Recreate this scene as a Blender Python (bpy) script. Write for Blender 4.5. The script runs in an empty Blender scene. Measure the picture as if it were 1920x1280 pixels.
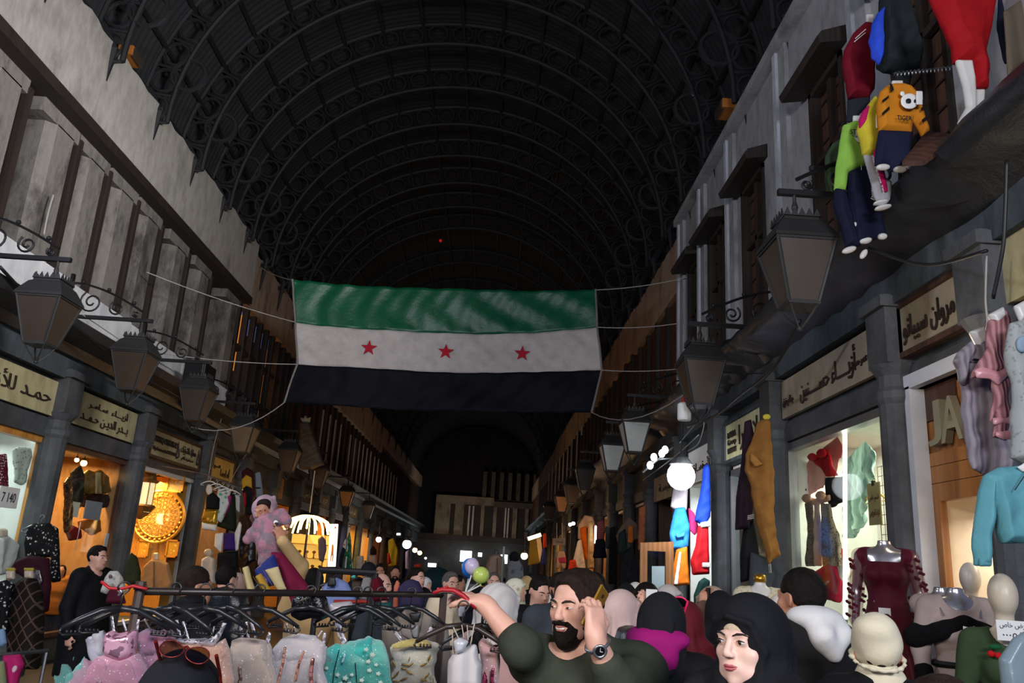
import bpy, math, random
import numpy as np
from mathutils import Matrix, Vector
SC = bpy.context.scene
COL = SC.collection
rnd = random.Random(7)
PI = math.pi
# ---------------------------------------------------------------- camera (1920x1280 frame)
F, CX, CY, EYE = 1500.0, 960.0, 640.0, 1.75
VPX, VPY, ROLL = 915.0, 1055.0, 0.06
def nrm(v):
    v = np.array(v, float); return v / np.linalg.norm(v)
_d = nrm([(VPX - CX) / F, -(VPY - CY) / F, -1])
_q = nrm([(VPX + 1000 - CX) / F, -(VPY + 1000 * ROLL - CY) / F, -1])
_u = nrm(np.cross(_q, _d))
if _u[1] < 0: _u = -_u
RC = np.array([np.cross(_d, _u), _d, _u])
cam_d = bpy.data.cameras.new('camera'); cam_d.sensor_width = 36.0; cam_d.lens = F / 1920 * 36
cam_d.clip_start = 0.05; cam_d.clip_end = 300
cam = bpy.data.objects.new('camera', cam_d); COL.objects.link(cam)
_m = Matrix.Identity(4)
for i in range(3):
    for j in range(3): _m[i][j] = RC[i][j]
_m.translation = (0, 0, EYE)
cam.matrix_world = _m
SC.camera = cam
SC.view_settings.view_transform = 'Standard'; SC.view_settings.look = 'None'
SC.view_settings.exposure = 0.0; SC.view_settings.gamma = 1.0; SC.view_settings.use_curve_mapping = False
SC.cycles.max_bounces = 5; SC.cycles.diffuse_bounces = 3; SC.cycles.transparent_max_bounces = 10
SC.cycles.sample_clamp_indirect = 3.0
def at(px, py, X=None, Y=None, Z=None):
    """the world point seen at a photo pixel on a given plane"""
    v = RC @ np.array([(px - CX) / F, -(py - CY) / F, -1.0])
    t = X / v[0] if X is not None else (Y / v[1] if Y is not None else (Z - EYE) / v[2])
    return Vector((v[0] * t, v[1] * t, EYE + v[2] * t))
# ---------------------------------------------------------------- night sky and the street's large lights
W = bpy.data.worlds.new('night'); SC.world = W; W.use_nodes = True
W.node_tree.nodes['Background'].inputs[0].default_value = (0.07, 0.09, 0.22, 1)
W.node_tree.nodes['Background'].inputs[1].default_value = 0.9
def lin(h):
    h = h.lstrip('#'); r = [int(h[i:i + 2], 16) / 255 for i in (0, 2, 4)]
    return tuple(x / 12.92 if x <= .04045 else ((x + .055) / 1.055) ** 2.4 for x in r)
def light(name, kind, loc, power, color='#ffffff', size=.2, sizey=None, aim=None, spread=None):
    d = bpy.data.lights.new(name, kind); d.energy = power; d.color = lin(color)
    if kind == 'AREA':
        d.size = size
        if sizey: d.shape = 'RECTANGLE'; d.size_y = sizey
        if spread: d.spread = spread
    else: d.shadow_soft_size = size
    o = bpy.data.objects.new(name, d); COL.objects.link(o); o.location = loc
    if aim is not None:
        o.rotation_euler = (Vector(aim) - Vector(loc)).to_track_quat('-Z', 'Y').to_euler()
    return o
# shop floodlights of the stretch of market behind the camera
light('market_light', 'AREA', (1.6, -4.5, 4.2), 610, '#eef3ff', 2.6, 1.2, (-.6, 6, 2.0))
light('market_light', 'AREA', (-3.6, -3.0, 4.0), 330, '#fff1e0', 2.4, 1.0, (-.4, 5, 1.6))
# unseen lights added high up to brighten the upper walls
light('high_lamp', 'AREA', (.6, 5.5, 6.0), 175, '#f6f4f4', 1.6, .6, (-6.2, 11.5, 7.3), 1.5)
light('cornice_lamp', 'AREA', (-5.2, 5.0, 5.0), 170, '#e2ecff', 1.0, .5, (3.5, 8, 6.6))

# ---------------------------------------------------------------- materials
MATS = {}
def M(name, col='#808080', kind='plain', rough=.75, metal=0.0, col2=None, sc=1.0, bump=.0, emit=0.0, alpha=1.0, sheen=0.0, coat=0.0):
    if name in MATS: return MATS[name]
    m = bpy.data.materials.new(name); m.use_nodes = True; nt = m.node_tree; N = nt.nodes; Lk = nt.links
    b = N['Principled BSDF']; out = N['Material Output']
    c = lin(col) + (1,); c2 = (lin(col2) if col2 else tuple(x * .62 for x in c[:3])) + (1,)
    b.inputs['Roughness'].default_value = rough; b.inputs['Metallic'].default_value = metal
    b.inputs['Base Color'].default_value = c
    if sheen: b.inputs['Sheen Weight'].default_value = sheen
    if coat: b.inputs['Coat Weight'].default_value = coat; b.inputs['Coat Roughness'].default_value = .15
    MATS[name] = m
    if kind in ('cloth', 'fur', 'pleat', 'plaster', 'floral', 'tulle', 'argyle', 'dots') and rough > .5: b.inputs['Specular IOR Level'].default_value = .15
    if kind == 'emit':
        b.inputs['Emission Color'].default_value = c; b.inputs['Emission Strength'].default_value = emit
        return m
    if kind == 'glass':
        t = N.new('ShaderNodeBsdfTransparent'); g = N.new('ShaderNodeBsdfGlossy'); x = N.new('ShaderNodeMixShader'); 
        t.inputs[0].default_value = c; g.inputs['Roughness'].default_value = .03; x.inputs[0].default_value = .05
        Lk.new(t.outputs[0], x.inputs[1]); Lk.new(g.outputs[0], x.inputs[2]); Lk.new(x.outputs[0], out.inputs[0])
        return m
    tc = N.new('ShaderNodeTexCoord'); mp = N.new('ShaderNodeMapping'); Lk.new(tc.outputs['Object'], mp.inputs[0])
    V = mp.outputs[0]
    def noise(s, det=4, rg=.6, vec=None):
        n = N.new('ShaderNodeTexNoise'); n.inputs['Scale'].default_value = s; n.inputs['Detail'].default_value = det
        n.inputs['Roughness'].default_value = rg; Lk.new(vec or V, n.inputs['Vector']); return n
    def ramp(src, stops):
        r = N.new('ShaderNodeValToRGB'); e = r.color_ramp.elements
        e[0].position, e[0].color = stops[0]; e[1].position, e[1].color = stops[1]
        for p, k in stops[2:]:
            q = e.new(p); q.color = k
        Lk.new(src, r.inputs[0]); return r
    def mixc(f, a, bb):
        x = N.new('ShaderNodeMix'); x.data_type = 'RGBA'; Lk.new(f, x.inputs[0])
        for k, s in ((6, a), (7, bb)):
            if isinstance(s, tuple): x.inputs[k].default_value = s
            else: Lk.new(s, x.inputs[k])
        return x.outputs[2]
    def bmp(h, s, d=.02):
        n = N.new('ShaderNodeBump'); n.inputs['Strength'].default_value = s; n.inputs['Distance'].default_value = d
        Lk.new(h, n.inputs['Height']); Lk.new(n.outputs[0], b.inputs['Normal'])
    W_, K_ = (1, 1, 1, 1), (0, 0, 0, 1)
    if kind == 'plain':
        n = noise(3 * sc, 3); r = ramp(n.outputs[0], [(.35, tuple(x * .86 for x in c[:3]) + (1,)), (.65, c)]); Lk.new(r.outputs[0], b.inputs['Base Color'])
    elif kind == 'plaster':
        mp.inputs['Scale'].default_value = (1, 1, .45)
        n = noise(1.1 * sc, 8, .72); r = ramp(n.outputs[0], [(.36, c2), (.52, c)]); n2 = noise(9 * sc, 5)
        r2 = ramp(n2.outputs[0], [(.3, (.72, .72, .72, 1)), (.6, W_)])
        x = N.new('ShaderNodeMix'); x.data_type = 'RGBA'; x.blend_type = 'MULTIPLY'; x.inputs[0].default_value = .8
        Lk.new(r.outputs[0], x.inputs[6]); Lk.new(r2.outputs[0], x.inputs[7]); Lk.new(x.outputs[2], b.inputs['Base Color']); bmp(n2.outputs[0], bump or .35, .02)
    elif kind == 'stone':
        bk = N.new('ShaderNodeTexBrick'); mp.inputs['Rotation'].default_value = (PI / 2, 0, 0)
        n = noise(2.2 * sc, 8, .7); r = ramp(n.outputs[0], [(.33, c2), (.62, c)]); n2 = noise(16, 5)
        Lk.new(r.outputs[0], b.inputs['Base Color']); bmp(n2.outputs[0], bump or .5, .02)
    elif kind == 'blotch':
        n = noise(16 * sc, 3, .55); r = ramp(n.outputs[0], [(.42, c2), (.55, c)]); Lk.new(r.outputs[0], b.inputs['Base Color']); n2 = noise(60, 5, .8); bmp(n2.outputs[0], bump or .6, .02)
    elif kind == 'wood':
        mp.inputs['Scale'].default_value = (9 * sc, 9 * sc, 1.1 * sc)
        n = noise(1.6, 6, .6); w = N.new('ShaderNodeTexWave'); w.inputs['Scale'].default_value = .55; w.inputs['Distortion'].default_value = 5; w.inputs['Detail'].default_value = 3
        Lk.new(V, w.inputs['Vector']); r = ramp(w.outputs[0], [(.15, c2), (.8, c)]); r2 = ramp(n.outputs[0], [(.3, c2), (.6, c)])
        x = N.new('ShaderNodeMix'); x.data_type = 'RGBA'; x.inputs[0].default_value = .5; Lk.new(r.outputs[0], x.inputs[6]); Lk.new(r2.outputs[0], x.inputs[7])
        Lk.new(x.outputs[2], b.inputs['Base Color']); bmp(n.outputs[0], .2, .004)
    elif kind == 'cloth':
        n = noise(5 * sc, 4); r = ramp(n.outputs[0], [(.3, tuple(x * .8 for x in c[:3]) + (1,)), (.65, c)]); Lk.new(r.outputs[0], b.inputs['Base Color'])
        n2 = noise(14 * sc, 5, .7); bmp(n2.outputs[0], bump or .25, .012)
    elif kind == 'fur':
        n = noise(28 * sc, 6, .8); r = ramp(n.outputs[0], [(.3, c2), (.62, c)]); Lk.new(r.outputs[0], b.inputs['Base Color']); bmp(n.outputs[0], bump or .9, .02)
    elif kind in ('floral', 'dots', 'lace'):
        v = N.new('ShaderNodeTexVoronoi'); v.inputs['Scale'].default_value = 26 * sc; v.inputs['Randomness'].default_value = 1 if kind != 'dots' else .4
        Lk.new(V, v.inputs['Vector'])
        src = v.outputs['Distance']
        if kind == 'floral':
            n = noise(50 * sc, 3); ad = N.new('ShaderNodeMath'); ad.operation = 'ADD'; Lk.new(src, ad.inputs[0]); Lk.new(n.outputs[0], ad.inputs[1]); src = ad.outputs[0]
            r = ramp(src, [(.70, W_), (.78, K_)])
        else: r = ramp(src, [(.28, W_), (.34, K_)])
        Lk.new(mixc(r.outputs[0], c, c2), b.inputs['Base Color'])
    elif kind == 'sequin':
        v = N.new('ShaderNodeTexVoronoi'); v.inputs['Scale'].default_value = 110 * sc; Lk.new(V, v.inputs['Vector'])
        n = noise(7 * sc, 4); r = ramp(n.outputs[0], [(.38, c2), (.6, c)]); Lk.new(r.outputs[0], b.inputs['Base Color'])
        s = ramp(v.outputs['Color'], [(.55, K_), (.62, W_)]); 
        mm = N.new('ShaderNodeMath'); mm.operation = 'MULTIPLY'; mm.inputs[1].default_value = .8; Lk.new(s.outputs[0], mm.inputs[0]); Lk.new(mm.outputs[0], b.inputs['Metallic'])
        nm = N.new('ShaderNodeBump'); nm.inputs['Strength'].default_value = .8; nm.inputs['Distance'].default_value = .01; Lk.new(v.outputs['Color'], nm.inputs['Height']); Lk.new(nm.outputs[0], b.inputs['Normal'])
        b.inputs['Roughness'].default_value = .25
    elif kind in ('stripes', 'pleat', 'corrugated', 'slats'):
        w = N.new('ShaderNodeTexWave'); w.inputs['Scale'].default_value = 6 * sc; Lk.new(V, w.inputs['Vector'])
        w.bands_direction = {'stripes': 'Z', 'pleat': 'X', 'corrugated': 'Y', 'slats': 'Y'}[kind]
        if kind == 'pleat': w.inputs['Distortion'].default_value = 1.2
        r = ramp(w.outputs[0], [(.46, c2), (.54, c)] if kind != 'pleat' else [(.1, c2), (.7, c)])
        n = noise(2, 5); r2 = ramp(n.outputs[0], [(.3, (.6, .6, .6, 1)), (.7, W_)])
        x = N.new('ShaderNodeMix'); x.data_type = 'RGBA'; x.blend_type = 'MULTIPLY'; x.inputs[0].default_value = .7 if kind in ('corrugated',) else .2
        Lk.new(r.outputs[0], x.inputs[6]); Lk.new(r2.outputs[0], x.inputs[7]); Lk.new(x.outputs[2], b.inputs['Base Color'])
        if kind != 'stripes': bmp(w.outputs[0], bump or .5, .02)
    elif kind == 'grid':
        bk = N.new('ShaderNodeTexBrick'); bk.offset = 0; bk.inputs['Scale'].default_value = sc; bk.inputs['Brick Width'].default_value = .5; bk.inputs['Row Height'].default_value = .25
        bk.inputs['Color1'].default_value = c; bk.inputs['Color2'].default_value = tuple(x * .9 for x in c[:3]) + (1,); bk.inputs['Mortar'].default_value = c2; bk.inputs['Mortar Size'].default_value = .02
        Lk.new(V, bk.inputs['Vector']); Lk.new(bk.outputs[0], b.inputs['Base Color'])
    elif kind == 'argyle':
        ws = []
        for rz in (.62, -.62):
            q = N.new('ShaderNodeMapping'); q.inputs['Rotation'].default_value = (0, rz, 0); Lk.new(tc.outputs['Object'], q.inputs[0])
            w = N.new('ShaderNodeTexWave'); w.bands_direction = 'X'; w.inputs['Scale'].default_value = 3.4 * sc; Lk.new(q.outputs[0], w.inputs['Vector'])
            ws.append(ramp(w.outputs[0], [(.93, K_), (.97, W_)]).outputs[0])
        x = N.new('ShaderNodeMath'); x.operation = 'MAXIMUM'; Lk.new(ws[0], x.inputs[0]); Lk.new(ws[1], x.inputs[1])
        Lk.new(mixc(x.outputs[0], c, c2), b.inputs['Base Color'])
    elif kind == 'tulle':
        n = noise(3.5 * sc, 5, .65); r = ramp(n.outputs[0], [(.32, c2), (.62, c)]); Lk.new(r.outputs[0], b.inputs['Base Color'])
        w = noise(30 * sc, 6, .8); bmp(w.outputs[0], .45, .02)
        v = N.new('ShaderNodeTexVoronoi'); v.inputs['Scale'].default_value = 75; Lk.new(V, v.inputs['Vector']); s = ramp(v.outputs['Distance'], [(.11, W_), (.17, K_)])
        Lk.new(mixc(s.outputs[0], r.outputs[0], (.9, .88, .9, 1)), b.inputs['Base Color'])  # pale dots put the sparkle of sequins into the colour
        b.inputs['Sheen Weight'].default_value = .4
    if alpha < 1:
        t = N.new('ShaderNodeBsdfTransparent'); x = N.new('ShaderNodeMixShader'); x.inputs[0].default_value = alpha
        Lk.new(t.outputs[0], x.inputs[1]); Lk.new(b.outputs[0], x.inputs[2]); Lk.new(x.outputs[0], out.inputs[0])
    return m
def cl(col, kind='cloth', **k):
    """a cloth material of a given colour"""
    return M('fabric_%s_%s_%s' % (kind, col.strip('#'), '_'.join('%s%s' % i for i in sorted(k.items()))), col, kind, **k)
# ---------------------------------------------------------------- objects
def new_obj(name, me, mat=None, parent=None, loc=None):
    o = bpy.data.objects.new(name, me); COL.objects.link(o)
    if mat is not None and me is not None: me.materials.append(mat)
    if parent is not None: o.parent = parent
    if loc is not None: o.location = loc
    return o
def tag(o, label=None, cat=None, group=None, kind=None):
    if label: o['label'] = label
    if cat: o['category'] = cat
    if group: o['group'] = group
    if kind: o['kind'] = kind
    return o
def thing(name, label, cat, loc=(0, 0, 0), rz=0.0, group=None):
    o = new_obj(name, None, loc=loc); o.rotation_euler = (0, 0, rz); o.empty_display_size = .1
    return tag(o, label, cat, group)
def wmat(o):
    """local matrix of a root (roots are never parented)"""
    return Matrix.Translation(o.location) @ o.rotation_euler.to_matrix().to_4x4()
class MB:
    """collects boxes, tubes, lathes and prisms and links them as ONE mesh"""
    def __init__(s): s.v = []; s.f = []
    def add(s, vs, fs):
        n = len(s.v); s.v += [tuple(x) for x in vs]; s.f += [tuple(i + n for i in f) for f in fs]; return s
    def box(s, a, b):
        x0, y0, z0 = [min(p, q) for p, q in zip(a, b)]; x1, y1, z1 = [max(p, q) for p, q in zip(a, b)]
        return s.add([(x0, y0, z0), (x1, y0, z0), (x1, y1, z0), (x0, y1, z0), (x0, y0, z1), (x1, y0, z1), (x1, y1, z1), (x0, y1, z1)],
                     [(0, 3, 2, 1), (4, 5, 6, 7), (0, 1, 5, 4), (1, 2, 6, 5), (2, 3, 7, 6), (3, 0, 4, 7)])
    def prism(s, poly, d):
        """polygon of 3D points swept by vector d"""
        n = len(poly); d = Vector(d); a = [Vector(p) for p in poly]
        return s.add(a + [p + d for p in a], [tuple(range(n))[::-1], tuple(range(n, 2 * n))] + [(i, (i + 1) % n, (i + 1) % n + n, i + n) for i in range(n)])
    def tube(s, pts, r, n=8, closed=False, cap=True):
        P = [Vector(p) for p in pts]; k = len(P); rs = r if isinstance(r, (list, tuple)) else [r] * k
        rings = []; up = Vector((0, 0, 1)); prev = None
        for i in range(k):
            if closed: t = P[(i + 1) % k] - P[i - 1]
            else: t = P[min(i + 1, k - 1)] - P[max(i - 1, 0)]
            t = t.normalized() if t.length > 1e-9 else up
            if prev is None:
                u = t.cross(up)
                if u.length < 1e-3: u = t.cross(Vector((1, 0, 0)))
            else: u = prev - t * prev.dot(t)
            u = u.normalized(); prev = u; w = t.cross(u)
            rings.append([P[i] + (u * math.cos(2 * PI * j / n) + w * math.sin(2 * PI * j / n)) * rs[i] for j in range(n)])
        vs = [p for q in rings for p in q]; fs = []
        for i in range(k if closed else k - 1):
            a, b = i * n, ((i + 1) % k) * n
            fs += [(a + j, a + (j + 1) % n, b + (j + 1) % n, b + j) for j in range(n)]
        if cap and not closed: fs += [tuple(range(n))[::-1], tuple(range((k - 1) * n, k * n))]
        return s.add(vs, fs)
    def lathe(s, prof, c=(0, 0, 0), n=16, a0=0.0, sq=None):
        c = Vector(c); vs = []
        for r, z in prof:
            for j in range(n):
                a = a0 + 2 * PI * j / n; vs.append(c + Vector((r * math.cos(a), r * math.sin(a), z)))
        fs = []
        for i in range(len(prof) - 1): fs += [(i * n + j, i * n + (j + 1) % n, (i + 1) * n + (j + 1) % n, (i + 1) * n + j) for j in range(n)]
        fs += [tuple(range(n))[::-1], tuple(range((len(prof) - 1) * n, len(prof) * n))]
        return s.add(vs, fs)
    def ball(s, c, r, n=12):
        r = r if isinstance(r, (tuple, list)) else (r, r, r); c = Vector(c); vs = []; m = n // 2 + 1
        for i in range(1, m):
            for j in range(n):
                a, b = PI * i / m, 2 * PI * j / n; vs.append(c + Vector((r[0] * math.sin(a) * math.cos(b), r[1] * math.sin(a) * math.sin(b), r[2] * math.cos(a))))
        vs += [c + Vector((0, 0, r[2])), c - Vector((0, 0, r[2]))]; k = (m - 1) * n; fs = []
        for i in range(m - 2): fs += [(i * n + j, (i + 1) * n + j, (i + 1) * n + (j + 1) % n, i * n + (j + 1) % n) for j in range(n)]
        fs += [(k, j, (j + 1) % n) for j in range(n)] + [(k + 1, (m - 2) * n + (j + 1) % n, (m - 2) * n + j) for j in range(n)]
        return s.add(vs, fs)
    def build(s, name, mat, parent=None, smooth=False, world=True, bevel=0.0):
        vs = s.v
        if parent is not None and world:
            iv = wmat(parent).inverted(); vs = [iv @ Vector(p) for p in vs]
        me = bpy.data.meshes.new(name); me.from_pydata([tuple(p) for p in vs], [], s.f)
        o = new_obj(name, me, mat, parent)
        if smooth: me.polygons.foreach_set('use_smooth', [True] * len(me.polygons))
        if bevel:
            bv = o.modifiers.new('bevel', 'BEVEL'); bv.width = bevel; bv.segments = 2; bv.limit_method = 'ANGLE'
        me.update(); return o
_tn = {}
def struct(name, mb, mat, smooth=False, bevel=0.0, parent=None):
    if name in ('trim', 'window', 'door'):
        _tn[name] = _tn.get(name, 0) + 1; name = '%s_%d' % (name, _tn[name])
    o = mb.build(name, mat, parent, smooth=smooth, bevel=bevel)
    if parent is None: o['kind'] = 'structure'
    return o
def box_struct(name, a, b, mat, **k): return struct(name, MB().box(a, b), mat, **k)
# ---------------------------------------------------------------- signed distance shapes -> one continuous mesh
class SDF:
    def __init__(s): s.ops = []
    def _p(s, f, op, k): s.ops.append((f, op, k)); return s
    def ell(s, c, r, op='u', k=.02, rot=None):
        c = np.array(c, np.float32); r = np.array(r if hasattr(r, '__len__') else (r, r, r), np.float32)
        R = np.array(rot, np.float32) if rot is not None else None
        def f(P):
            p = P - c
            if R is not None: p = p @ R
            k0 = np.sqrt(((p / r) ** 2).sum(1)) + 1e-9; k1 = np.sqrt(((p / (r * r)) ** 2).sum(1)) + 1e-9
            return k0 * (k0 - 1) / k1
        return s._p(f, op, k)
    def cone(s, a, b, ra, rb, op='u', k=.02):
        a = np.array(a, np.float32); b = np.array(b, np.float32); ab = b - a; L2 = float(ab @ ab) + 1e-12
        def f(P):
            p = P - a; t = np.clip(p @ ab / L2, 0, 1)
            return np.sqrt(((p - t[:, None] * ab) ** 2).sum(1)) - (ra + (rb - ra) * t)
        return s._p(f, op, k)
    def chain(s, pts, rs, op='u', k=.012):
        for i in range(len(pts) - 1): s.cone(pts[i], pts[i + 1], rs[i], rs[i + 1], op, k)
        return s
    def box(s, c, h, rd=.01, op='u', k=.01, rot=None):
        c = np.array(c, np.float32); h = np.array(h, np.float32) - rd; R = np.array(rot, np.float32) if rot is not None else None
        def f(P):
            p = P - c
            if R is not None: p = p @ R
            q = np.abs(p) - h
            return np.sqrt((np.maximum(q, 0) ** 2).sum(1)) + np.minimum(q.max(1), 0) - rd
        return s._p(f, op, k)
    def half(s, pt, nv, op='i', k=.01):
        pt = np.array(pt, np.float32); nv = nrm(nv).astype(np.float32)
        return s._p(lambda P: (P - pt) @ nv, op, k)
    def sub(s, other, op='u', k=.02): return s._p(lambda P: other(P), op, k)
    def wrinkle(s, amp, fr=(20, 20, 20), ph=0.0, z=None):
        fr = np.array(fr, np.float32)
        def g(P, d):
            q = P * fr
            w = np.sin(q[:, 0] + 1.7 * np.sin(q[:, 2] * .43 + ph) + ph) * np.sin(q[:, 2] * .8 + 1.3 * np.sin(q[:, 1] * .5 + ph)) + .5 * np.sin(q[:, 1] * 1.3 + q[:, 2] * .6 + ph * 2)
            return d + amp * w
        return s._p(g, 'w', 0)
    def __call__(s, P):
        d = None
        for f, op, k in s.ops:
            if op == 'w': d = f(P, d); continue
            e = f(P)
            if d is None: d = e; continue
            k = max(k, 1e-5)
            if op == 'u': h = np.clip(.5 + .5 * (d - e) / k, 0, 1); d = d * (1 - h) + e * h - k * h * (1 - h)
            else:
                if op == 's': e = -e
                h = np.clip(.5 - .5 * (d - e) / k, 0, 1); d = d * (1 - h) + e * h + k * h * (1 - h)
        return d
def nets(fn, lo, hi, h, slack=1.7):
    lo = np.array(lo, np.float64); hi = np.array(hi, np.float64); S = 4
    nb = np.maximum(1, np.ceil((hi - lo) / (h * S)).astype(int) + 1); n = nb * S
    ax = [lo[i] + h * (np.arange(nb[i]) * S + (S - 1) / 2) for i in range(3)]
    G = np.stack(np.meshgrid(*ax, indexing='ij'), -1).reshape(-1, 3).astype(np.float32)
    fc = fn(G).reshape(nb)
    act = np.abs(fc) < h * S * .87 * slack + h
    val = np.repeat(np.repeat(np.repeat(fc, S, 0), S, 1), S, 2).astype(np.float32)
    am = np.repeat(np.repeat(np.repeat(act, S, 0), S, 1), S, 2)
    idx = np.argwhere(am)
    if len(idx) == 0: return np.zeros((0, 3)), np.zeros((0, 4), int)
    pts = (lo + idx * h).astype(np.float32)
    out = np.concatenate([fn(pts[i:i + 200000]) for i in range(0, len(pts), 200000)])
    val[am] = out
    sg = val < 0
    c8 = [sg[i:n[0] - 1 + i, j:n[1] - 1 + j, k:n[2] - 1 + k] for i in (0, 1) for j in (0, 1) for k in (0, 1)]
    cnt = sum(c.astype(np.int8) for c in c8); mask = (cnt > 0) & (cnt < 8)
    cell = np.argwhere(mask); vid = -np.ones(mask.shape, np.int64); vid[mask] = np.arange(len(cell))
    acc = np.zeros((len(cell), 3)); num = np.zeros(len(cell))
    cor = np.array([(i, j, k) for i in (0, 1) for j in (0, 1) for k in (0, 1)])
    cv = np.stack([val[cell[:, 0] + a, cell[:, 1] + b, cell[:, 2] + c] for a, b, c in cor], 1)
    for a in range(8):
        for b in range(a + 1, 8):
            if np.abs(cor[a] - cor[b]).sum() != 1: continue
            va, vb = cv[:, a], cv[:, b]; m = (va < 0) != (vb < 0)
            t = np.where(m, va / np.where(m, va - vb, 1), 0)
            acc += np.where(m[:, None], cor[a] + t[:, None] * (cor[b] - cor[a]), 0); num += m
    V = lo + h * (cell + acc / np.maximum(num, 1)[:, None])
    Fq = []
    for d in range(3):
        u, w = (d + 1) % 3, (d + 2) % 3
        sl0 = [slice(1, n[i] - 1) for i in range(3)]; sl1 = list(sl0); sl0[d] = slice(0, n[d] - 1); sl1[d] = slice(1, n[d])
        s0, s1 = sg[tuple(sl0)], sg[tuple(sl1)]
        e = np.argwhere(s0 != s1)
        if len(e) == 0: continue
        fl = s0[tuple(e.T)]
        base = e.copy(); base[:, u] += 1; base[:, w] += 1
        def vv(du, dw):
            q = base.copy(); q[:, u] += du; q[:, w] += dw; return vid[tuple(q.T)]
        quad = np.stack([vv(-1, -1), vv(0, -1), vv(0, 0), vv(-1, 0)], 1)
        quad[~fl] = quad[~fl][:, ::-1]; Fq.append(quad)
    Fq = np.concatenate(Fq); Fq = Fq[(Fq >= 0).all(1)]
    return V, Fq
def mesh_np(name, V, Fq):
    me = bpy.data.meshes.new(name); me.vertices.add(len(V)); me.vertices.foreach_set('co', np.asarray(V, np.float32).ravel())
    k = Fq.shape[1]; me.loops.add(len(Fq) * k); me.loops.foreach_set('vertex_index', Fq.ravel().astype(np.int32))
    me.polygons.add(len(Fq)); me.polygons.foreach_set('loop_start', np.arange(0, len(Fq) * k, k, dtype=np.int32))
    me.polygons.foreach_set('use_smooth', np.ones(len(Fq), bool)); me.update(calc_edges=True); return me
def sdf_obj(name, s, lo, hi, h, mat, parent=None):
    V, Fq = nets(s, lo, hi, h)
    return new_obj(name, mesh_np(name, V, Fq), mat, parent)
# ---------------------------------------------------------------- cloth shapes: an outline, inflated, with folds
def poly_sdf(P2, poly):
    poly = np.asarray(poly, np.float32); d = np.full(len(P2), 1e9, np.float32); ins = np.zeros(len(P2), bool)
    for i in range(len(poly)):
        a, b = poly[i], poly[i - 1]; e = b - a; w = P2 - a
        t = np.clip((w @ e) / (e @ e + 1e-12), 0, 1); q = w - t[:, None] * e; d = np.minimum(d, (q * q).sum(1))
        c1 = P2[:, 1] >= a[1]; c2 = P2[:, 1] < b[1]; c3 = e[0] * w[:, 1] > e[1] * w[:, 0]
        ins ^= (c1 & c2 & c3) | (~c1 & ~c2 & ~c3)
    d = np.sqrt(d); return np.where(ins, -d, d)
_puff = {}
def puff_mesh(name, outs, depth=.05, infl=.05, fold=.006, ff=38.0, ph=0.0, h=.015, bend=0.0, skew=.25, rag=0.0):
    """outs: one outline (x, z) or a list of outlines joined into one garment; y is the thickness"""
    if not isinstance(outs[0][0], (tuple, list)): outs = [outs]
    zt = max(p[1] for o in outs for p in o)
    def fn(P):
        x, y, z = P[:, 0], P[:, 1], P[:, 2]; q = P[:, [0, 2]]
        d2 = poly_sdf(q, outs[0])
        for o in outs[1:]: d2 = np.minimum(d2, poly_sdf(q, o))
        if rag: d2 = d2 + rag * (np.sin(x * 61 + ph) * np.sin(z * 57 + 2 * ph) + .6 * np.sin(x * 143 + z * 97 + ph))
        t = depth * np.sqrt(np.clip(-d2 / infl, 0.02, 1)) * (.8 + .2 * np.sin(ff * .41 * x + 3 * ph + z * 2.0))
        dn = np.clip((zt - z) * 3.0, 0, 1)
        ph2 = ff * (x + skew * .1 * np.sin(z * 5 + ph)) + ph
        fo = fold * dn * (np.sin(ph2) + .7 * np.sin(ph2 * .53 + 2.1 * ph + z * 4) + .45 * np.sin(z * 23 + x * 14 + ph) + .35 * np.sin(z * 41 - x * 29 + 2 * ph))
        yc = bend * (x * x) * 2 + fo
        return np.maximum(d2, (np.abs(y - yc) - t) * .75)
    al = np.array([p for o in outs for p in o]); lo = al.min(0); hi = al.max(0); e = depth + abs(fold) * 2.2 + h * 2
    bx = abs(bend) * 2 * max(abs(lo[0]), abs(hi[0])) ** 2
    V, Fq = nets(fn, (lo[0] - h * 2, -e - (bx if bend < 0 else 0), lo[1] - h * 2), (hi[0] + h * 2, e + (bx if bend > 0 else 0), hi[1] + h * 2), h, 2.2)
    return mesh_np(name, V, Fq)
def puff(name, outs, mat, parent=None, **k): return new_obj(name, puff_mesh(name, outs, **k), mat, parent)
def mir(half):
    """mirror a right-hand outline running from top centre to bottom centre"""
    return list(half) + [(-x, z) for x, z in reversed(half) if abs(x) > 1e-6]
# ================================================================ the street: floor, facades, galleries, vault
L, R = -6.2, 3.5
mPLASTER = M('parapet_plaster', '#a9a49c', 'plaster', col2='#86817a', rough=.9, sc=.8)
mPLAST2 = M('wall_plaster', '#9a9a9c', 'plaster', col2='#77777a', rough=.9, sc=.9)
mWARMPL = M('far_plaster', '#a8937f', 'plaster', col2='#7d6a5a', rough=.9)
mCONC = M('gallery_concrete', '#7d7872', 'plaster', col2='#4a4643', rough=.95, sc=1.6, bump=.6)
mBASALT = M('basalt', '#4b4d50', 'stone', col2='#313335', rough=.7)
mFASCIA = M('painted_fascia', '#4a5156', 'plaster', col2='#33393d', rough=.8)
mDARKW = M('dark_wood', '#2d211a', 'wood', col2='#150f0c', rough=.7)
mBROWNW = M('brown_wood', '#57382a', 'wood', col2='#2f1d15', rough=.6)
mOAK = M('oak', '#a8703c', 'wood', col2='#7c4c22', rough=.5)
mPINE = M('pine', '#c98b3e', 'wood', col2='#93581e', rough=.5)
mBLACKC = M('black_sheeting', '#26272a', 'cloth', rough=.45, bump=.8, sc=.5)
mIRON = M('black_iron', '#17171a', 'plain', rough=.5, metal=.3)
mSTEEL = M('steel', '#a5a8ab', 'plain', rough=.35, metal=.9)
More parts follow.
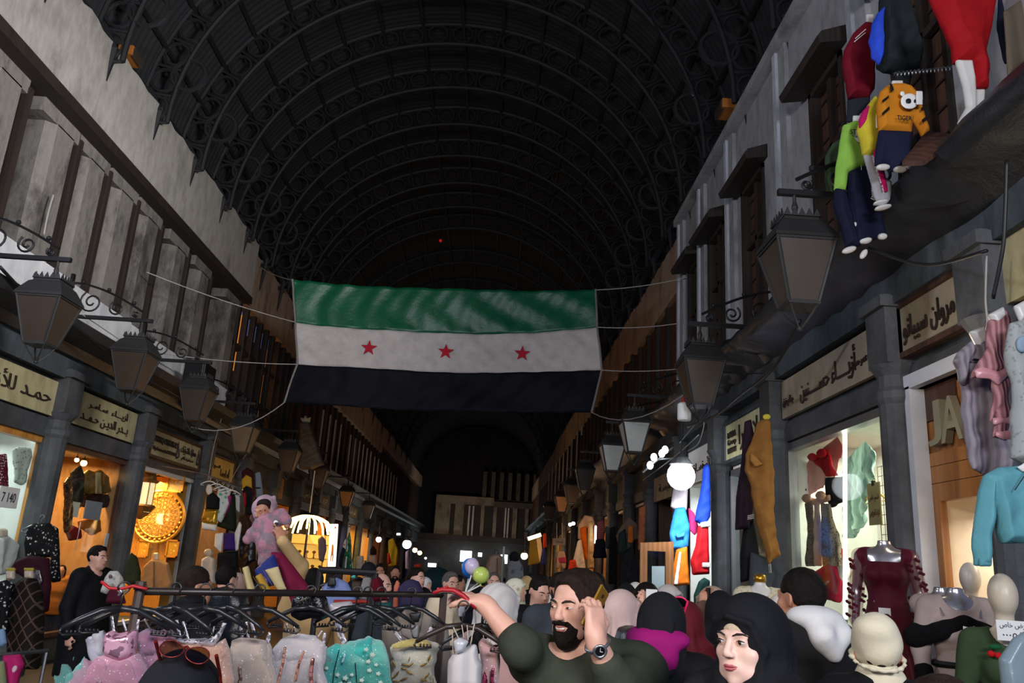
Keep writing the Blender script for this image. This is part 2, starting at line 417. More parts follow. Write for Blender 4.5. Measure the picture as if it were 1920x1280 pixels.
mWHITEF = M('white_frame', '#c8ccd2', 'plain', rough=.45)
mPIPE = M('white_pipe', '#b9b2ab', 'plain', rough=.6)
mPANEL = M('white_panel', '#dededf', 'plaster', col2='#c4c4c7', rough=.6, sc=.5)
mROOF = M('roof_sheet', '#141519', 'corrugated', col2='#0f1013', rough=.8, sc=.35)
mRIB = M('roof_iron', '#151619', 'plain', rough=.7)
mBACKW = M('gallery_back', '#3a3c44', 'plaster', col2='#26272c', rough=.95)
mGLASS = M('shop_glass', '#f4f8f6', 'glass')
mCREAM = M('sign_board', '#b5aa84', 'plaster', col2='#a59a74', rough=.6, sc=.6, bump=.05)
mCREAM2 = M('sign_board_pale', '#9c907c', 'plaster', col2='#8d816c', rough=.6, sc=.6, bump=.05)
mLETTER = M('sign_letter', '#2e231c', 'plain', rough=.5)

box_struct('floor', (-9, -8, -.15), (7, 90, 0), M('paving', '#3a3a3c', 'plaster', col2='#2a2a2c', rough=.5))

def yL(px, py): return at(px, py, X=L).y
def yR(px, py): return at(px, py, X=R).y
# ---- pilasters
def pilaster(x, y, r=.15, zt=3.42, sgn=1):
    mb = MB(); mb.lathe([(r * 1.35, 0), (r * 1.35, .25), (r * 1.1, .32), (r, .4), (r, zt - .35), (r * 1.15, zt - .3), (r * 1.15, zt - .24), (r, zt - .2), (r, zt - .1), (r * 1.3, zt - .03), (r * 1.4, zt)], (x, y, 0), 14)
    mb.box((x - r, y - r * 1.2, zt), (x + r, y + r * 1.2, zt + .62)); mb.box((x - r * 1.3, y - r * 1.4, zt + .5), (x + r * 1.3, y + r * 1.4, zt + .6))
    struct('trim', mb, mBASALT, smooth=False)
LP = [5.6, 8.45, 11.35, 14.05, 17.25, 20.1, 23.0, 25.9, 28.8, 31.8, 35, 39, 43, 48, 53, 59, 65]
RP = [2.4, 5.35, 6.78, 9.78, 12.3, 15.0, 17.8, 20.6, 23.4, 26.2, 30, 34, 38, 43, 48, 54, 60, 66]
for y in LP: pilaster(L + .02, y, .17)
for y in RP: pilaster(R - .02, y, .15, 3.62)
# ---- lintels, fascias, cornices
box_struct('trim', (L - .25, 3, 3.08), (L - .02, 72, 3.34), mBASALT)
box_struct('trim', (L - .25, 3, 3.34), (L - .06, 72, 3.9), mFASCIA)
box_struct('trim', (L - .25, 3, 3.9), (L + .12, 72, 4.22), mFASCIA)
struct('trim', MB().prism([(L - .3, 3, 4.2), (L + .2, 3, 4.2), (L + .26, 3, 4.32), (L + .52, 3, 4.42), (L + .56, 3, 4.55), (L + .3, 3, 4.68), (L - .3, 3, 4.72)], (0, 69, 0)), mBLACKC)
box_struct('trim', (R + .04, 1, 3.38), (R + .3, 72, 3.6), mBASALT)
box_struct('trim', (R + .06, 1, 3.6), (R + .3, 72, 4.16), mFASCIA)
box_struct('trim', (R - .1, 1, 4.14), (R + .3, 72, 4.44), mFASCIA)
def drape(y0, y1, seed):
    """black sheeting laid over the cornice"""
    r = random.Random(seed); n = 40; pr = [(R + .3, 4.42), (R - .12, 4.42), (R - .2, 4.5), (R - .52, 4.55), (R - .6, 4.66), (R - .45, 4.84), (R - .1, 4.96), (R + .3, 5.02)]
    mb = MB(); vs = []; k = len(pr)
    for i in range(n + 1):
        y = y0 + (y1 - y0) * i / n
        for j, (x, z) in enumerate(pr):
            a = 0 if j in (0, k - 1) else .035
            vs.append((x + r.uniform(-a, a), y, z + r.uniform(-a, a)))
    fs = [(i * k + j, i * k + (j + 1) % k, (i + 1) * k + (j + 1) % k, (i + 1) * k + j) for i in range(n) for j in range(k)]
    fs += [tuple(range(k))[::-1], tuple(range(n * k, n * k + k))]
    struct('trim', mb.add(vs, fs), mBLACKC, smooth=True)
drape(1, 9.8, 3); drape(9.8, 16, 4); drape(16, 40, 5); drape(40, 72, 6)
# ---- left gallery
box_struct('wall_gallery', (L - 2.8, 2, 4.2), (L - 2.6, 19, 6.6), mBACKW)
box_struct('wall_gallery', (L - 2.8, 11.6, 6.6), (L - 2.6, 19, 9.2), mBACKW)
box_struct('floor_gallery', (L - 2.7, 2, 4.3), (L - .25, 24, 4.6), mDARKW)
for a in ((3.0, 8.5), (8.52, 11.2), (11.22, 13.2), (13.22, 15.6), (15.62, 18.4)):
    pz = 5.42 - (a[0] - 3) * .012
    box_struct('trim', (L - .14, a[0], 4.66), (L - .1, a[1], pz), mPANEL)
colY = [at(px, 330, X=L - .55).y for px in (58, 136, 208, 268, 333, 386, 452)]
colY = [colY[0] - 1.35, colY[0] - 2.7] + colY
for y in colY:
    w = .34; c = .12
    poly = [(L - .9, y - w, 4.6), (L - .9, y + w, 4.6), (L - .2 - c, y + w, 4.6), (L - .2, y + w - c, 4.6), (L - .2, y - w + c, 4.6), (L - .2 - c, y - w, 4.6)]
    struct('trim', MB().prism(poly, (0, 0, 2.72)), mCONC)
    struct('trim', MB().box((L - .95, y - .62, 7.3), (L - .2, y + .36, 7.52)), mCONC)
    struct('trim', MB().box((L - .5, y + .345, 4.66), (L - .17, y + .43, 7.4)), mDARKW)
box_struct('trim', (L - .95, 2, 7.5), (L + .03, 18.8, 7.66), mDARKW)
def parapet(name, x, y0, y1, z0, z1, mat, seed=1, th=.3):
    """plastered band with a ragged top edge"""
    r = random.Random(seed); n = max(6, int((y1 - y0) * 5)); vs = []; fs = []
    for i in range(n + 1):
        y = y0 + (y1 - y0) * i / n; dz = r.uniform(-.05, .03)
        vs += [(x, y, z0), (x, y, z1 + dz), (x - th, y, z1 + dz), (x - th, y, z0)]
    for i in range(n):
        a, b = i * 4, i * 4 + 4; fs += [(a + j, a + (j + 1) % 4, b + (j + 1) % 4, b + j) for j in range(4)]
    fs += [(3, 2, 1, 0), (n * 4, n * 4 + 1, n * 4 + 2, n * 4 + 3)]
    struct(name, MB().add(vs, fs), mat)
parapet('wall_left', L, 2, 18.8, 7.66, 9.06, mPLASTER, 1)
parapet('wall_left', L - .12, 18.82, 24.2, 7.5, 8.95, mWARMPL, 2)
parapet('wall_left', L - .1, 24.3, 45, 7.35, 8.75, mWARMPL, 3)
parapet('wall_left', L - .1, 45.2, 72, 7.9, 8.8, mWARMPL, 4)
# wooden bay with lit windows, then the far screens
for y in np.arange(18.6, 24.2, .62):
    box_struct('trim', (L - .3, y, 4.6), (L - .16, y + .14, 7.5), mDARKW)
for z in (5.4, 6.4): box_struct('trim', (L - .34, 18.6, z), (L - .2, 24.2, z + .12), mDARKW)
box_struct('wall_gallery', (L - 1.2, 18.5, 4.3), (L - 1.1, 24.3, 7.6), mDARKW)
mAMBER = M('lit_window', '#ff9a3a', 'emit', emit=.55)
for a, b, z0, z1 in ((18.95, 19.15, 6.2, 7.45), (19.6, 19.75, 6.0, 7.45), (21.75, 22.35, 4.75, 7.2)):
    box_struct('window', (L - .46, a, z0), (L - .42, b, z1), mAMBER)
box_struct('wall_gallery', (L - .5, 24.2, 4.5), (L - .3, 72, 8.1), mBROWNW)
for i in range(46):
    y = 24.6 + i * 1.03
    box_struct('trim', (L - .3, y - .07, 4.6), (L - .2, y + .07, 7.6), mDARKW)
for px, py0, py1 in ((607, 768, 865), (620, 778, 878), (630, 787, 888), (640, 795, 895), (658, 815, 895), (667, 822, 905), (675, 827, 912), (682, 833, 920), (689, 840, 925), (696, 846, 927), (703, 856, 930), (710, 860, 933), (717, 868, 936), (723, 872, 942), (729, 878, 950), (734, 884, 954), (739, 890, 958), (744, 895, 960)):
    a, b = at(px, py0, X=L + .06), at(px, py1, X=L + .06)
    struct('trim', MB().tube([(L + .06, a.y, max(4.6, b.z)), (L + .06, a.y, min(7.4, a.z))], .035, 6), mPIPE)
# ---- right upper storey
WIN = [(5.55, 6.45), (7.45, 8.35), (10.0, 11.0), (11.95, 12.9), (13.55, 14.35)]
wz0, wz1, wtop = 5.0, 7.35, 8.55
y = 1.0
for a, b in WIN + [(15.0, 15.0)]:
    box_struct('wall_right', (R, y, 4.6), (R + .3, a, wtop), mPLAST2)
    if b > a:
        box_struct('wall_right', (R, a, wz1), (R + .3, b, wtop), mPLAST2); box_struct('wall_right', (R, a, 4.6), (R + .3, b, wz0), mPLAST2)
        w = MB(); t = .07; w.box((R + .1, a, wz0), (R + .16, b, wz1))
        fr = struct('window', w, mBROWNW)
        f = MB(); 
        for p, q in (((R - .03, a, wz0), (R + .14, a + t, wz1)), ((R - .03, b - t, wz0), (R + .14, b, wz1)), ((R - .03, a, wz1 - t), (R + .14, b, wz1)), ((R - .03, a, wz0), (R + .14, b, wz0 + t)), ((R + .02, (a + b) / 2 - .04, wz0), (R + .14, (a + b) / 2 + .04, wz1)), ((R + .02, a, 6.4), (R + .14, b, 6.47))): f.box(p, q)
        f.build('window_frame', mDARKW, fr)
        hd = MB(); hd.prism([(R, a - .14, wz1 + .02), (R - .3, a - .14, wz1 - .03), (R - .33, a - .14, wz1 + .05), (R - .28, a - .14, wz1 + .12), (R, a - .14, wz1 + .22)], (0, b - a + .28, 0)); hd.build('window_hood', mDARKW, fr)
        g = MB()
        for i in range(9): g.box((R + .08, a + .08, wz0 + .15 + i * .25), (R + .1, b - .08, wz0 + .17 + i * .25))
        g.build('window_slats', mDARKW, fr)
    y = b
for yy in (6.95, 9.15, 11.45, 13.2, 14.8):
    box_struct('trim', (R - .06, yy - .17, 4.7), (R + .02, yy + .17, wtop), mPLAST2); box_struct('trim', (R - .1, yy + .06, 4.7), (R - .04, yy + .17, wtop), M('pale_paint', '#b9bcc4', 'plaster', rough=.7))
box_struct('trim', (R - .16, 1, wtop), (R + .3, 15.0, wtop + .14), mPLAST2)
# darker timber stretch, then the far parapets
parapet('wall_right', R + .3, 15.0, 20.5, 7.3, 8.5, mWARMPL, 6)
parapet('wall_right', R + .3, 20.5, 46, 7.4, 8.6, mWARMPL, 7)
parapet('wall_right', R + .3, 46.2, 72, 7.2, 8.4, mWARMPL, 8)
box_struct('wall_right', (R + .1, 15.02, 4.5), (R + .3, 72, 7.5), mBROWNW)
for i in range(26):
    yy = 15.4 + i * 1.1
    box_struct('trim', (R + .02, yy - .09, 4.6), (R + .12, yy + .09, 7.5), mDARKW)
for px, py0, py1 in ((1091, 800, 815), (1083, 805, 885), (1073, 815, 900), (1065, 840, 915), (1057, 850, 930), (1050, 858, 935), (1043, 868, 940), (1036, 876, 945), (1030, 884, 950)):
    a, b = at(px, py0, X=R - .04), at(px, py1, X=R - .04)
    struct('trim', MB().tube([(R - .04, a.y, max(4.7, b.z)), (R - .04, a.y, min(7.4, a.z))], .035, 6), mPIPE)
# ---- vaulted roof on iron trusses
XC, HW = (L + R) / 2, (R - L) / 2 + .35
SPR, RISE = 8.75, 5.0
def arc(t, o=0.0): return (XC - (HW - o) * math.cos(t), SPR + (RISE - o) * math.sin(t))
n = 48; vs = []; fs = []
for yy in (-2, 76):
    for i in range(n + 1):
        x, z = arc(PI * i / n, -.08); vs.append((x, yy, z))
fs = [(i, i + 1, n + 2 + i, n + 1 + i) for i in range(n)]
mb = MB().add(vs, fs); m2 = MB(); struct('ceiling', mb, mROOF, smooth=True)
bpy.data.objects['ceiling'].modifiers.new('thickness', 'SOLIDIFY').thickness = .06
def truss(yy, hi=True):
    mb = MB(); k = 40 if hi else 24
    mb.tube([(arc(PI * i / k)[0], yy, arc(PI * i / k)[1]) for i in range(k + 1)], .05, 6)
    mb.tube([(arc(PI * i / k, .52)[0], yy, arc(PI * i / k, .52)[1]) for i in range(k + 1)], .045, 6)
    m = 27
    for i in range(m):
        x, z = arc(PI * (i + .5) / m, .26)
        if hi: mb.tube([(x + .22 * math.cos(a), yy, z + .22 * math.sin(a)) for a in np.linspace(0, 2 * PI, 14, False)], .03, 5, closed=True)
        a = PI * i / m; p, q = arc(a), arc(a, .52); mb.tube([(p[0], yy, p[1]), (q[0], yy, q[1])], .03, 5)
    for sx in (1, -1):
        x, z = arc(.02 if sx > 0 else PI - .02)
        mb.tube([(x + .1 * sx, yy, z + .5), (x + .36 * sx, yy, z + .1), (x + .3 * sx, yy, z - .75)], [.09, .07, .012], 6)
        mb.tube([(x + .75 * sx + .3 * math.cos(a), yy, z + .85 + .3 * math.sin(a)) for a in np.linspace(0, 2 * PI, 14, False)], .04, 5, closed=True)
    struct('trim', mb, mRIB)
for i in range(22): truss(5.5 + i * (1.75 if i < 12 else 3.4) - (0 if i < 12 else 1.65 * 12 + .0), i < 16)
for a in np.linspace(.12, PI - .12, 17):
    x, z = arc(a, .05); box_struct('trim', (x - .03, 0, z - .03), (x + .03, 75, z + .03), mRIB)
# ---- the building that closes the street
box_struct('wall_end', (-7, 72, 0), (5, 72.4, 3.6), M('end_stone', '#3d3a38', 'stone', rough=.9))
box_struct('wall_end', (-7, 71.6, 3.5), (5, 72.4, 3.95), mDARKW)
mEND = M('end_plaster', '#8b7f70', 'plaster', col2='#5a5148', rough=.9)
box_struct('wall_end', (-5, 72.2, 3.9), (5, 72.6, 7.2), mDARKW)
for x0, x1 in ((-4.9, -3.6), (-3.2, -2.4), (-.9, -.6), (.2, .5), (1.9, 2.3), (3.0, 3.3)): box_struct('trim', (x0, 71.9, 3.95), (x1, 72.3, 6.7), mEND)
for x in (-2.0, -1.65, 1.2, 1.45): box_struct('trim', (x, 71.9, 3.95), (x + .14, 72.2, 6.5), mPIPE)
box_struct('trim', (-4.9, 71.7, 6.6), (.2, 72.3, 7.3), mEND); box_struct('trim', (.2, 71.7, 6.5), (4, 72.3, 7.0), M('end_grey', '#57524c', 'plaster', rough=.9))
for i in range(7): box_struct('trim', (-.9 + i * .75, 72, 7.2), (-.55 + i * .75, 72.4, 9.6), M('end_grey', '#57524c', 'plaster', rough=.9))
box_struct('wall_end', (-9, 73, 0), (5, 73.3, 14), M('end_dark', '#242326', 'plaster', rough=.95))
# ================================================================ shop interiors
def shop(side, y0, y1, wall, depth=1.7, zt=3.08, floor_z=.35, glass=True, frame=None, power=30, col='#ffffff', stall=mBASALT, door=False, lz=None):
    xs = L - .12 if side < 0 else R + .12; xb = xs + side * depth; t = .04 * side
    mb = MB()
    mb.box((xb, y0, 0), (xb + t, y1, zt)).box((xs, y0 - .02, 0), (xb, y0 + .03, zt)).box((xs, y1 - .03, 0), (xb, y1 + .02, zt))
    struct('wall_shop', mb, wall)
    box_struct('ceiling_shop', (xs, y0, zt), (xb + t, y1, zt + .06), M('shop_ceiling', '#d8d2c6', 'plain'))
    box_struct('floor_shop', (xs, y0, 0), (xb, y1, floor_z), stall)
    if frame:
        mb = MB(); w = .06; x0, x1 = xs - .06, xs + .06
        mb.box((x0, y0, floor_z), (x1, y0 + w, zt)).box((x0, y1 - w, floor_z), (x1, y1, zt)).box((x0, y0, zt - w * 1.4), (x1, y1, zt)).box((x0, y0, floor_z), (x1, y1, floor_z + w))
        fr = struct('window', mb, frame)
        if glass: MB().box((xs - .006, y0 + w, floor_z + w), (xs + .006, y1 - w, zt - w)).build('window_glass', mGLASS, fr)
    if power:
        light('shop_lamp', 'AREA', (xs + side * .55, (y0 + y1) / 2, (lz or zt) - .12), power, col, (y1 - y0) * .7, .25, (xs + side * .75, (y0 + y1) / 2, 0))
mWHITEW = M('white_interior', '#dcdfd8', 'plain', rough=.8)
mGOLDW = M('gold_panelling', '#cf8d35', 'slats', col2='#9a5f1b', sc=1.6, rough=.45)
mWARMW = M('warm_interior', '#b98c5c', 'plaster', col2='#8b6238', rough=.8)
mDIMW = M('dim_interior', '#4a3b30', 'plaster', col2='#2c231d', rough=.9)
mCREAMW = M('cream_interior', '#e8d9c2', 'plain', rough=.8)
mWHITE = M('white_paint', '#e6e6e2', 'plain', rough=.6)
# left row
box_struct('wall_shop', (L - 1.6, 16.7, 0), (L - .2, 16.76, 3.06), M('gold_slats', '#d8983c', 'pleat', col2='#a86a20', sc=2.2, rough=.45, bump=.3))
shop(-1, 8.65, 11.34, mWHITEW, frame=mPINE, power=42, col='#f2fbff')
shop(-1, 11.5, 14.0, mWARMW, frame=mBROWNW, power=95, col='#ffcf8f', depth=2.2)
shop(-1, 14.2, 17.2, mGOLDW, frame=mWHITEF, power=170, col='#ffd28a', depth=1.5, glass=True)
shop(-1, 17.45, 19.9, mWARMW, frame=None, glass=False, power=16, col='#ffdcb0', floor_z=.1)
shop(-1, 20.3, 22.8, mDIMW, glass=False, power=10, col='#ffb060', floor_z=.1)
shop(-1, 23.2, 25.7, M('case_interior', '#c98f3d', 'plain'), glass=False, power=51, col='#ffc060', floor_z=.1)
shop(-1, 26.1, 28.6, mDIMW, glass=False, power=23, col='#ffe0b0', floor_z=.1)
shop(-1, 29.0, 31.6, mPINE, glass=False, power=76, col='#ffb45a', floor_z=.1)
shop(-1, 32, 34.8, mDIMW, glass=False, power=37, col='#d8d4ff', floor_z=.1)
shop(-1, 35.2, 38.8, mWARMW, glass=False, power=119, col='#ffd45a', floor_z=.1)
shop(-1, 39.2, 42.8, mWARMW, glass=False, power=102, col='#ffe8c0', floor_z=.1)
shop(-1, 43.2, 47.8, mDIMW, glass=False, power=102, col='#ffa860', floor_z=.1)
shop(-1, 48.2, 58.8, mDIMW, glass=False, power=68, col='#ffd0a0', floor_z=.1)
# right row
shop(1, 5.5, 6.62, mCREAMW, zt=3.36, frame=None, glass=False, power=0, depth=2.0, floor_z=.12)
shop(1, 6.95, 9.72, mWHITEW, zt=3.36, frame=mSTEEL, power=75, col='#fffbe6', depth=1.0, floor_z=.6)
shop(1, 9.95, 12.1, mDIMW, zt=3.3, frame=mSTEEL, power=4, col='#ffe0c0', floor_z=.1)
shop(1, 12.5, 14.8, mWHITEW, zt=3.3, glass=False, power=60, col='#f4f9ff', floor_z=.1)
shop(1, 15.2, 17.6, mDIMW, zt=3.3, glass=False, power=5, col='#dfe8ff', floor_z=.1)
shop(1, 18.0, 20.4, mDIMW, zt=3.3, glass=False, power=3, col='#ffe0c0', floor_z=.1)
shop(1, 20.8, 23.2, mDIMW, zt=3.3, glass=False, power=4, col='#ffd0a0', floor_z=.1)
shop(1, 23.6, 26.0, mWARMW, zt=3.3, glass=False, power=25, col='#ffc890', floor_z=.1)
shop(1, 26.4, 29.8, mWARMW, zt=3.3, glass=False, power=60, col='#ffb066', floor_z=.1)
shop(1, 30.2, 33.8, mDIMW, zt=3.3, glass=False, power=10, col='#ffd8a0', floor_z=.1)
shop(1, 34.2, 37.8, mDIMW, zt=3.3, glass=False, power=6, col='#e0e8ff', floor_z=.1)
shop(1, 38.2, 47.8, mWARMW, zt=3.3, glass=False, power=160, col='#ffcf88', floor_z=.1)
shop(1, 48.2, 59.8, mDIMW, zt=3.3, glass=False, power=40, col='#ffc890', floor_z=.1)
light('end_lamp', 'AREA', (-1.3, 62, 4.4), 160, '#ffe6cc', 3, .5, (-1.3, 72, 5.6))  # area light added to brighten the building that closes the street
for x in (-3.2, 1.1): light('end_lamp', 'POINT', (x, 70.5, 2.4), 30, '#e8fbff', .3)
# point lights without fixtures, added to brighten the far clothes and parapets
for x, y, z, p, c in ((-4.4, 22.6, 2.8, 26, '#ffc070'), (-4.6, 31.5, 2.8, 40, '#ffe6c8'), (-4.6, 37.0, 3.0, 60, '#fff2dd'), (2.0, 24.0, 2.9, 45, '#ffc48c'), (2.0, 37.0, 2.8, 70, '#ffc68c'), (-1, 56, 3.0, 40, '#ffe2c0')):
    light('street_lamp_light', 'POINT', (x, y, z), p, c, .25)
light('bulb_light', 'AREA', (2.55, 10.2, 3.0), 46, '#f3f8ff', .3, .3, (2.85, 11.6, 2.2), 2.2)

light('shop_lamp', 'POINT', (2.9, 5.5, 3.25), 9, '#ffe9cc', .1)  # unseen point light added to brighten the oak panels
# ================================================================ writing
_AR = {'ا': (0xFE8D, 2), 'أ': (0xFE83, 2), 'ب': (0xFE8F, 4), 'ة': (0xFE93, 2), 'ت': (0xFE95, 4), 'ج': (0xFE9D, 4), 'ح': (0xFEA1, 4), 'خ': (0xFEA5, 4), 'د': (0xFEA9, 2),
       'ر': (0xFEAD, 2), 'ز': (0xFEAF, 2), 'س': (0xFEB1, 4), 'ش': (0xFEB5, 4), 'ص': (0xFEB9, 4), 'ض': (0xFEBD, 4), 'ط': (0xFEC1, 4), 'ع': (0xFEC9, 4), 'ف': (0xFED1, 4), 'ق': (0xFED5, 4), 'ك': (0xFED9, 4),
       'ل': (0xFEDD, 4), 'م': (0xFEE1, 4), 'ن': (0xFEE5, 4), 'ه': (0xFEE9, 4), 'و': (0xFEED, 2), 'ي': (0xFEF1, 4), 'ء': (0xFE80, 1), 'ـ': (0x640, 9), 'ﻻ': (0xFEFB, 2), 'ﻷ': (0xFEF7, 2)}
def arabic(t):
    """presentation forms in visual order"""
    t = t.replace('لأ', 'ﻷ').replace('لا', 'ﻻ'); out = []
    for i, ch in enumerate(t):
        if ch not in _AR: out.append(ch); continue
        c, k = _AR[ch]
        pj = i > 0 and t[i - 1] in _AR and _AR[t[i - 1]][1] in (4, 9); nj = i + 1 < len(t) and t[i + 1] in _AR and _AR[t[i + 1]][1] != 1 and k in (4, 9)
        if k == 9 or k == 1: out.append(chr(c))
        elif k == 2: out.append(chr(c + (1 if pj else 0)))
        else: out.append(chr(c + (3 if pj and nj else 1 if pj else 2 if nj else 0)))
    return ''.join(reversed(out))
def text_mesh(s, w, h, ext=.01, bold=.0, keep=False):
    c = bpy.data.curves.new('lettering', 'FONT'); c.body = s; c.extrude = ext; c.offset = bold; c.resolution_u = 3
    o = bpy.data.objects.new('lettering', c); COL.objects.link(o); bpy.context.view_layer.update()
    me = bpy.data.meshes.new_from_object(o.evaluated_get(bpy.context.evaluated_depsgraph_get())); bpy.data.objects.remove(o); bpy.data.curves.remove(c)
    n = len(me.vertices); co = np.zeros(n * 3, np.float32); me.vertices.foreach_get('co', co); co = co.reshape(-1, 3)
    a, b = co.min(0), co.max(0); sx, sy = w / (b[0] - a[0]), h / (b[1] - a[1])
    if keep: sx = sy = min(sx, sy)
    co[:, 0] = (co[:, 0] - (a[0] + b[0]) / 2) * sx; co[:, 1] = (co[:, 1] - (a[1] + b[1]) / 2) * sy
    me.vertices.foreach_set('co', co.ravel()); me.update(); return me
def wall_text(parent, s, w, h, off, side, mat, name='lettering', ext=.012, bold=.0):
    """lettering on a wall; off = (along reading direction, depth, up) from the parent's origin"""
    me = text_mesh(s, w, h, ext, bold); o = new_obj(name, me, mat, parent)
    if side == 'L': o.matrix_local = Matrix(((0, 0, 1, off[1]), (1, 0, 0, off[0]), (0, 1, 0, off[2]), (0, 0, 0, 1)))
    elif side == 'R': o.matrix_local = Matrix(((0, 0, -1, -off[1]), (-1, 0, 0, -off[0]), (0, 1, 0, off[2]), (0, 0, 0, 1)))
    else: o.matrix_local = Matrix(((1, 0, 0, off[0]), (0, 0, -1, -off[1]), (0, 1, 0, off[2]), (0, 0, 0, 1)))
    return o
def wall_sign(label, side, y0, y1, z0, z1, lines, board=mCREAM, frame=None, x=None, group=None, letter=None, name='shop_sign'):
    s = 1 if side == 'L' else -1; xx = (L if s > 0 else R) if x is None else x; yc, zc = (y0 + y1) / 2, (z0 + z1) / 2
    t = thing(name, label, 'sign', (xx, yc, zc), 0, group)
    MB().box((xx - .02 * s, y0, z0), (xx + .03 * s, y1, z1)).build('board', board, t)
    if frame:
        f = MB(); b = .05
        f.box((xx - .02 * s, y0 - b, z1), (xx + .06 * s, y1 + b, z1 + b)).box((xx - .02 * s, y0 - b, z0 - b), (xx + .06 * s, y1 + b, z0)).box((xx - .02 * s, y0 - b, z0), (xx + .06 * s, y0, z1)).box((xx - .02 * s, y1, z0), (xx + .06 * s, y1 + b, z1))
        f.build('frame', frame, t)
    W_ = y1 - y0; H_ = z1 - z0
    for (txt, cx, cz, w, h) in lines:   # fractions of the board; cx runs in reading direction as seen
        wall_text(t, txt, w * W_, h * H_, ((cx - .5) * W_, .036, (cz - .5) * H_), side, letter or mLETTER)
    return t
A = arabic
yl = lambda px, py: at(px, py, X=L).y
wall_sign('cream shop sign with one large Arabic line above the white-lit leftmost window', 'L', 8.75, 11.22, 3.36, 3.84, [(A('حمـد للأزيـاء'), .56, .5, .72, .6)])
wall_sign('cream shop sign with two lines of dark Arabic letters between two stone columns', 'L', 11.62, 13.78, 3.36, 3.86, [(A('أزيـــاء  سـامـر'), .52, .72, .62, .3), (A('بــدر الديـن حـمــد'), .5, .3, .74, .36)])
t = wall_sign('brown-framed sign with Latin and Arabic lettering over the golden shop', 'L', 14.5, 16.95, 3.28, 3.72, [('SHARQ ORIENTALS', .27, .66, .46, .3), ('Hydromarital DAMAS', .27, .27, .46, .2), (A('معطرات الشرقيات'), .74, .6, .34, .38), (A('نستقرضلكم'), .74, .24, .26, .22)], frame=mBROWNW)
mb = MB()
for yy in (15.74, 16.86): mb.lathe([(.008, -.16), (.05, -.12), (.045, -.03), (.012, .1), (.006, .17)], (L + .04, yy, 3.5), 10)
mb.build('bottle_emblem', mLETTER, t)
wall_sign('small yellowed shop sign beside the lantern above the rail of white tops', 'L', 17.75, 19.3, 3.22, 3.66, [(A('ألعـاصمـا'), .62, .4, .4, .5), (A('للنسيج'), .24, .55, .26, .25)], board=M('aged_sign', '#b8a667', 'plaster', col2='#a08c50', rough=.7), frame=mBROWNW)
wall_sign('blank narrow cream board at the left end of the small yellowed sign', 'L', 17.42, 17.68, 3.22, 3.66, [], board=mCREAM)
wall_sign('grey-beige sign with long stretched Arabic letters over the underwear window', 'R', 6.98, 9.55, 3.64, 4.1, [(A('أزيـــــاء حســـــنين'), .52, .5, .56, .72), (A('ألبسة عصر حسنين'), .86, .45, .2, .3), (A('جملة ومفرق'), .09, .4, .13, .26)], board=mCREAM2)
wall_sign('brown-framed sign with heavy raised Arabic letters above the wood-panelled shop', 'R', 5.62, 6.6, 3.7, 4.1, [(A('مروان سيبانو'), .45, .45, .8, .62)], board=mCREAM2, frame=mBROWNW)
wall_sign('tall cream sign cut off by the right edge of the photo', 'R', 4.1, 5.22, 3.68, 4.22, [(A('شيبـانـو'), .62, .45, 1.2 * .56, .7), (A('إخوان'.replace('إ', 'أ')), .75, .86, .2, .16)], board=mCREAM)
wall_sign('yellowish sign with three short Latin lines behind the hanging coats', 'R', 10.3, 11.95, 3.42, 3.95, [('LABIRA', .2, .68, .24, .17), ('Group', .2, .45, .24, .2), ('FASHION', .2, .24, .24, .15), (A('لابيـرا'), .66, .48, .5, .7)], board=M('yellow_sign', '#d6d2a6', 'plaster', col2='#bdb98c', rough=.6), frame=mFASCIA)
wall_sign('white sign with Arabic lettering right above the glaring bulb', 'R', 12.6, 14.3, 3.3, 3.85, [(A('ألأميرة ســـارة'), .55, .42, .62, .42)], board=mWHITE)
wall_sign('dull sign on the dim shop beyond the glaring bulb', 'R', 15.1, 17.4, 3.2, 3.7, [(A('ألبسـة'), .5, .5, .5, .5)], board=mCREAM2)
for i, (y0, y1, s) in enumerate(((26.3, 28.4, 'ملابس'), (29.3, 31.2, 'حرير'), (35.4, 38, 'أزياء'))):
    wall_sign('weathered dark sign board on the far left row, %s' % ('nearest the bulb canopy', 'second past the bulb canopy', 'above the yellow-lit shop')[i], 'L', y0, y1, 3.35, 3.8, [(A(s), .5, .5, .5, .5)], board=M('dark_sign', '#5a4a33', 'plaster', rough=.8), letter=mCREAM)
# ================================================================ flag over the street
FY = 15.5
def qv(a, m, b, t): return a * (1 - t) * (1 - 2 * t) + m * 4 * t * (1 - t) + b * t * (2 * t - 1)
rows = [((548, 523), (832, 542), (1117, 541)), ((553, 603), (838, 625), (1119, 614)), ((557, 682), (842, 697), (1128, 694)), ((533, 755), (822, 770), (1109, 773))]
rows3 = [[at(*p, Y=FY) for p in r] for r in rows]
def flag_pt(u, v):
    k = min(2, int(v)); f = v - k
    a, b = [Vector((qv(r[0].x, r[1].x, r[2].x, u), 0, qv(r[0].z, r[1].z, r[2].z, u))) for r in (rows3[k], rows3[k + 1])]
    p = a.lerp(b, f); s = v / 3
    y = FY + .05 * math.sin(u * 9 + s * 4) + .024 * math.sin(u * 46 + 5 * math.sin(s * 5 + u * 3)) * (1 - .4 * s) + .012 * math.sin(u * 97 + 7 * math.sin(s * 6)) * (1 - .6 * s) + .03 * math.sin(u * 14 - s * 17) * s
    return Vector((p.x, y, p.z))
fl = thing('flag', 'green, white and black striped flag with three red stars strung across the street', 'flag', flag_pt(.5, 1.5))
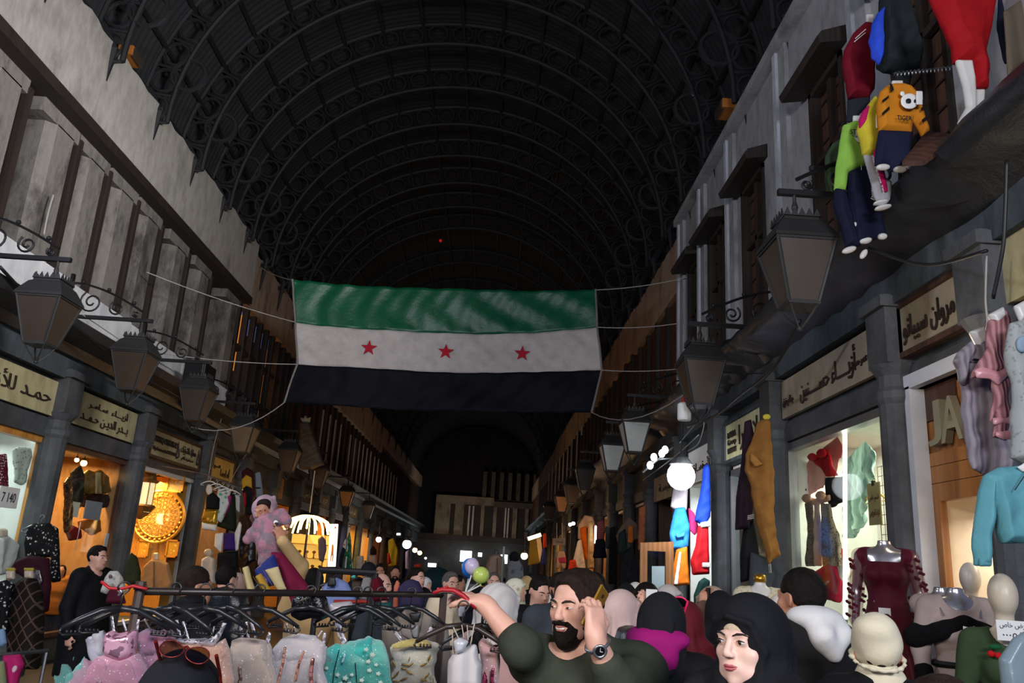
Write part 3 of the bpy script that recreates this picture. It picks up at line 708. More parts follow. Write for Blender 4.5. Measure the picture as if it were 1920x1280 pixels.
def band(name, v0, v1, mat):
    nu, nv = 150, 16; vs = [flag_pt(i / nu, v0 + (v1 - v0) * j / nv) for j in range(nv + 1) for i in range(nu + 1)]; w = nu + 1
    fs = [(j * w + i, (j + 1) * w + i, (j + 1) * w + i + 1, j * w + i + 1) for j in range(nv) for i in range(nu)]
    o = MB().add(vs, fs).build(name, mat, fl, smooth=True); o.modifiers.new('thickness', 'SOLIDIFY').thickness = .006; return o
band('green_stripe', 0, 1, M('flag_green', '#0a573a', 'cloth', rough=.4, bump=.9, sc=.6)); band('white_stripe', 1, 2, M('flag_white', '#bdb5b2', 'cloth', rough=.6)); band('black_stripe', 2, 2.999, M('flag_black', '#0c0e16', 'cloth', rough=.7))
for px, py in ((693, 654), (836, 660), (979, 663)):
    c = at(px, py, Y=FY); r = .165; vs = []
    for i in range(10):
        a = PI / 2 + i * PI / 5; q = r if i % 2 == 0 else r * .4
        x, z = c.x + q * math.cos(a), c.z + q * math.sin(a)
        vs.append((x, z))
    u0 = (c.x - rows3[1][0].x) / (rows3[1][2].x - rows3[1][0].x)
    yf = min(flag_pt(u0 + d, 1.5 + e).y for d in (-.03, 0, .03) for e in (-.4, 0, .4)) - .03
    MB().prism([(x, yf, z) for x, z in vs], (0, .012, 0)).build('star', M('flag_red', '#b0142c', 'cloth', rough=.6), fl)
for u in (0, 1): MB().tube([flag_pt(u, v) for v in np.linspace(0, 2.99, 16)], .022, 6).build('edge_tape', M('grey_tape', '#77736f', 'plain'), fl)
mROPE = M('rope', '#a8a4a0', 'plain')
def rope(a, b, label, sag=.08, r=.009):
    a, b = Vector(a), Vector(b); pts = [a.lerp(b, t) - Vector((0, 0, sag * 4 * t * (1 - t))) for t in np.linspace(0, 1, 9)]
    o = new_obj('rope', None, loc=a); tag(o, label, 'rope'); MB().tube(pts, r, 5).build('cord', mROPE, o)
    return o
for (u, v), tgt, lb in (((0, .02), at(487, 500, X=L - .1), 'thin rope from the top left flag corner to the left parapet'), ((0, 1), at(275, 510, X=L + .0), 'thin rope from the left end of the flag\'s green stripe to the gallery'), ((0, 2), at(285, 660, X=L + .0), 'thin rope from the left end of the flag\'s white stripe to the gallery'), ((0, 2.99), at(358, 800, X=L + .9), 'thin rope from the bottom left flag corner down to a lantern'),
                        ((1, .02), at(1288, 520, X=R), 'thin rope from the top right flag corner to the right wall'), ((1, 1), at(1280, 605, X=R), 'thin rope from the right end of the flag\'s green stripe to the right wall'), ((1, 2), at(1300, 688, X=R), 'thin rope from the right end of the flag\'s white stripe to the right wall'), ((1, 2.99), at(1285, 738, X=R - .9), 'white rope sagging from the bottom right flag corner toward a lantern')):
    rope(flag_pt(u, v), tgt, lb, sag=.05 if v < 2.9 else .25)
# ================================================================ street lanterns
mDUSTY = M('dusty_glass', '#3f342b', 'plain', rough=.35); mFROST = M('frosted_glass', '#b9bdb8', 'plain', rough=.4); mAMBG = M('amber_glass', '#c98a48', 'plain', rough=.3); mROOFI = M('lantern_iron', '#2c2b2b', 'plain', rough=.6, metal=.2)
def spiral(c, r, turns, a0, ax, n=26):
    return [Vector((c[0] + ax * r * (1 - .82 * t) * math.cos(a0 + turns * 2 * PI * t), 0, c[1] + r * (1 - .82 * t) * math.sin(a0 + turns * 2 * PI * t))) for t in np.linspace(0, 1, n)]
def make_lantern(label, side, pane, arm=1.1, simple=False, group=None, size=1.0):
    """origin = where the lantern body hangs; the bracket reaches back to the wall"""
    t = thing('street_lantern', label, 'lantern', group=group); s = 1 if side > 0 else -1; k = size
    a = 0 + PI / 4
    body = MB()
    for i in range(4):
        b0 = a + i * PI / 2; p = Vector((.17 * math.cos(b0), .17 * math.sin(b0), -.78)) * k; q = Vector((.335 * math.cos(b0), .335 * math.sin(b0), -.27)) * k
        body.tube([p, q], .016 * k, 6)
    body.lathe([(.35 * k, -.29 * k), (.35 * k, -.26 * k)], n=4, a0=a).lathe([(.18 * k, -.8 * k), (.18 * k, -.77 * k)], n=4, a0=a); body.build('frame', mROOFI, t)
    for i in range(4):
        b0 = a + i * PI / 2; b1 = b0 + PI / 2; P = [Vector((r * math.cos(b), r * math.sin(b), z)) * k for r, b, z in ((.165, b0, -.77), (.165, b1, -.77), (.325, b1, -.28), (.325, b0, -.28))]
        nv = (P[1] - P[0]).cross(P[3] - P[0]).normalized() * .006; MB().prism(P, nv).build('glass_pane', pane, t)
    rf = MB().lathe([(.37 * k, -.27 * k), (.36 * k, -.24 * k), (.25 * k, -.1 * k), (.21 * k, -.08 * k), (.2 * k, -.04 * k)], n=4, a0=a)
    for i in range(4):
        b0 = a + i * PI / 2; p, q = Vector((.215 * math.cos(b0), .215 * math.sin(b0), -.05)) * k, Vector((.215 * math.cos(b0 + PI / 2), .215 * math.sin(b0 + PI / 2), -.05)) * k
        for j in range(5):
            c0, c1 = p.lerp(q, j / 5), p.lerp(q, (j + 1) / 5); rf.prism([c0, c1, (c0 + c1) / 2 + Vector((0, 0, .07 * k))], (p + q).normalized() * .01)
    rf.build('lantern_roof', mROOFI, t)
    fn = MB()
    for i in range(4):
        b0 = a + i * PI / 2; fn.tube([Vector((.16 * math.cos(b0), .16 * math.sin(b0), -.79)) * k, Vector((.1 * math.cos(b0), .1 * math.sin(b0), -.88)) * k, Vector((.02 * math.cos(b0), .02 * math.sin(b0), -.97)) * k], .01 * k, 5)
    fn.ball((0, 0, -.98 * k), .025 * k, 8); fn.build('finial', mROOFI, t)
    hg = MB().lathe([(.02, -.05), (.03, 0), (.018, .04), (.03, .09), (.016, .14), (.016, .22)], n=8); hg.build('hanging_rod', mROOFI, t)
    br = MB(); br.box((.14 * s, -.025, .2), (-arm * s, .025, .25))
    if not simple:
        br.tube([Vector((-arm * s + s * arm * .98 * u, 0, .3 + .42 * math.sin(PI * (.5 + .46 * u)) ** 1.0)) for u in np.linspace(0, 1, 12)], .017, 6)
        for c, r in (((-arm * .7, .45), .17), ((-arm * .36, .38), .11), ((-arm * .1, .31), .05)):
            br.tube([Vector((p.x * s, 0, p.z)) for p in spiral(c, r, 1.6, 2.2, 1)], .013, 6)
        for u in (.15, .5, .85): br.ball((-arm * s * (1 - u), 0, .33 + .42 * math.sin(PI * (.5 + .46 * u))), .03, 8)
        br.box((-arm * s - .02 * s, -.03, .1), (-arm * s + .02 * s, .03, .85))
    br.build('bracket', mIRON, t)
    return t
LANT = [(-1, 85, 600, mDUSTY, 'large dark lantern with brown panes above the leftmost cream sign'), (-1, 250, 694, mDUSTY, 'dark lantern on a scrolled bracket above the two-line Arabic sign'), (-1, 369, 757, mDUSTY, 'brown-paned lantern under the black loudspeaker box'), (-1, 457, 822, M('hazy_glass', '#6f5c44', 'plain', rough=.4), 'hazy yellowish lantern above the small yellowed sign'), (-1, 542, 862, mDUSTY, 'lantern below the gown on the gallery, left row'), (-1, 598, 895, mDUSTY, 'lantern right of the gown on the gallery, left row'), (-1, 650, 934, mAMBG, 'small lantern above the flag on a pole, left row'), (-1, 690, 958, mDUSTY, 'tiny dark lantern far down the left row'),
        (1, 1495, 512, mDUSTY, 'largest lantern with brown panes below the child mannequins'), (1, 1313, 716, mDUSTY, 'dark lantern above the white cylinder lamp, right row'), (1, 1189, 818, mFROST, 'pale frosted lantern nearest the glaring bulb'), (1, 1147, 857, mFROST, 'grey-white lantern left of the pale frosted one'), (1, 1096, 898, mDUSTY, 'dim lantern below and left of the grey-white one'), (1, 1053, 944, mAMBG, 'small amber-lit lantern far down the right row'), (1, 1072, 925, mDUSTY, 'dim lantern just above the amber-lit one'), (1, 1030, 960, mDUSTY, 'tiny dark lantern below the amber-lit one')]
for sd, px, py, pn, lb in LANT:
    arm = 1.1; x = (L + .0 + arm) if sd < 0 else (R - .0 - arm)
    c = at(px, py, X=x); t = make_lantern(lb, -sd, pn, arm, simple=c.y > 24); t.location = (x, c.y, c.z + .5)
c = at(1283, 770, X=2.3); t = thing('cylinder_lamp', 'white cylinder lamp with a red cap hanging under a dark lantern', 'lamp', c)
MB().lathe([(.075, -.12), (.085, -.1), (.085, .08), (.06, .1)], c, 14).build('lamp_shade', mWHITE, t, smooth=False); MB().lathe([(.03, .1), (.035, .14), (.02, .18)], c, 10).build('cap', M('red_plastic', '#b02020', 'plain'), t); MB().tube([c + Vector((0, 0, .18)), c + Vector((0, 0, .5)), Vector((R, c.y, c.z + .55))], .01, 5).build('bracket', mIRON, t)
# boxes and small fixtures on the walls
c = at(372, 716, X=L + .5); t = thing('loudspeaker', 'black loudspeaker box standing behind a lantern on the left cornice', 'loudspeaker', c)
MB().box(c - Vector((.2, .3, .33)), c + Vector((.2, .3, .33))).build('cabinet', mIRON, t, bevel=.02); MB().lathe([(.16, 0), (.17, .02), (.05, .03)], (0, 0, 0), 16).build('cone', mROOFI, t, world=False).matrix_local = Matrix(((0, 0, 1, .2), (1, 0, 0, 0), (0, 1, 0, 0), (0, 0, 0, 1)))
MB().box(c + Vector((-.25, -.04, -.5)), c + Vector((.05, .04, -.33))).build('stand', mIRON, t)
for px, py, X, lb, sg in ((245, 106, L - .05, 'orange box floodlight on top of the left parapet', 1), (1362, 205, R - .15, 'orange box floodlight on top of the right wall', -1)):
    c = at(px, py, X=X); t = thing('floodlight', lb, 'floodlight', c)
    MB().box(c - Vector((.12, .2, .08)), c + Vector((.12, .2, .08))).build('housing', M('orange_box', '#a8672a', 'plain', rough=.5), t, bevel=.01); MB().box(c + Vector((.1 * sg, -.17, -.1)), c + Vector((.14 * sg, .17, .05))).build('lens', mDUSTY, t); MB().tube([c + Vector((-.2 * sg, 0, .2)), c], .025, 6).build('mount', mIRON, t)
c = at(826, 451, Y=24); t = thing('warning_lamp', 'tiny red lamp hanging under the dark vault', 'lamp', c); MB().ball(c, .05, 8).build('bulb', M('red_lamp', '#ff2020', 'emit', emit=.25), t); MB().tube([c, c + Vector((0, 0, 1.6))], .008, 4).build('cord', mIRON, t)
# loose cables along the walls
mCABLE = M('black_cable', '#141416', 'plain', rough=.5); mCABLEW = M('pale_cable', '#9a968f', 'plain', rough=.5)
def cable(pts, lb, mat=mCABLE, r=.012, name='cable'):
    P = [Vector(p) for p in pts]; Q = []
    for i in range(len(P) - 1):
        p0, p1, p2, p3 = P[max(i - 1, 0)], P[i], P[i + 1], P[min(i + 2, len(P) - 1)]
        for t in np.linspace(0, 1, 6, False): Q.append(.5 * ((2 * p1) + (p2 - p0) * t + (2 * p0 - 5 * p1 + 4 * p2 - p3) * t * t + (3 * p1 - p0 - 3 * p2 + p3) * t ** 3))
    Q.append(P[-1]); o = MB().tube([q - Q[0] for q in Q], r, 5).build(name, mat, smooth=True); o.location = Q[0]; return tag(o, lb, 'cable')
def pxs(l, X): return [at(a, b, X=X) for a, b in l]
cable(pxs([(1630, 465), (1700, 490), (1760, 495), (1850, 470)], R - .66), 'black cable drooping under the child mannequins\' feet')
cable(pxs([(1888, 300), (1885, 400), (1880, 470), (1862, 560)], R - .66), 'black cable running down by the top right sign')
cable(pxs([(1850, 480), (1848, 560), (1851, 610), (1835, 640)], R - .2), 'pale cable hanging beside the white dresses', mCABLEW, .008)
cable(pxs([(0, 500), (60, 560), (150, 620), (240, 690), (330, 740), (420, 800), (500, 850)], L + .6), 'black cable bundle looping along the left cornice', mCABLE, .02)
cable(pxs([(155, 590), (260, 660), (330, 700), (420, 775), (458, 790)], L + .3), 'thin pale cable strung between the left lanterns', mCABLEW, .007)
cable(pxs([(415, 785), (400, 840), (390, 900)], L + .5), 'pale cord hanging down past the small yellowed sign', mCABLEW, .008)
cable(pxs([(462, 850), (450, 870), (430, 905)], L + .5), 'pale cord slanting from the hazy lantern to the clothes rail', mCABLEW, .008)
cable(pxs([(1290, 800), (1340, 780), (1390, 740), (1450, 690), (1500, 600)], R - .62), 'black cable looping along the right cornice past two lanterns', mCABLE, .018)
cable(pxs([(1275, 830), (1300, 800), (1320, 790), (1310, 830), (1290, 845)], R - .3), 'tangled pale wires above the glaring bulb', mCABLEW, .008)
cable(pxs([(1205, 900), (1260, 860), (1310, 815)], R - .5), 'pale stay wire slanting above the row of spotlights', mCABLEW, .008)
cable(pxs([(100, 365), (90, 400), (82, 440)], L - .1), 'pale cable dangling between the first gallery columns', mCABLEW, .015)
cable(pxs([(1205, 0), (1235, 60), (1262, 110), (1300, 180)], 1.8), 'dark cable hanging under the vault at upper right', mCABLE, .014)
# ================================================================ people
SKIN = {'light': M('skin_light', '#d9a690', 'plain', rough=.5, sc=2), 'fair': M('skin_fair', '#e6bfae', 'plain', rough=.5, sc=2), 'tan': M('skin_tan', '#b67f63', 'plain', rough=.5, sc=2)}
mHAIR = M('dark_hair', '#17110e', 'fur', col2='#0b0807', rough=.55, bump=.6); mHAIRB = M('brown_hair', '#2a1d16', 'fur', col2='#120c09', rough=.55, bump=.6); mHAIRG = M('grey_hair', '#6a6460', 'fur', col2='#3a3531', rough=.6)
mEYEW = M('eye_white', '#c9c2bb', 'plain', rough=.2); mIRIS = M('iris', '#2c1a12', 'plain', rough=.15); mLIP = M('lips', '#b0565c', 'plain', rough=.4); mLIPM = M('lips_pale', '#a8645a', 'plain', rough=.5); mTEETH = M('teeth', '#e9e4da', 'plain', rough=.3)
mBROW = M('eyebrow', '#1d1511', 'plain', rough=.8)
def rotz(a): c, s = math.cos(a), math.sin(a); return np.array([[c, -s, 0], [s, c, 0], [0, 0, 1]])
def rotx(a): c, s = math.cos(a), math.sin(a); return np.array([[1, 0, 0], [0, c, -s], [0, s, c]])
def roty(a): c, s = math.cos(a), math.sin(a); return np.array([[c, 0, s], [0, 1, 0], [-s, 0, c]])
def head_sdf(female=False, smile=0.0, wide=1.0):
    s = SDF(); w = wide
    s.ell((0, .014, .024), (.076 * w, .096, .094)); s.ell((0, -.028, -.045), (.057 * w, .062, .068), k=.035)
    s.cone((-.03 * w, -.052, -.078), (.03 * w, -.052, -.078), .028, .028, k=.03)
    s.ell((0, -.075, -.1), (.02 if not female else .015, .017, .015), k=.022)
    for x in (-1, 1):
        s.ell((x * .043 * w, -.058, -.028 + smile * .006), (.023, .021, .02 + smile * .004), k=.022)
        s.cone((x * .012, -.088, .022), (x * .045, -.078, .02), .009, .007, k=.014)
        s.ell((x * .033, -.101, .003), (.02, .016, .012), 's', .014)
        s.ell((x * .033, -.0775, .003), (.0155, .0135, .0105), k=.004)
        s.ell((x * .076 * w, .012, -.008), (.008, .02, .031), k=.006, rot=rotz(-x * .35)); s.ell((x * .083 * w, .006, -.006), (.006, .01, .018), 's', .006)
    s.cone((0, -.088, .016), (0, -.109, -.026), .0075, .0105 if female else .0125, k=.012)
    for x in (-1, 1): s.ell((x * .0115, -.1, -.031), (.0085, .009, .007), k=.006)
    s.ell((0, -.087, -.062), (.026 + .006 * smile, .0095, .014), k=.014)
    if smile: s.ell((0, -.102, -.064), (.019, .012, .006), 's', .004)
    return s
def hand_sdf(s, wrist, d, w, n, curl=.5, k=1.0, spread=.08, curls=None, thumb=.5):
    """palm, four unequal bent fingers and a side thumb; d along the hand, w toward the thumb, n the way the fingers close"""
    d, n = nrm(d), np.array(n, float); n = nrm(n - d * (n @ d)); w0 = np.cross(n, d); w = w0 if w0 @ np.array(w, float) >= 0 else -w0; wr = np.array(wrist, float)
    rot = np.stack([w, n, d], 1)
    s.box(wr + d * .048 * k, (.039 * k, .0135 * k, .048 * k), .012 * k, 'u', .014, rot)
    s.cone(wr - d * .02 * k, wr + d * .02 * k, .025 * k, .028 * k, k=.02)
    for i, (o, ln, rr) in enumerate(((.029, .072, .0088), (.010, .080, .0092), (-.010, .075, .0087), (-.029, .058, .0076))):
        b = wr + d * (.088 - abs(o - .008) * .18) * k + w * o * k; a = 0.0; pts = [b]; c = (curls[i] if curls else curl * (1 + .12 * i)); dd = d + w * o * spread / .03
        for q, f in enumerate((.44, .32, .24)):
            a += c * (.75 if q == 0 else 1.0); v = nrm(nrm(dd) * math.cos(a) + n * math.sin(a)); pts.append(pts[-1] + v * ln * f * k)
        s.chain(pts, [rr * k, rr * .95 * k, rr * .85 * k, rr * .72 * k], k=.004)
    tb = wr + d * .022 * k + w * .032 * k; t1 = tb + nrm(d * .7 + w * .65 + n * .35 * thumb) * .04 * k; t2 = t1 + nrm(d * .9 + w * .15 + n * .75 * thumb) * .03 * k; t3 = t2 + nrm(d * .9 - w * .05 + n * .9 * thumb) * .022 * k
    s.chain([tb, t1, t2, t3], [.015 * k, .0115 * k, .010 * k, .008 * k], k=.008)
def person(label, px, py, Y, yaw, female=False, skin='tan', h=None, top=None, topkind='shirt', bottom=None, hair=mHAIR, hairkind='short', hijab=None, hijabkind='full', hood=None, beard=None, cap=None, head_yaw=0, head_pitch=0, head_roll=0,
           arms=None, hands=None, res=None, smile=0.0, build=1.0, group=None, sleeve=1.0, face=None, collar=None, wide=1.0, scarf=None, shoes=True, under=None, lean=0.0, hx=0.0, hood_up=.05):
    """px, py = where the crown of the head shows in the photo; Y = distance; yaw 0 faces the camera, 90 faces photo right"""
    cr = at(px, py, Y=Y); h = h or cr.z; k = h / 1.735; ya = math.radians(yaw)
    extra = .02 if (hijab or cap) else .008
    RZ = rotz(ya)
    loc = Vector((cr.x, cr.y, 0)); far = Y > 5.6
    res = res or (.0075 if Y < 3.6 else .012 if Y < 5.6 else .018 if Y < 9 else .024)
    B = build
    def lw(p): return (RZ.T @ (np.array(p, float) - np.array(loc))) # world -> local
    HS = k * (1.0 if not female else .97)
    hc = np.array((hx, -.012 * k - lean, h - extra * k - .118 * HS)); RH = rotz(math.radians(head_yaw)) @ rotx(math.radians(head_pitch)) @ roty(math.radians(head_roll))
    hsd = head_sdf(female, smile, wide)
    def in_head(s2, op='u', kk=.02): return lambda P: s2(((P - hc.astype(np.float32)) @ RH.astype(np.float32)) / HS) * HS
    def hp(p): return hc + RH @ (np.array(p, float) * HS)
    sh = .185 * (1 if not female else .86) * k * B; shz = 1.43 * k; D = {}
    for sg, nm in ((-1, 'n'), (1, 'p')):
        a = (arms or {}).get(nm)
        if a is None: a = [(sg * (sh + .05 * k), .02, 1.14 * k), (sg * (sh + .045 * k), -.05 * k, .89 * k)]
        else: a = [lw(q) for q in a]
        D[nm] = [np.array((sg * sh, .0, shz - .02 * k)), np.array(a[0], float), np.array(a[1], float)]
    def torso(s, e, kk=.05):
        s.ell((0, 0, 1.27 * k), (.165 * k * B + e, .108 * k * B + e, .2 * k + e)); s.ell((0, -.01 * B, 1.08 * k), (.142 * k * B + e, .105 * k * B + e, .17 * k + e), k=kk); s.ell((0, .005, .92 * k), (.165 * k * (B if not female else 1.05) + e, .115 * k * B + e, .14 * k + e), k=kk)
        s.cone((-sh * .82, .005, shz - .005 * k), (sh * .82, .005, shz - .005 * k), .06 * k + e, .06 * k + e, k=kk); s.cone((0, .012, 1.42 * k), (0, .006, 1.49 * k), .065 * k + e * .7, .055 * k + e * .4, k=kk)
        if female:
            for x in (-1, 1): s.ell((x * .075 * k, -.085 * k, 1.26 * k), (.06 * k + e * .6, .055 * k + e * .6, .06 * k + e * .6), k=.04)
        return s
    def arm(s, nm, e, f=1.0, kk=.03):
        a, b, c = D[nm]; c2 = b + (c - b) * f
        e = e * .7; B2 = 1 + (B - 1) * .5; s.chain([a, b, c2], [.056 * k * B2 + e, .044 * k * B2 + e, (.028 + (1 - f) * .016) * k * B2 + e], k=kk); return s
    legs = [((x * .09 * k, .005, .9 * k), (x * .1 * k, -.015, .5 * k), (x * .1 * k, .02, .09 * k)) for x in (-1, 1)]
    s = SDF(); torso(s, -.004)
    for nm in ('n', 'p'): arm(s, nm, 0)
    for l in legs: s.chain(l, [.085 * k, .06 * k, .04 * k], k=.03)
    for l in legs: s.cone((l[2][0], .03, .045 * k), (l[2][0], -.13 * k, .035 * k), .036 * k, .03 * k, k=.03)
    nb = np.array((0, .02 * k, 1.44 * k)); s.cone(nb, hp((0, .022, -.07)), .06 * k * (1 if not female else .86) * (.5 + .5 * B), .052 * k * (1 if not female else .85) * (.5 + .5 * B), k=.025)
    s.sub(in_head(hsd), k=.02)
    for nm, sg in (('n', -1), ('p', 1)):
        a, b, c = D[nm]; hd = (hands or {}).get(nm)
        if hd: hand_sdf(s, c, RZ.T @ np.array(hd['d'], float), RZ.T @ np.array(hd['w'], float), RZ.T @ np.array(hd['n'], float), hd.get('curl', .5), k, curls=hd.get('curls'), thumb=hd.get('thumb', .5), spread=hd.get('spread', .08))
        else: hand_sdf(s, c, c - b, (0, -1, .1), (-sg, 0, 0), .3, k)
    pts = np.array([q for nm in D for q in D[nm]] + [hp((0, 0, .15)), hp((0, -.15, 0)), hp((0, .15, 0)), (.2, .16, 0), (-.2, -.22, 0)])
    lo, hi = pts.min(0) - .14, pts.max(0) + .14; lo[2] = -.01
    sk = SKIN[skin]
    ro = sdf_obj('person', s, lo, hi, res, sk); ro.location = loc; ro.rotation_euler = (0, 0, ya); tag(ro, label, 'person', group)
    def child(name, s2, mat, r=None, lo2=None, hi2=None): return sdf_obj(name, s2, lo if lo2 is None else lo2, hi if hi2 is None else hi2, r or res, mat, ro)
    hlo, hhi = hc - .2 * k, hc + .2 * k
    # garments
    if top is not None:
        e = {'shirt': .014, 'sweater': .022, 'coat': .032, 'puffer': .045, 'abaya': .028}[topkind]
        hem = {'shirt': .84, 'sweater': .82, 'coat': .5, 'puffer': .78, 'abaya': .05}[topkind] * k
        s = SDF(); torso(s, e)
        if topkind in ('coat', 'abaya'): s.cone((0, .01, .95 * k), (0, .01, hem - .05), .165 * k + e, (.19 if topkind == 'coat' else .26) * k, k=.06)
        elif hem < .86 * k: s.cone((0, .005, .98 * k), (0, .005, hem - .08), .15 * k * B + e, .165 * k * B + e, k=.05)
        for nm in ('n', 'p'): arm(s, nm, e, sleeve if np.isscalar(sleeve) else sleeve[nm])
        s.wrinkle(.0035 if topkind != 'puffer' else .006, (17, 17, 15) if topkind != 'puffer' else (6, 6, 46), ph=px * .1)
        s.half((0, 0, hem), (0, 0, -1), 'i', .01)
        s.cone(nb + np.array((0, -.03 * k, .05 * k)), hp((0, -.03, -.1)), .065 * k, .09 * k, 's', .012)
        child('coat' if topkind in ('coat', 'puffer') else 'robe' if topkind == 'abaya' else 'sweater' if topkind == 'sweater' else 'shirt', s, top)
        if collar is not None:
            s = SDF(); s.cone(nb + np.array((0, 0, .0)), nb + np.array((0, 0, .075 * k)), .083 * k, .085 * k); s.cone(nb + np.array((0, 0, .0)), nb + np.array((0, -.02, .14 * k)), .066 * k, .07 * k, 's', .006); child('collar', s, collar)
        if under is not None:
            s = SDF(); s.ell((0, -.13 * k, 1.33 * k), (.045 * k, .03 * k, .13 * k)); s.sub(torso(SDF(), .034), 'i', .01); child('undershirt', s, under)
    if bottom is not None and topkind != 'abaya':
        s = SDF(); s.ell((0, .005, .93 * k), (.178 * k, .128 * k, .15 * k))
        for l in legs: s.chain(l, [.1 * k, .082 * k, .07 * k], k=.03)
        s.half((0, 0, 1.0 * k), (0, 0, 1), 'i', .01); s.half((0, 0, .07 * k), (0, 0, -1), 'i', .01); s.wrinkle(.003, (20, 20, 18)); child('trousers', s, bottom, max(res, .014))
    if shoes:
        for l in legs:
            s = SDF(); s.cone((l[2][0], .045, .05 * k), (l[2][0], -.14 * k, .042 * k), .046 * k, .04 * k); s.half((0, 0, .0), (0, 0, -1), 'i', .004); child('shoe', s, M('shoe_black', '#141416', 'plain', rough=.4), max(res, .014))
    # hair and head coverings, in head space
    if hijab is not None:
        q = SDF(); q.ell((0, .016, .025), (.0925, .114, .109)); q.ell((0, .045, -.02), (.084, .095, .1), k=.05); q.cone((0, .015, -.06), (0, .03, -.22), .08, .1, k=.05)
        q.chain([(0, -.098, .07), (-.055, -.078, .055), (-.078, -.045, -.02), (-.06, -.06, -.1), (0, -.085, -.14), (.06, -.06, -.1), (.078, -.045, -.02), (.055, -.078, .055), (0, -.098, .07)], [.008] * 9, k=.014)
        for x in (-1, 1):
            q.chain([(x * .03, .09, .09), (x * .06, .115, -.02), (x * .075, .115, -.2)], [.008, .012, .016], k=.012); q.chain([(x * .088, .03, .03), (x * .094, .02, -.08), (x * .1, .04, -.2)], [.006, .01, .014], k=.012)
        q.chain([(-.075, -.02, -.08), (-.03, -.09, -.155), (.05, -.085, -.19), (.11, -.02, -.2)], [.01, .014, .015, .012], k=.012); q.chain([(0, .13, -.0), (.012, .135, -.1), (-.01, .13, -.22)], [.007, .011, .014], k=.01)
        s = SDF(); s.sub(in_head(q))
        s.cone(hp((0, .02, -.15)), (0, .015, 1.36 * k), .095 * k, .155 * k, k=.06)
        if hijabkind != 'short':
            s.ell((0, -.03, 1.33 * k), (.175 * k, .135 * k, .12 * k), k=.06); s.cone((-sh * .75, .0, shz + .01), (sh * .75, .0, shz + .01), .075 * k, .075 * k, k=.06)
        s.wrinkle(.0028, (34, 34, 17), ph=px * .07)
        f = SDF(); f.ell((0, -.12, -.02), (.054, .08, .078)); f.ell((0, -.12, -.07), (.047, .062, .052), k=.03); g = in_head(f)
        s.sub(g, 's', .012)
        child('hijab', s, hijab)
        if under is None and face is not None and face.get('band'):
            q = SDF(); q.ell((0, .012, .024), (.0795, .1, .098)); c2 = SDF(); c2.half((0, 0, .044), (0, .2, -1), 'u'); q.sub(c2, 'i', .003); child('headband', SDF().sub(in_head(q)), face['band'], None, hlo, hhi)
    elif cap is not None:
        q = SDF(); q.ell((0, .014, .03), (.089, .109, .1))
        if cap[1] == 'beanie':
            q.ell((0.015, .075, .085), (.07, .075, .05), k=.05); q.half((0, 0, -.045), (0, -.35, -1), 'i', .012); q.chain([(.092 * math.cos(a), .012 + .112 * math.sin(a), -.022 + .035 * math.sin(-a)) for a in np.linspace(0, 2 * PI, 17)], [.007] * 17, k=.012); q.wrinkle(.0014, (40, 40, 60))
        else:
            q.half((0, 0, .02), (0, 0, -1), 'i', .008); q.ell((0, -.12, .022), (.07, .075, .007), k=.008)
        q.wrinkle(.002, (30, 30, 30)); child('cap', SDF().sub(in_head(q)), cap[0], None, hlo, hhi)
    if hair is not None and hijab is None:
        q = SDF(); q.ell((0, .017, .027), (.081 * wide, .1, .098))
        if hairkind == 'short':
            q.ell((0, -.03, .09), (.046 * wide, .05, .021), k=.025); q.half((0, .0, -.035), (0, -.75, -1), 'i', .012)
        elif hairkind == 'buzz': q.half((0, .02, -.02), (0, -.55, -1), 'i', .012)
        elif hairkind == 'balding': q.ell((0, -.06, .11), (.07, .1, .06), 's', .01); q.half((0, 0, -.03), (0, -.7, -1), 'i', .012)
        elif hairkind == 'long': q.ell((0, .05, -.05), (.085, .07, .14), k=.04); q.cone((0, .06, -.1), (0, .07, -.28), .07, .03, k=.03)
        fm = SDF(); fm.ell((0, -.1, -.004), (.07 * wide, .066, .093)); q.sub(fm, 's', .006)
        for x in (-1, 1): q.ell((x * .08 * wide, -.012, -.02), (.02, .036, .04), 's', .008)
        q.wrinkle(.0016, (150, 130, 120)); child('hair', SDF().sub(in_head(q)), hair, min(res, .0048) if Y < 4 else None, hlo, hhi)
    if beard is not None:
        q = SDF(); q.ell((0, -.034, -.07), (.062 * wide, .066, .058)); q.ell((0, -.074, -.11), (.034, .03, .03), k=.03); q.cone((-.022, -.102, -.046), (.022, -.102, -.046), .0075, .0075, k=.006)
        up = SDF(); up.half((0, -.04, -.043), (0, .28, 1), 'u'); q.sub(up, 'i', .008); q.ell((0, -.105, -.0655), (.024, .026, .0115), 's', .006)
        for x in (-1, 1): q.cone((x * .066 * wide, -.005, .0), (x * .062 * wide, -.02, -.05), .011, .014, k=.012)
        q.wrinkle(.0015, (90, 90, 90)); child('beard', SDF().sub(in_head(q)), beard, min(res, .007), hlo, hhi)
    if hood is not None:
        k0 = k; s = SDF(); s.ell((0, .06 * k, 1.49 * k), (.122 * k, .1 * k, .052 * k)); s.ell((0, .125 * k, 1.43 * k), (.085 * k, .045 * k, .075 * k), k=.05); s.cone((-.05 * k, .15 * k, 1.43 * k), (0, .15 * k, 1.36 * k), .04 * k, .02 * k, k=.04); s.cone((.05 * k, .15 * k, 1.43 * k), (0, .15 * k, 1.36 * k), .04 * k, .02 * k, k=.04); s.ell((0, -.05, 1.43 * k), (.09 * k, .07 * k, .045 * k), k=.04)
        s.cone((0, .015, 1.36 * k), hp((0, .0, -.06)), .07 * k, .098 * k, 's', .015); s.wrinkle(.004, (22, 22, 22), 1.0); V_ = s; u_ = np.array((0, 0, hood_up), np.float32); s = SDF().sub(lambda P: V_(P - u_)); child('hood', s, hood)
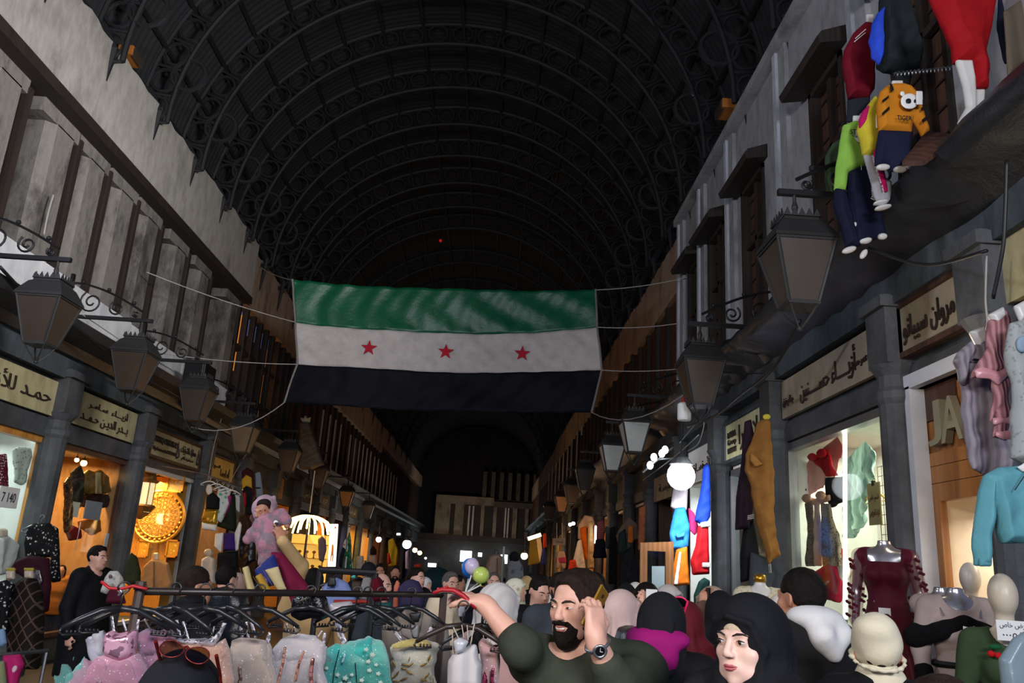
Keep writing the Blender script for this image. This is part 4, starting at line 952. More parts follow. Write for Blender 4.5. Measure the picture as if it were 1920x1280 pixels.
    if scarf is not None:
        s = SDF(); s.cone((0, .01, 1.43 * k), (0, .0, 1.5 * k), .1 * k, .088 * k); s.wrinkle(.006, (16, 16, 50)); child('scarf', s, scarf)
    # face details
    if face is not None and Y < 12:
        r2 = .0032 if Y < 3.6 else .006
        for x in (-1, 1):
            def small(nm, mat, fn, pr=None):
                mb = MB(); fn(mb); me = mb.build(nm, mat, None, smooth=True); ob = me
                for v in ob.data.vertices: v.co = Vector(hp(v.co))
                ob.parent = pr or ro; return ob
            op = face.get('open', 1.0)
            ey = small('eye', mEYEW, lambda m: m.ball((x * .033, -.0835, .003), (.0125, .0095, .0062 * op), 12))
            gx = face.get('gaze', 0.0)
            small('iris', mIRIS, lambda m: m.ball((x * .033 + gx * .005, -.0902, .0035), (.0064, .0045, .0062 * op), 10), ey)
            small('eyebrow', face.get('brow', mBROW), lambda m: m.tube([(x * .013, -.0965, .0195), (x * .027, -.0955, .026), (x * .042, -.088, .026), (x * .054, -.077, .019)], [.003, .0038, .0032, .0012] if not female else [.002, .0028, .0024, .001], 6))
            if female: small('eyelashes', mBROW, lambda m: m.tube([(x * .0205, -.0915, .0055), (x * .033, -.0952, .0095), (x * .0455, -.0885, .0058)], [.0009, .0016, .0012], 5))
        lm = face.get('lips', mLIPM); g = .5 if smile else 0
        small('lips', lm, lambda m: (m.tube([(-.024 - g * .012, -.091 + g * .01, -.0605 + g * .006), (-.01, -.1005, -.0575), (0, -.1015, -.059), (.01, -.1005, -.0575), (.024 + g * .012, -.091 + g * .01, -.0605 + g * .006)], [.001, .0036, .0038, .0036, .001], 6), m.tube([(-.023 - g * .012, -.091 + g * .01, -.062 + g * .006), (-.009, -.0995, -.0665 - g * .007), (.009, -.0995, -.0665 - g * .007), (.023 + g * .012, -.091 + g * .01, -.062 + g * .006)], [.001, .0045, .0045, .001], 6)))
        if smile: small('teeth', mTEETH, lambda m: m.ball((0, -.0965, -.0632), (.02, .0065, .0055), 12))
    return ro, dict(hp=hp, hc=hc, RH=RH, RZ=RZ, loc=loc, k=k, HS=HS, D=D)
# ================================================================ the people, nearest first
mOLIVE = cl('#3a3f33', 'cloth', sc=2.0); mBLK = cl('#131417', 'cloth'); mBLK2 = cl('#1b1c20', 'cloth'); mJEAN = cl('#2c3a52', 'cloth'); mGREYC = cl('#3a3f45', 'cloth'); mDKNAVY = cl('#1a1e2c', 'cloth')
mLEATHER = M('leather_black', '#14171a', 'cloth', rough=.3, bump=.5); mPUFF = M('puffer_black', '#16191c', 'cloth', rough=.28, bump=.6)
mGOLDP = M('phone_gold', '#b88a2a', 'plain', rough=.3, metal=.7); mDARKGL = M('dark_glass', '#101014', 'plain', rough=.1)
# man on the phone
MY = 2.95
elb_n = at(978, 1213, Y=2.86); wr_n = at(908, 1132, Y=2.92); elb_p = at(1152, 1282, Y=2.74); wr_p = at(1116, 1197, Y=2.68)
pm, I = person('bearded man in an olive sweater smiling with a phone at his ear', 1106, 1065, MY, -14, skin='light', top=mOLIVE, topkind='sweater', bottom=mJEAN, hair=mHAIRB, hairkind='short', beard=mHAIR, arms={'n': [elb_n, wr_n], 'p': [elb_p, wr_p]},
    hands={'n': dict(d=(-.35, .25, .12), w=(0, -.6, .6), n=(-.3, .2, -.8), curls=[.55, .65, .75, .85], thumb=.8), 'p': dict(d=(-.02, .16, .9), w=(.7, .2, -.1), n=(-.55, .75, .05), curls=[.62, .72, .82, .92], thumb=.7)},
    sleeve={'n': .14, 'p': .36}, smile=1.0, build=1.1, hx=-.04, head_yaw=-30, head_pitch=7, face=dict(gaze=-.5, open=.55), wide=1.06)
c = Vector(wr_p) + Vector((-.01, -.03, .0))
t = thing('wristwatch', 'round steel wristwatch with a dark dial on the phone man\'s wrist', 'watch', c)
ax = (Vector(wr_p) - Vector(elb_p)).normalized(); n0 = Vector((-.25, -1, .25)); n0 = (n0 - ax * n0.dot(ax)).normalized(); u0 = ax.cross(n0)
def disc(mb, c, r, th, nv, n=20):
    nv = Vector(nv).normalized(); a = nv.cross(Vector((0, 0, 1))).normalized(); b = nv.cross(a); return mb.prism([c + a * r * math.cos(2 * PI * i / n) + b * r * math.sin(2 * PI * i / n) for i in range(n)], nv * th)
wc = Vector(wr_p) - ax * .02
MB().tube([wc + n0 * .039 * math.cos(a) + u0 * .039 * math.sin(a) for a in np.linspace(0, 2 * PI, 20, False)], .006, 6, closed=True).build('strap', mSTEEL, t, smooth=True)
MB().tube([wc + n0 * .046 + (ax * math.cos(a) + u0 * math.sin(a)) * .019 for a in np.linspace(0, 2 * PI, 20, False)], .0045, 6, closed=True).build('bezel', mSTEEL, t, smooth=True)
disc(MB(), wc + n0 * .04, .018, .006, n0).build('dial', mDARKGL, t); mb = MB()
for a, l in ((.5, .012), (2.2, .009)): mb.tube([wc + n0 * .0475, wc + n0 * .0475 + (ax * math.cos(a) + u0 * math.sin(a)) * l], .0009, 4)
mb.build('watch_hands', mTEETH, t)
pc = at(1116, 1141, Y=2.74); t = thing('mobile_phone', 'gold mobile phone held to the bearded man\'s ear', 'phone', pc)
d1 = (at(1128, 1112, Y=2.76) - at(1101, 1166, Y=2.73)).normalized(); d2 = Vector((.62, .72, .25)); d2 = (d2 - d1 * d2.dot(d1)).normalized(); d3 = d1.cross(d2)
P = [pc + d1 * a + d2 * b for a, b in ((-.074, -.034), (.074, -.034), (.074, .034), (-.074, .034))]
MB().prism([p - d3 * .004 for p in P], d3 * .008).build('case', mGOLDP, t, bevel=.003)
qq = d3 if d3.y < 0 else -d3
disc(MB(), pc + d1 * .048 + qq * .004, .007, .0015, qq, 12).build('camera_lens', mDARKGL, t)
# woman in the foreground
pw, I2 = person('woman in a black hijab with a beige under-band, close by at the lower right', 1408, 1106, 2.3, -52, female=True, skin='fair', top=mBLK2, topkind='abaya', hijab=M('hijab_black', '#17181c', 'cloth', rough=.8), face=dict(gaze=-.3, lips=mLIP, band=M('beige_band', '#c9b69c', 'cloth')), head_pitch=2, res=.006)
# backs in front on the right
mWHOOD = M('hood_white', '#d3d2d0', 'cloth', rough=.9)
p3, I3 = person('man with short black hair in a black jacket with a white hood down his back', 1503, 1062, 3.6, 206, skin='tan', top=M('black_jersey', '#1e1e1e', 'cloth', rough=.8), topkind='puffer', bottom=mBLK, hairkind='buzz', hood=mWHOOD, build=1.08, res=.008)
for a, b in (((1625, 1285), (1642, 1252)), ((1655, 1288), (1656, 1258))):
    q0, q1 = at(*a, Y=3.3), at(*b, Y=3.3); o = MB().prism([q0 + Vector((-.035, 0, -.05)), q0 + Vector((.02, 0, -.05)), q1], (0, .02, 0)).build('red_print', M('print_red', '#d8402c', 'cloth'), None)
    o.parent = p3; o.matrix_parent_inverse = wmat(p3).inverted()
p4, I4 = person('woman in a black hijab and black coat with a magenta hood down her back', 1243, 1108, 3.25, 152, female=True, skin='tan', top=mBLK, topkind='coat', bottom=mBLK, hijab=M('hijab_charcoal', '#1b1c1f', 'cloth', rough=.9), hijabkind='short', hood=M('magenta', '#98186a', 'cloth', rough=.8), build=1.05, hood_up=.065, head_pitch=18)
def glasses(label, c, nx, ny, nz, frame, lens, w=.07, folded=True, cat='sunglasses', rr=.0035, big=1.0):
    """c centre of the bridge; nx along the lenses, ny the way they face, nz up"""
    t = thing('sunglasses', label, cat, c); nx, ny, nz = [Vector(v).normalized() for v in (nx, ny, nz)]
    for s in (-1, 1):
        cc = c + nx * s * w * .5; ring = [cc + nx * .032 * big * math.cos(a) * s + nz * .025 * big * math.sin(a) * (1 + .12 * math.cos(a)) for a in np.linspace(0, 2 * PI, 20, False)]
        MB().tube(ring, rr, 6, closed=True).build('rim', frame, t, smooth=True); MB().prism([p - ny * .001 for p in ring], ny * .002).build('lens', lens, t)
        e = cc + nx * s * .034 + nz * .008; MB().tube([e, e - ny * .06 - nz * .003, e - ny * .12 - nz * .02], [.004, .0035, .003], 6).build('temple_arm', frame, t)
    MB().tube([c - nx * .006 + nz * .008, c + nz * .012, c + nx * .006 + nz * .008], .003, 6).build('bridge', frame, t); return t
RW = I4['RZ'] @ I4['RH']
def hw(I, p): return Vector(I['RZ'] @ I['hp'](p)) + I['loc']
glasses('bright pink sunglasses pushed up on the black hijab of the woman with the magenta hood', hw(I4, (0, -.075, .125)), RW @ np.array((1, 0, 0)), RW @ np.array((0, -.6, .8)), RW @ np.array((0, .8, .6)), M('pink_plastic', '#e0245e', 'plain', rough=.3), mDARKGL)
p5, I5 = person('person in a cream knitted hat and black coat beside the wine dress mannequin', 1640, 1149, 2.95, 165, female=True, skin='tan', top=mBLK, topkind='coat', bottom=mBLK, hair=mHAIR, hairkind='buzz', cap=(M('cream_knit', '#d8cfb4', 'cloth', rough=.95), 'beanie'), scarf=M('cream_knit', '#d8cfb4', 'cloth', rough=.95))
p6, I6 = person('person in a plain black cap seen from behind at the bottom left', 352, 1213, 1.75, 184, skin='light', top=mBLK, topkind='coat', bottom=mBLK, hijab=M('cap_black', '#1c1d22', 'cloth', rough=.9), hijabkind='short', build=.95)
RW = I6['RZ'] @ I6['RH']; c = at(346, 1222, Y=1.66)
glasses('tinted sunglasses with a thin red frame resting on the black cap at the bottom left', c, (1, .12, -.18), (0, -.75, .65), (0, .65, .75), M('red_wire', '#7a2420', 'plain', rough=.3, metal=.5), M('tinted_lens', '#c0a88c', 'glass'), w=.05, rr=.0013, big=.7)
p7, I7 = person('person with dark brown hair, only the crown showing at the bottom edge on the right', 1765, 1262, 1.62, 160, skin='tan', top=mBLK, topkind='coat', bottom=mBLK, hair=mHAIRB)
# the middle distance
person('woman in a pale grey and pink hijab and black coat just behind the reaching arm', 937, 1089, 4.1, 128, female=True, skin='light', top=M('pink_shawl', '#c9a3a0', 'cloth'), topkind='coat', bottom=mBLK, hijab=M('hijab_greypink', '#c2bdb9', 'pleat', col2='#b8b3af', sc=1.4, rough=.9, bump=.12))
person('young man in a black shirt looking down beside the bearded man', 1012, 1078, 6.6, 28, skin='light', top=mBLK, topkind='sweater', bottom=mJEAN, hair=mHAIR, head_pitch=18, face=dict(open=.5))
person('man in a dark grey coat partly hidden behind the bearded man\'s head', 1052, 1071, 5.7, 18, skin='tan', top=mGREYC, topkind='coat', bottom=mBLK, hair=mHAIR, beard=mHAIR, face={}, under=mBLK)
person('man with short greying hair facing us behind the pale hijab', 927, 1071, 9.5, 5, skin='light', top=mBLK, topkind='coat', bottom=mBLK, hair=mHAIRG, hairkind='buzz', face={})
person('woman in a white patterned hijab right of the pale pink one', 968, 1082, 8.2, 70, female=True, skin='light', top=mBLK, topkind='coat', hijab=M('hijab_pattern', '#d8d4bd', 'floral', col2='#a9a27e', sc=.5))
person('woman in a white hijab just right of the young man in black', 1032, 1089, 7.4, 175, female=True, skin='light', top=mBLK2, topkind='coat', hijab=M('hijab_white', '#d2cbc8', 'cloth'))
person('woman in a blush pink hijab and shiny black quilted jacket', 1166, 1102, 4.7, 118, female=True, skin='fair', top=mPUFF, topkind='puffer', bottom=mBLK, hijab=M('hijab_blush', '#cdb0a8', 'cloth'), hijabkind='short')
person('woman in a black hijab right behind the bearded man\'s phone', 1128, 1092, 6.4, 170, female=True, skin='light', top=mBLK, topkind='abaya', hijab=M('hijab_black', '#17181c', 'cloth', rough=.8))
person('woman with a pink-edged black hijab behind the blush one', 1175, 1091, 7.3, 178, female=True, skin='light', top=mBLK, topkind='coat', hijab=M('hijab_black', '#17181c', 'cloth', rough=.8))
person('woman in a bright white hijab behind the girl with the braid', 1191, 1089, 8.3, 170, female=True, skin='light', top=mGREYC, topkind='coat', hijab=M('hijab_bright', '#ddd8d4', 'cloth'))
hb = at(1215, 1128, Y=4.75)
pg, Ig = person('girl with long black hair in a dark jacket looking down at her phone', 1213, 1091, 5.5, 18, female=True, skin='light', top=mBLK, topkind='coat', bottom=mBLK, hair=mHAIR, hairkind='long', head_pitch=22, face=dict(open=.5), arms={'p': [at(1245, 1165, Y=5.3), at(1222, 1140, Y=5.12)]}, hands={'p': dict(d=(-.5, -.1, .6), w=(.3, -.6, .5), n=(-.3, .8, 0), curl=.8)}, under=M('undershirt_grey', '#6c625a', 'cloth'))
c = at(1222, 1127, Y=5.05); t = thing('mobile_phone', 'white mobile phone in the black-haired girl\'s hand', 'phone', c); MB().box(c + Vector((-.035, -.004, -.07)), c + Vector((.035, .004, .07))).build('case', mWHITE, t, bevel=.004); MB().box(c + Vector((-.031, .0045, -.062)), c + Vector((.031, .006, .062))).build('screen', mDARKGL, t)
person('woman in a light grey hijab with a dark under-scarf below the orange garment', 1254, 1093, 6.2, 42, female=True, skin='tan', top=cl('#6f6a66'), topkind='coat', hijab=M('hijab_lightgrey', '#b7b0ab', 'cloth'), face=dict(band=mBLK))
pp, Ip = person('woman in a beige hijab and brown coat holding a phone to her cheek', 1335, 1096, 5.2, -52, female=True, skin='tan', top=cl('#6b5444'), topkind='coat', bottom=mBLK, hijab=M('hijab_beige', '#a98f80', 'cloth'), hijabkind='short', face={}, arms={'n': [at(1308, 1182, Y=5.1), at(1322, 1140, Y=4.98)]}, hands={'n': dict(d=(.05, .05, .9), w=(.4, -.4, 0), n=(.4, .7, 0), curl=.7)})
c = at(1328, 1124, Y=4.97); t = thing('mobile_phone', 'dark mobile phone at the beige-veiled woman\'s cheek', 'phone', c); MB().box(c + Vector((-.006, -.034, -.07)), c + Vector((.006, .034, .07))).build('case', mDARKGL, t, bevel=.004); MB().box(c + Vector((-.0075, -.03, -.06)), c + Vector((-.006, .03, .06))).build('screen', mIRON, t)
person('woman in a black hijab and robe between the phoning woman and the near hijab', 1352, 1105, 4.7, 178, female=True, skin='light', top=mBLK, topkind='abaya', hijab=M('hijab_black', '#17181c', 'cloth', rough=.8))
person('woman in a white hijab with an orange lower edge left of the white-hooded man', 1467, 1108, 4.7, 186, female=True, skin='light', top=cl('#c98a4a'), topkind='coat', hijab=M('hijab_offwhite', '#d3c9bd', 'cloth'), hijabkind='short')
person('person in a wine red top behind the magenta hood', 1286, 1122, 4.1, 150, female=True, skin='tan', top=cl('#5c1720'), topkind='coat', bottom=mBLK, hijab=M('hijab_wine', '#5c1720', 'cloth'))
# left side
person('man in black with short dark hair, in profile by the warm shop window', 186, 1021, 8.3, 72, skin='light', top=mBLK, topkind='coat', bottom=mDKNAVY, hair=mHAIR, face={})
person('man with dark hair in a black leather jacket over a pale shirt, near the rack', 428, 1057, 6.8, 150, skin='light', top=mLEATHER, topkind='puffer', bottom=mBLK, hair=mHAIR, under=mWHOOD)
person('person in a pale pink fleecy coat beside the leather jacket', 447, 1072, 7.4, 120, female=True, skin='light', top=M('fleece_pink', '#b99a94', 'fur', col2='#8f7570'), topkind='coat', hijab=M('hijab_fleece', '#b99a94', 'cloth'))
person('man with a bald brown head and black scarf behind the left end of the rack', 370, 1059, 4.9, 130, skin='tan', top=mBLK, topkind='coat', bottom=mBLK, hair=mHAIRB, hairkind='buzz', scarf=mBLK, build=1.15)
mBEIGE = M('beige_knit', '#c9a877', 'cloth', rough=.9)
el = at(563, 1062, Y=5.85); wr = at(530, 1014, Y=5.62)
ph, Ih = person('man in a beige sweater lifting a baby up with one arm', 590, 1063, 6.1, 195, skin='tan', top=mBEIGE, topkind='sweater', bottom=mJEAN, hair=mHAIR, arms={'n': None, 'p': [el, wr]} if False else {'n': [at(640, 1160, Y=6.1), at(640, 1220, Y=6.1)], 'p': [el, wr]}, hands={'p': dict(d=(-.45, .1, .75), w=(.6, 0, .5), n=(-.4, .5, .1), curl=.25)}, build=.92)
person('woman in a white and beige hijab seen from behind at the end of the rack', 833, 1098, 4.6, 178, female=True, skin='light', top=cl('#3f4a48'), topkind='coat', hijab=M('hijab_sand', '#b8aa92', 'cloth'))
person('man in a dark cap with his back to us below the flag on a pole', 693, 1051, 9.5, 170, skin='tan', top=mBLK, topkind='coat', bottom=mBLK, cap=(mBLK2, 'cap'), hairkind='buzz')
person('dark-haired man facing us, right of the man in the dark cap', 713, 1055, 11.5, 10, skin='tan', top=mBLK, topkind='coat', bottom=mBLK, face={})
person('balding man in a grey jacket in profile behind the wine red fleece', 717, 1073, 7.6, 62, skin='light', top=mGREYC, topkind='coat', bottom=mBLK, hair=mHAIRB, hairkind='balding', face={})
person('bearded man in dark clothes far off between the yellow shop and the bright lamp', 743, 1059, 12.5, 5, skin='tan', top=mBLK, topkind='coat', bottom=mBLK, beard=mHAIR)
person('dark-haired man in profile above the purple jacket', 782, 1062, 9.2, 55, skin='light', top=mBLK, topkind='coat', bottom=mBLK, face={})
person('small figure in a white hijab right of the purple jacket', 798, 1080, 11.4, 60, female=True, skin='light', top=mBLK2, topkind='coat', hijab=M('hijab_bright', '#ddd8d4', 'cloth'))
person('grey-haired man in a dark jacket left of the balloons', 846, 1070, 8.0, 30, skin='light', top=mDKNAVY, topkind='puffer', bottom=mBLK, hair=mHAIRG, face={})
person('man in dark clothes directly behind the grey-haired man', 860, 1077, 11.8, 95, skin='tan', top=mBLK, topkind='coat', bottom=mBLK)
person('woman in a dull yellow scarf in the distance right of the hanging jackets', 988, 1078, 13, 120, female=True, skin='light', top=mBLK, topkind='coat', hijab=M('hijab_ochre', '#a58a62', 'cloth'))
person('dark figure in the distance just left of the young man in black', 996, 1073, 15, 175, female=True, skin='light', top=mBLK, topkind='coat', hijab=mBLK2)
person('distant dark-haired man between the young man and the grey coat', 1022, 1078, 13.5, 0, skin='tan', top=mBLK, topkind='coat', bottom=mBLK)
person('distant dark-haired man just left of the bearded man\'s hair', 1034, 1080, 17, 10, skin='tan', top=mBLK2, topkind='coat', bottom=mBLK)
person('dark-haired person behind the bearded man\'s phone hand', 1120, 1072, 7.8, 160, skin='tan', top=mBLK, topkind='coat', bottom=mBLK)
person('reflected person in an orange-brown jacket, modelled inside the warm shop window at left', 118, 1058, 13.2, 20, female=True, skin='tan', top=cl('#a8692e'), topkind='puffer', bottom=mJEAN, hair=mHAIR, hairkind='long')  # a reflection in the shop glass, modelled as a solid figure
for i, (px, py, Y, c, l) in enumerate(((768, 1078, 16, '#20242c', 'distant figure left of the teal umbrella'), (905, 1085, 18, '#2a2a30', 'distant figure below the yellow balloon'), (946, 1080, 21, '#302a2a', 'distant figure under the beige hanging jacket'), (1012, 1072, 24, '#26262a', 'farthest figure near the pink shorts mannequin'))):
    person(l, px, py, Y, 170 + i * 7, skin='tan', top=cl(c), topkind='coat', bottom=mBLK)
# ================================================================ clothes: traced shapes at their own distance, with thickness and folds
def traced(name, label, cat, pts, mat, Y=None, X=None, side=None, depth=.045, fold=.006, ff=30.0, group=None, parent=None, off=0.0, infl=None, h=None, loc=None, bend=0.0, rag=0.0):
    """pts: photo outline of the thing; it hangs in the plane Y (facing the camera side) or X (along a wall)"""
    multi = isinstance(pts[0][0], (tuple, list)); outs = pts if multi else [pts]
    W3 = [[at(a, b, X=X, Y=Y) for a, b in o] for o in outs]; allp = [p for o in W3 for p in o]
    if parent is not None: c = parent.location.copy(); c = Vector((X if X is not None else c.x, Y if Y is not None else c.y, c.z))
    else:
        zt = max(p.z for p in allp); c = sum(allp, Vector()) / len(allp); c = Vector((c.x, c.y, zt))
    if X is not None:
        sg = 1 if X < -1.3 else -1; loc2 = [[((p.y - c.y) * sg, p.z - c.z) for p in o] for o in W3]; rz = PI / 2 * sg
    else: loc2 = [[(p.x - c.x, p.z - c.z) for p in o] for o in W3]; rz = 0
    dist = c.y; h = h or max(.007, dist * .0012)
    ar = min(abs(sum(o[i - 1][0] * o[i][1] - o[i][0] * o[i - 1][1] for i in range(len(o)))) / 2 / max(sum(math.hypot(o[i][0] - o[i - 1][0], o[i][1] - o[i - 1][1]) for i in range(len(o))), 1e-6) for o in loc2)
    h = max(.0012, min(h, ar * .75))
    ext = max(max(q[0] for o in loc2 for q in o) - min(q[0] for o in loc2 for q in o), .008)
    depth = min(depth, ext * .45); infl = infl or max(.012, min(.035, ext * .15)); depth *= .8; fold *= 1.35
    o = puff(name, loc2, mat, None, depth=max(depth, h * 1.2), infl=infl, rag=rag, fold=fold, ff=ff, ph=(outs[0][0][0] * .37) % 6.28, h=h, bend=bend)
    if parent is None: o.location = c; o.rotation_euler = (0, 0, rz); tag(o, label, cat, group)
    else:
        d = Vector((0, -off, 0)); d.rotate(Matrix.Rotation(rz, 3, 'Z')); o.parent = parent; o.matrix_local = wmat(parent).inverted() @ (Matrix.Translation(c + d) @ Matrix.Rotation(rz, 4, 'Z'))
        if label: o['label'] = label
    return o
T = traced
def G(name, label, cat, pts, col, Y=None, X=None, kind='cloth', parts=(), mk=None, **k):
    m = cl(col, kind, **(mk or {})) if isinstance(col, str) else col
    o = T(name, label, cat, pts, m, Y=Y, X=X, **k)
    for p in parts:
        nm, pp, pc = p[:3]; kk = dict(depth=k.get('depth', .045) * .9, off=.02, fold=k.get('fold', .006)); kk.update(p[3] if len(p) > 3 else {})
        mm = pc if not isinstance(pc, str) else cl(pc, kk.pop('kind', 'cloth'), **kk.pop('mk', {})); kk.pop('kind', None); kk.pop('mk', None)
        T(nm, None, None, pp, mm, Y=Y, X=X, parent=o, **kk)
    return o
def oval(cx, cy, rx, ry, n=16, a=0.0): return [(cx + rx * math.cos(t) * math.cos(a) - ry * math.sin(t) * math.sin(a), cy + rx * math.cos(t) * math.sin(a) + ry * math.sin(t) * math.cos(a)) for t in [2 * PI * i / n for i in range(n)]]
def rect(x0, y0, x1, y1): return [(x0, y0), (x1, y0), (x1, y1), (x0, y1)]
def strip(pts, w):
    P = [Vector(p) for p in pts]; a, b = [], []
    for i, p in enumerate(P):
        t = (P[min(i + 1, len(P) - 1)] - P[max(i - 1, 0)]).normalized(); n = Vector((-t.y, t.x)) * w / 2; a.append(tuple(p + n)); b.append(tuple(p - n))
    return a + b[::-1]
mMANW = M('mannequin_white', '#d2d0cb', 'plain', rough=.35); mSILVER = M('mannequin_silver', '#b9b6b6', 'plain', rough=.22, metal=.75); mMANB = M('mannequin_cream', '#c9bda8', 'plain', rough=.4); mGOLDC = M('gold_cap', '#b88a2e', 'plain', rough=.3, metal=.8); mYCAP = M('yellow_cap', '#b7a234', 'plain', rough=.4)
FLAT = dict(depth=.008, fold=0.0, off=.05)
# ---- upper right: child mannequins and clothes hung above the cornice
G('track_jacket', 'maroon track jacket with white shoulder stripes hanging above the lime sweatshirt', 'jacket', [(1622, 42), (1634, 46), (1641, 62), (1641, 165), (1628, 184), (1590, 184), (1586, 150), (1579, 118), (1584, 92), (1600, 62)], '#6e1022', Y=6.0, depth=.1, parts=[('stripe', strip([(1592, 92), (1614, 74)], 2.4), mWHITE, dict(depth=.008, off=.1, fold=0)), ('stripe', strip([(1594, 86), (1614, 68)], 1.8), mWHITE, dict(depth=.008, off=.1, fold=0)), ('neck', rect(1622, 30, 1636, 46), mMANW)])
G('track_trousers', 'dark trousers with maroon lining under the maroon track jacket', 'trousers', [(1590, 180), (1630, 176), (1630, 200), (1612, 214), (1600, 232), (1588, 226)], '#23262e', Y=6.05, depth=.08)
G('hooded_jacket', 'charcoal jacket with a bright blue side panel, highest in the hanging cluster', 'jacket', [(1650, -6), (1702, -6), (1716, 50), (1728, 98), (1723, 128), (1694, 138), (1662, 132), (1646, 120), (1650, 60)], '#23292c', Y=5.6, depth=.13, fold=.012, parts=[('blue_panel', [(1656, 16), (1640, 32), (1630, 52), (1627, 80), (1632, 112), (1644, 128), (1652, 100), (1651, 60)], '#2f4fd0', dict(off=.03)), ('waistband', [(1674, 126), (1716, 126), (1706, 162), (1682, 152)], '#1d2124', dict(off=-.02))])
tk = G('child_mannequin', 'child mannequin in an orange tiger sweater and navy trousers', 'mannequin', [(1662, 162), (1675, 157), (1694, 157), (1708, 162), (1721, 178), (1729, 204), (1741, 246), (1728, 256), (1719, 238), (1712, 226), (1709, 251), (1680, 250), (1648, 246), (1645, 226), (1643, 196), (1650, 172)], '#c77d1f', Y=5.25, depth=.085, fold=.004,
    parts=[('trousers', [(1648, 244), (1709, 249), (1707, 272), (1704, 314), (1690, 313), (1686, 322), (1668, 322), (1664, 311), (1640, 311), (1642, 282)], '#171a33', dict(off=0, depth=.08)), ('neck', rect(1673, 150, 1694, 162), mMANW, dict(off=-.01))]
    + [('foot', oval(x, y, 13, 6), mMANW, dict(off=.03, depth=.05, fold=0)) for x, y in ((1652, 317), (1684, 321), (1702, 315))]
    + [('sleeve_stripe', q, '#1c1712', dict(depth=.01, off=.075, fold=0)) for q in ([(1658, 165), (1664, 168), (1668, 180), (1660, 184)], [(1645, 198), (1658, 188), (1658, 194), (1645, 204)], [(1644, 222), (1659, 208), (1659, 216), (1645, 228)], [(1716, 213), (1730, 202), (1732, 208), (1718, 219)], [(1717, 235), (1734, 221), (1737, 228), (1720, 241)])]
    + [('tiger_badge', oval(1694, 202, 17, 15), mWHITE, dict(depth=.01, off=.088, fold=0)), ('badge_ear', oval(1681, 188, 5, 5), mWHITE, dict(depth=.01, off=.088, fold=0)), ('badge_nose', oval(1691, 203, 6, 5.5), mIRON, dict(depth=.01, off=.097, fold=0)), ('badge_eye', oval(1703, 203, 2.5, 4), mIRON, dict(depth=.01, off=.097, fold=0)), ('price_card', rect(1703, 186, 1716, 212), M('card_white', '#dcdcda', 'plain'), dict(depth=.006, off=.11, fold=0))])
def flat_text(parent, s, px0, py0, px1, py1, Y, mat, ang=0.0, name='print', back=False):
    a, b = at(px0, py0, Y=Y), at(px1, py1, Y=Y); w, hh = abs(b.x - a.x), abs(b.z - a.z)
    c = (a + b) / 2; me = text_mesh(s, w if not ang else hh, hh if not ang else w, .002); o = new_obj(name, me, mat, parent)
    R3 = Matrix.Rotation(ang, 4, 'Y') @ Matrix(((1, 0, 0, 0), (0, 0, -1, 0), (0, 1, 0, 0), (0, 0, 0, 1)))
    o.matrix_local = wmat(parent).inverted() @ Matrix.Translation(c) @ R3; return o
flat_text(tk, 'TIGER', 1682, 216, 1710, 226, 5.15, mIRON)
lk = G('child_mannequin', 'child mannequin in a lime green sweatshirt and long navy trousers', 'mannequin', [(1580, 236), (1600, 228), (1624, 230), (1640, 242), (1624, 290), (1622, 311), (1589, 326), (1584, 358), (1564, 356), (1567, 316), (1574, 268)], '#86b54a', Y=5.7, depth=.08, fold=.005,
    parts=[('trousers', [[(1588, 322), (1622, 310), (1645, 350), (1653, 395), (1662, 440), (1642, 449), (1622, 456), (1600, 462), (1592, 400)], [(1564, 355), (1584, 357), (1600, 410), (1612, 462), (1586, 463), (1578, 430), (1562, 385)]], '#15182e', dict(off=0, depth=.08)), ('neck', rect(1600, 216, 1620, 232), mMANW, dict(off=-.01)), ('print_patch', oval(1608, 262, 15, 16), M('print_grey', '#a8a8a4', 'floral', col2='#54565c', sc=.8), dict(depth=.008, off=.078, fold=0)), ('drawstring', strip([(1606, 318), (1606, 329)], 2), mWHITE, dict(depth=.006, off=.085, fold=0))]
    + [('foot', oval(x, y, rx, 6, a=an), mMANW, dict(off=.03, depth=.05, fold=0)) for x, y, rx, an in ((1589, 471, 14, -.3), (1616, 479, 10, -1.0), (1618, 454, 13, -.1), (1651, 446, 9, 0), (1599, 425, 9, -.2))])
flat_text(lk, 'ST', 1594, 242, 1606, 252, 5.6, mIRON); flat_text(lk, 'Disney', 1631, 344, 1642, 376, 5.58, mWHITE, PI / 2)
yk = G('child_mannequin', 'child mannequin in a yellow and pink top between the tiger and lime ones', 'mannequin', [(1626, 198), (1640, 180), (1648, 190), (1648, 252), (1640, 292), (1628, 294), (1616, 290), (1613, 262), (1607, 244), (1612, 222)], '#c9b733', Y=5.45, depth=.075, fold=.004,
    parts=[('pink_sleeve', [(1626, 200), (1622, 235), (1608, 246), (1607, 228), (1614, 212)], '#b4175a', dict(off=.03)), ('leggings', [(1618, 290), (1642, 288), (1656, 332), (1671, 342), (1668, 376), (1656, 384), (1642, 374), (1634, 345)], '#9c9a9c', dict(off=0, depth=.06)), ('leg_stripe', [(1630, 292), (1643, 268), (1646, 290), (1652, 325), (1659, 365), (1648, 366), (1640, 330)], '#b01352', dict(off=.055, depth=.012)), ('foot', oval(1647, 384, 14, 5, a=-.15), mMANW, dict(off=.04, depth=.05, fold=0)), ('foot', oval(1651, 393, 16, 5, a=-.2), mMANW, dict(off=.04, depth=.05, fold=0)), ('price_card', rect(1632, 224, 1642, 252), M('card_white', '#dcdcda', 'plain'), dict(depth=.006, off=.085, fold=0))])
flat_text(yk, 'Peace & Love You', 1643, 292, 1651, 362, 5.36, mWHITE, 1.35)
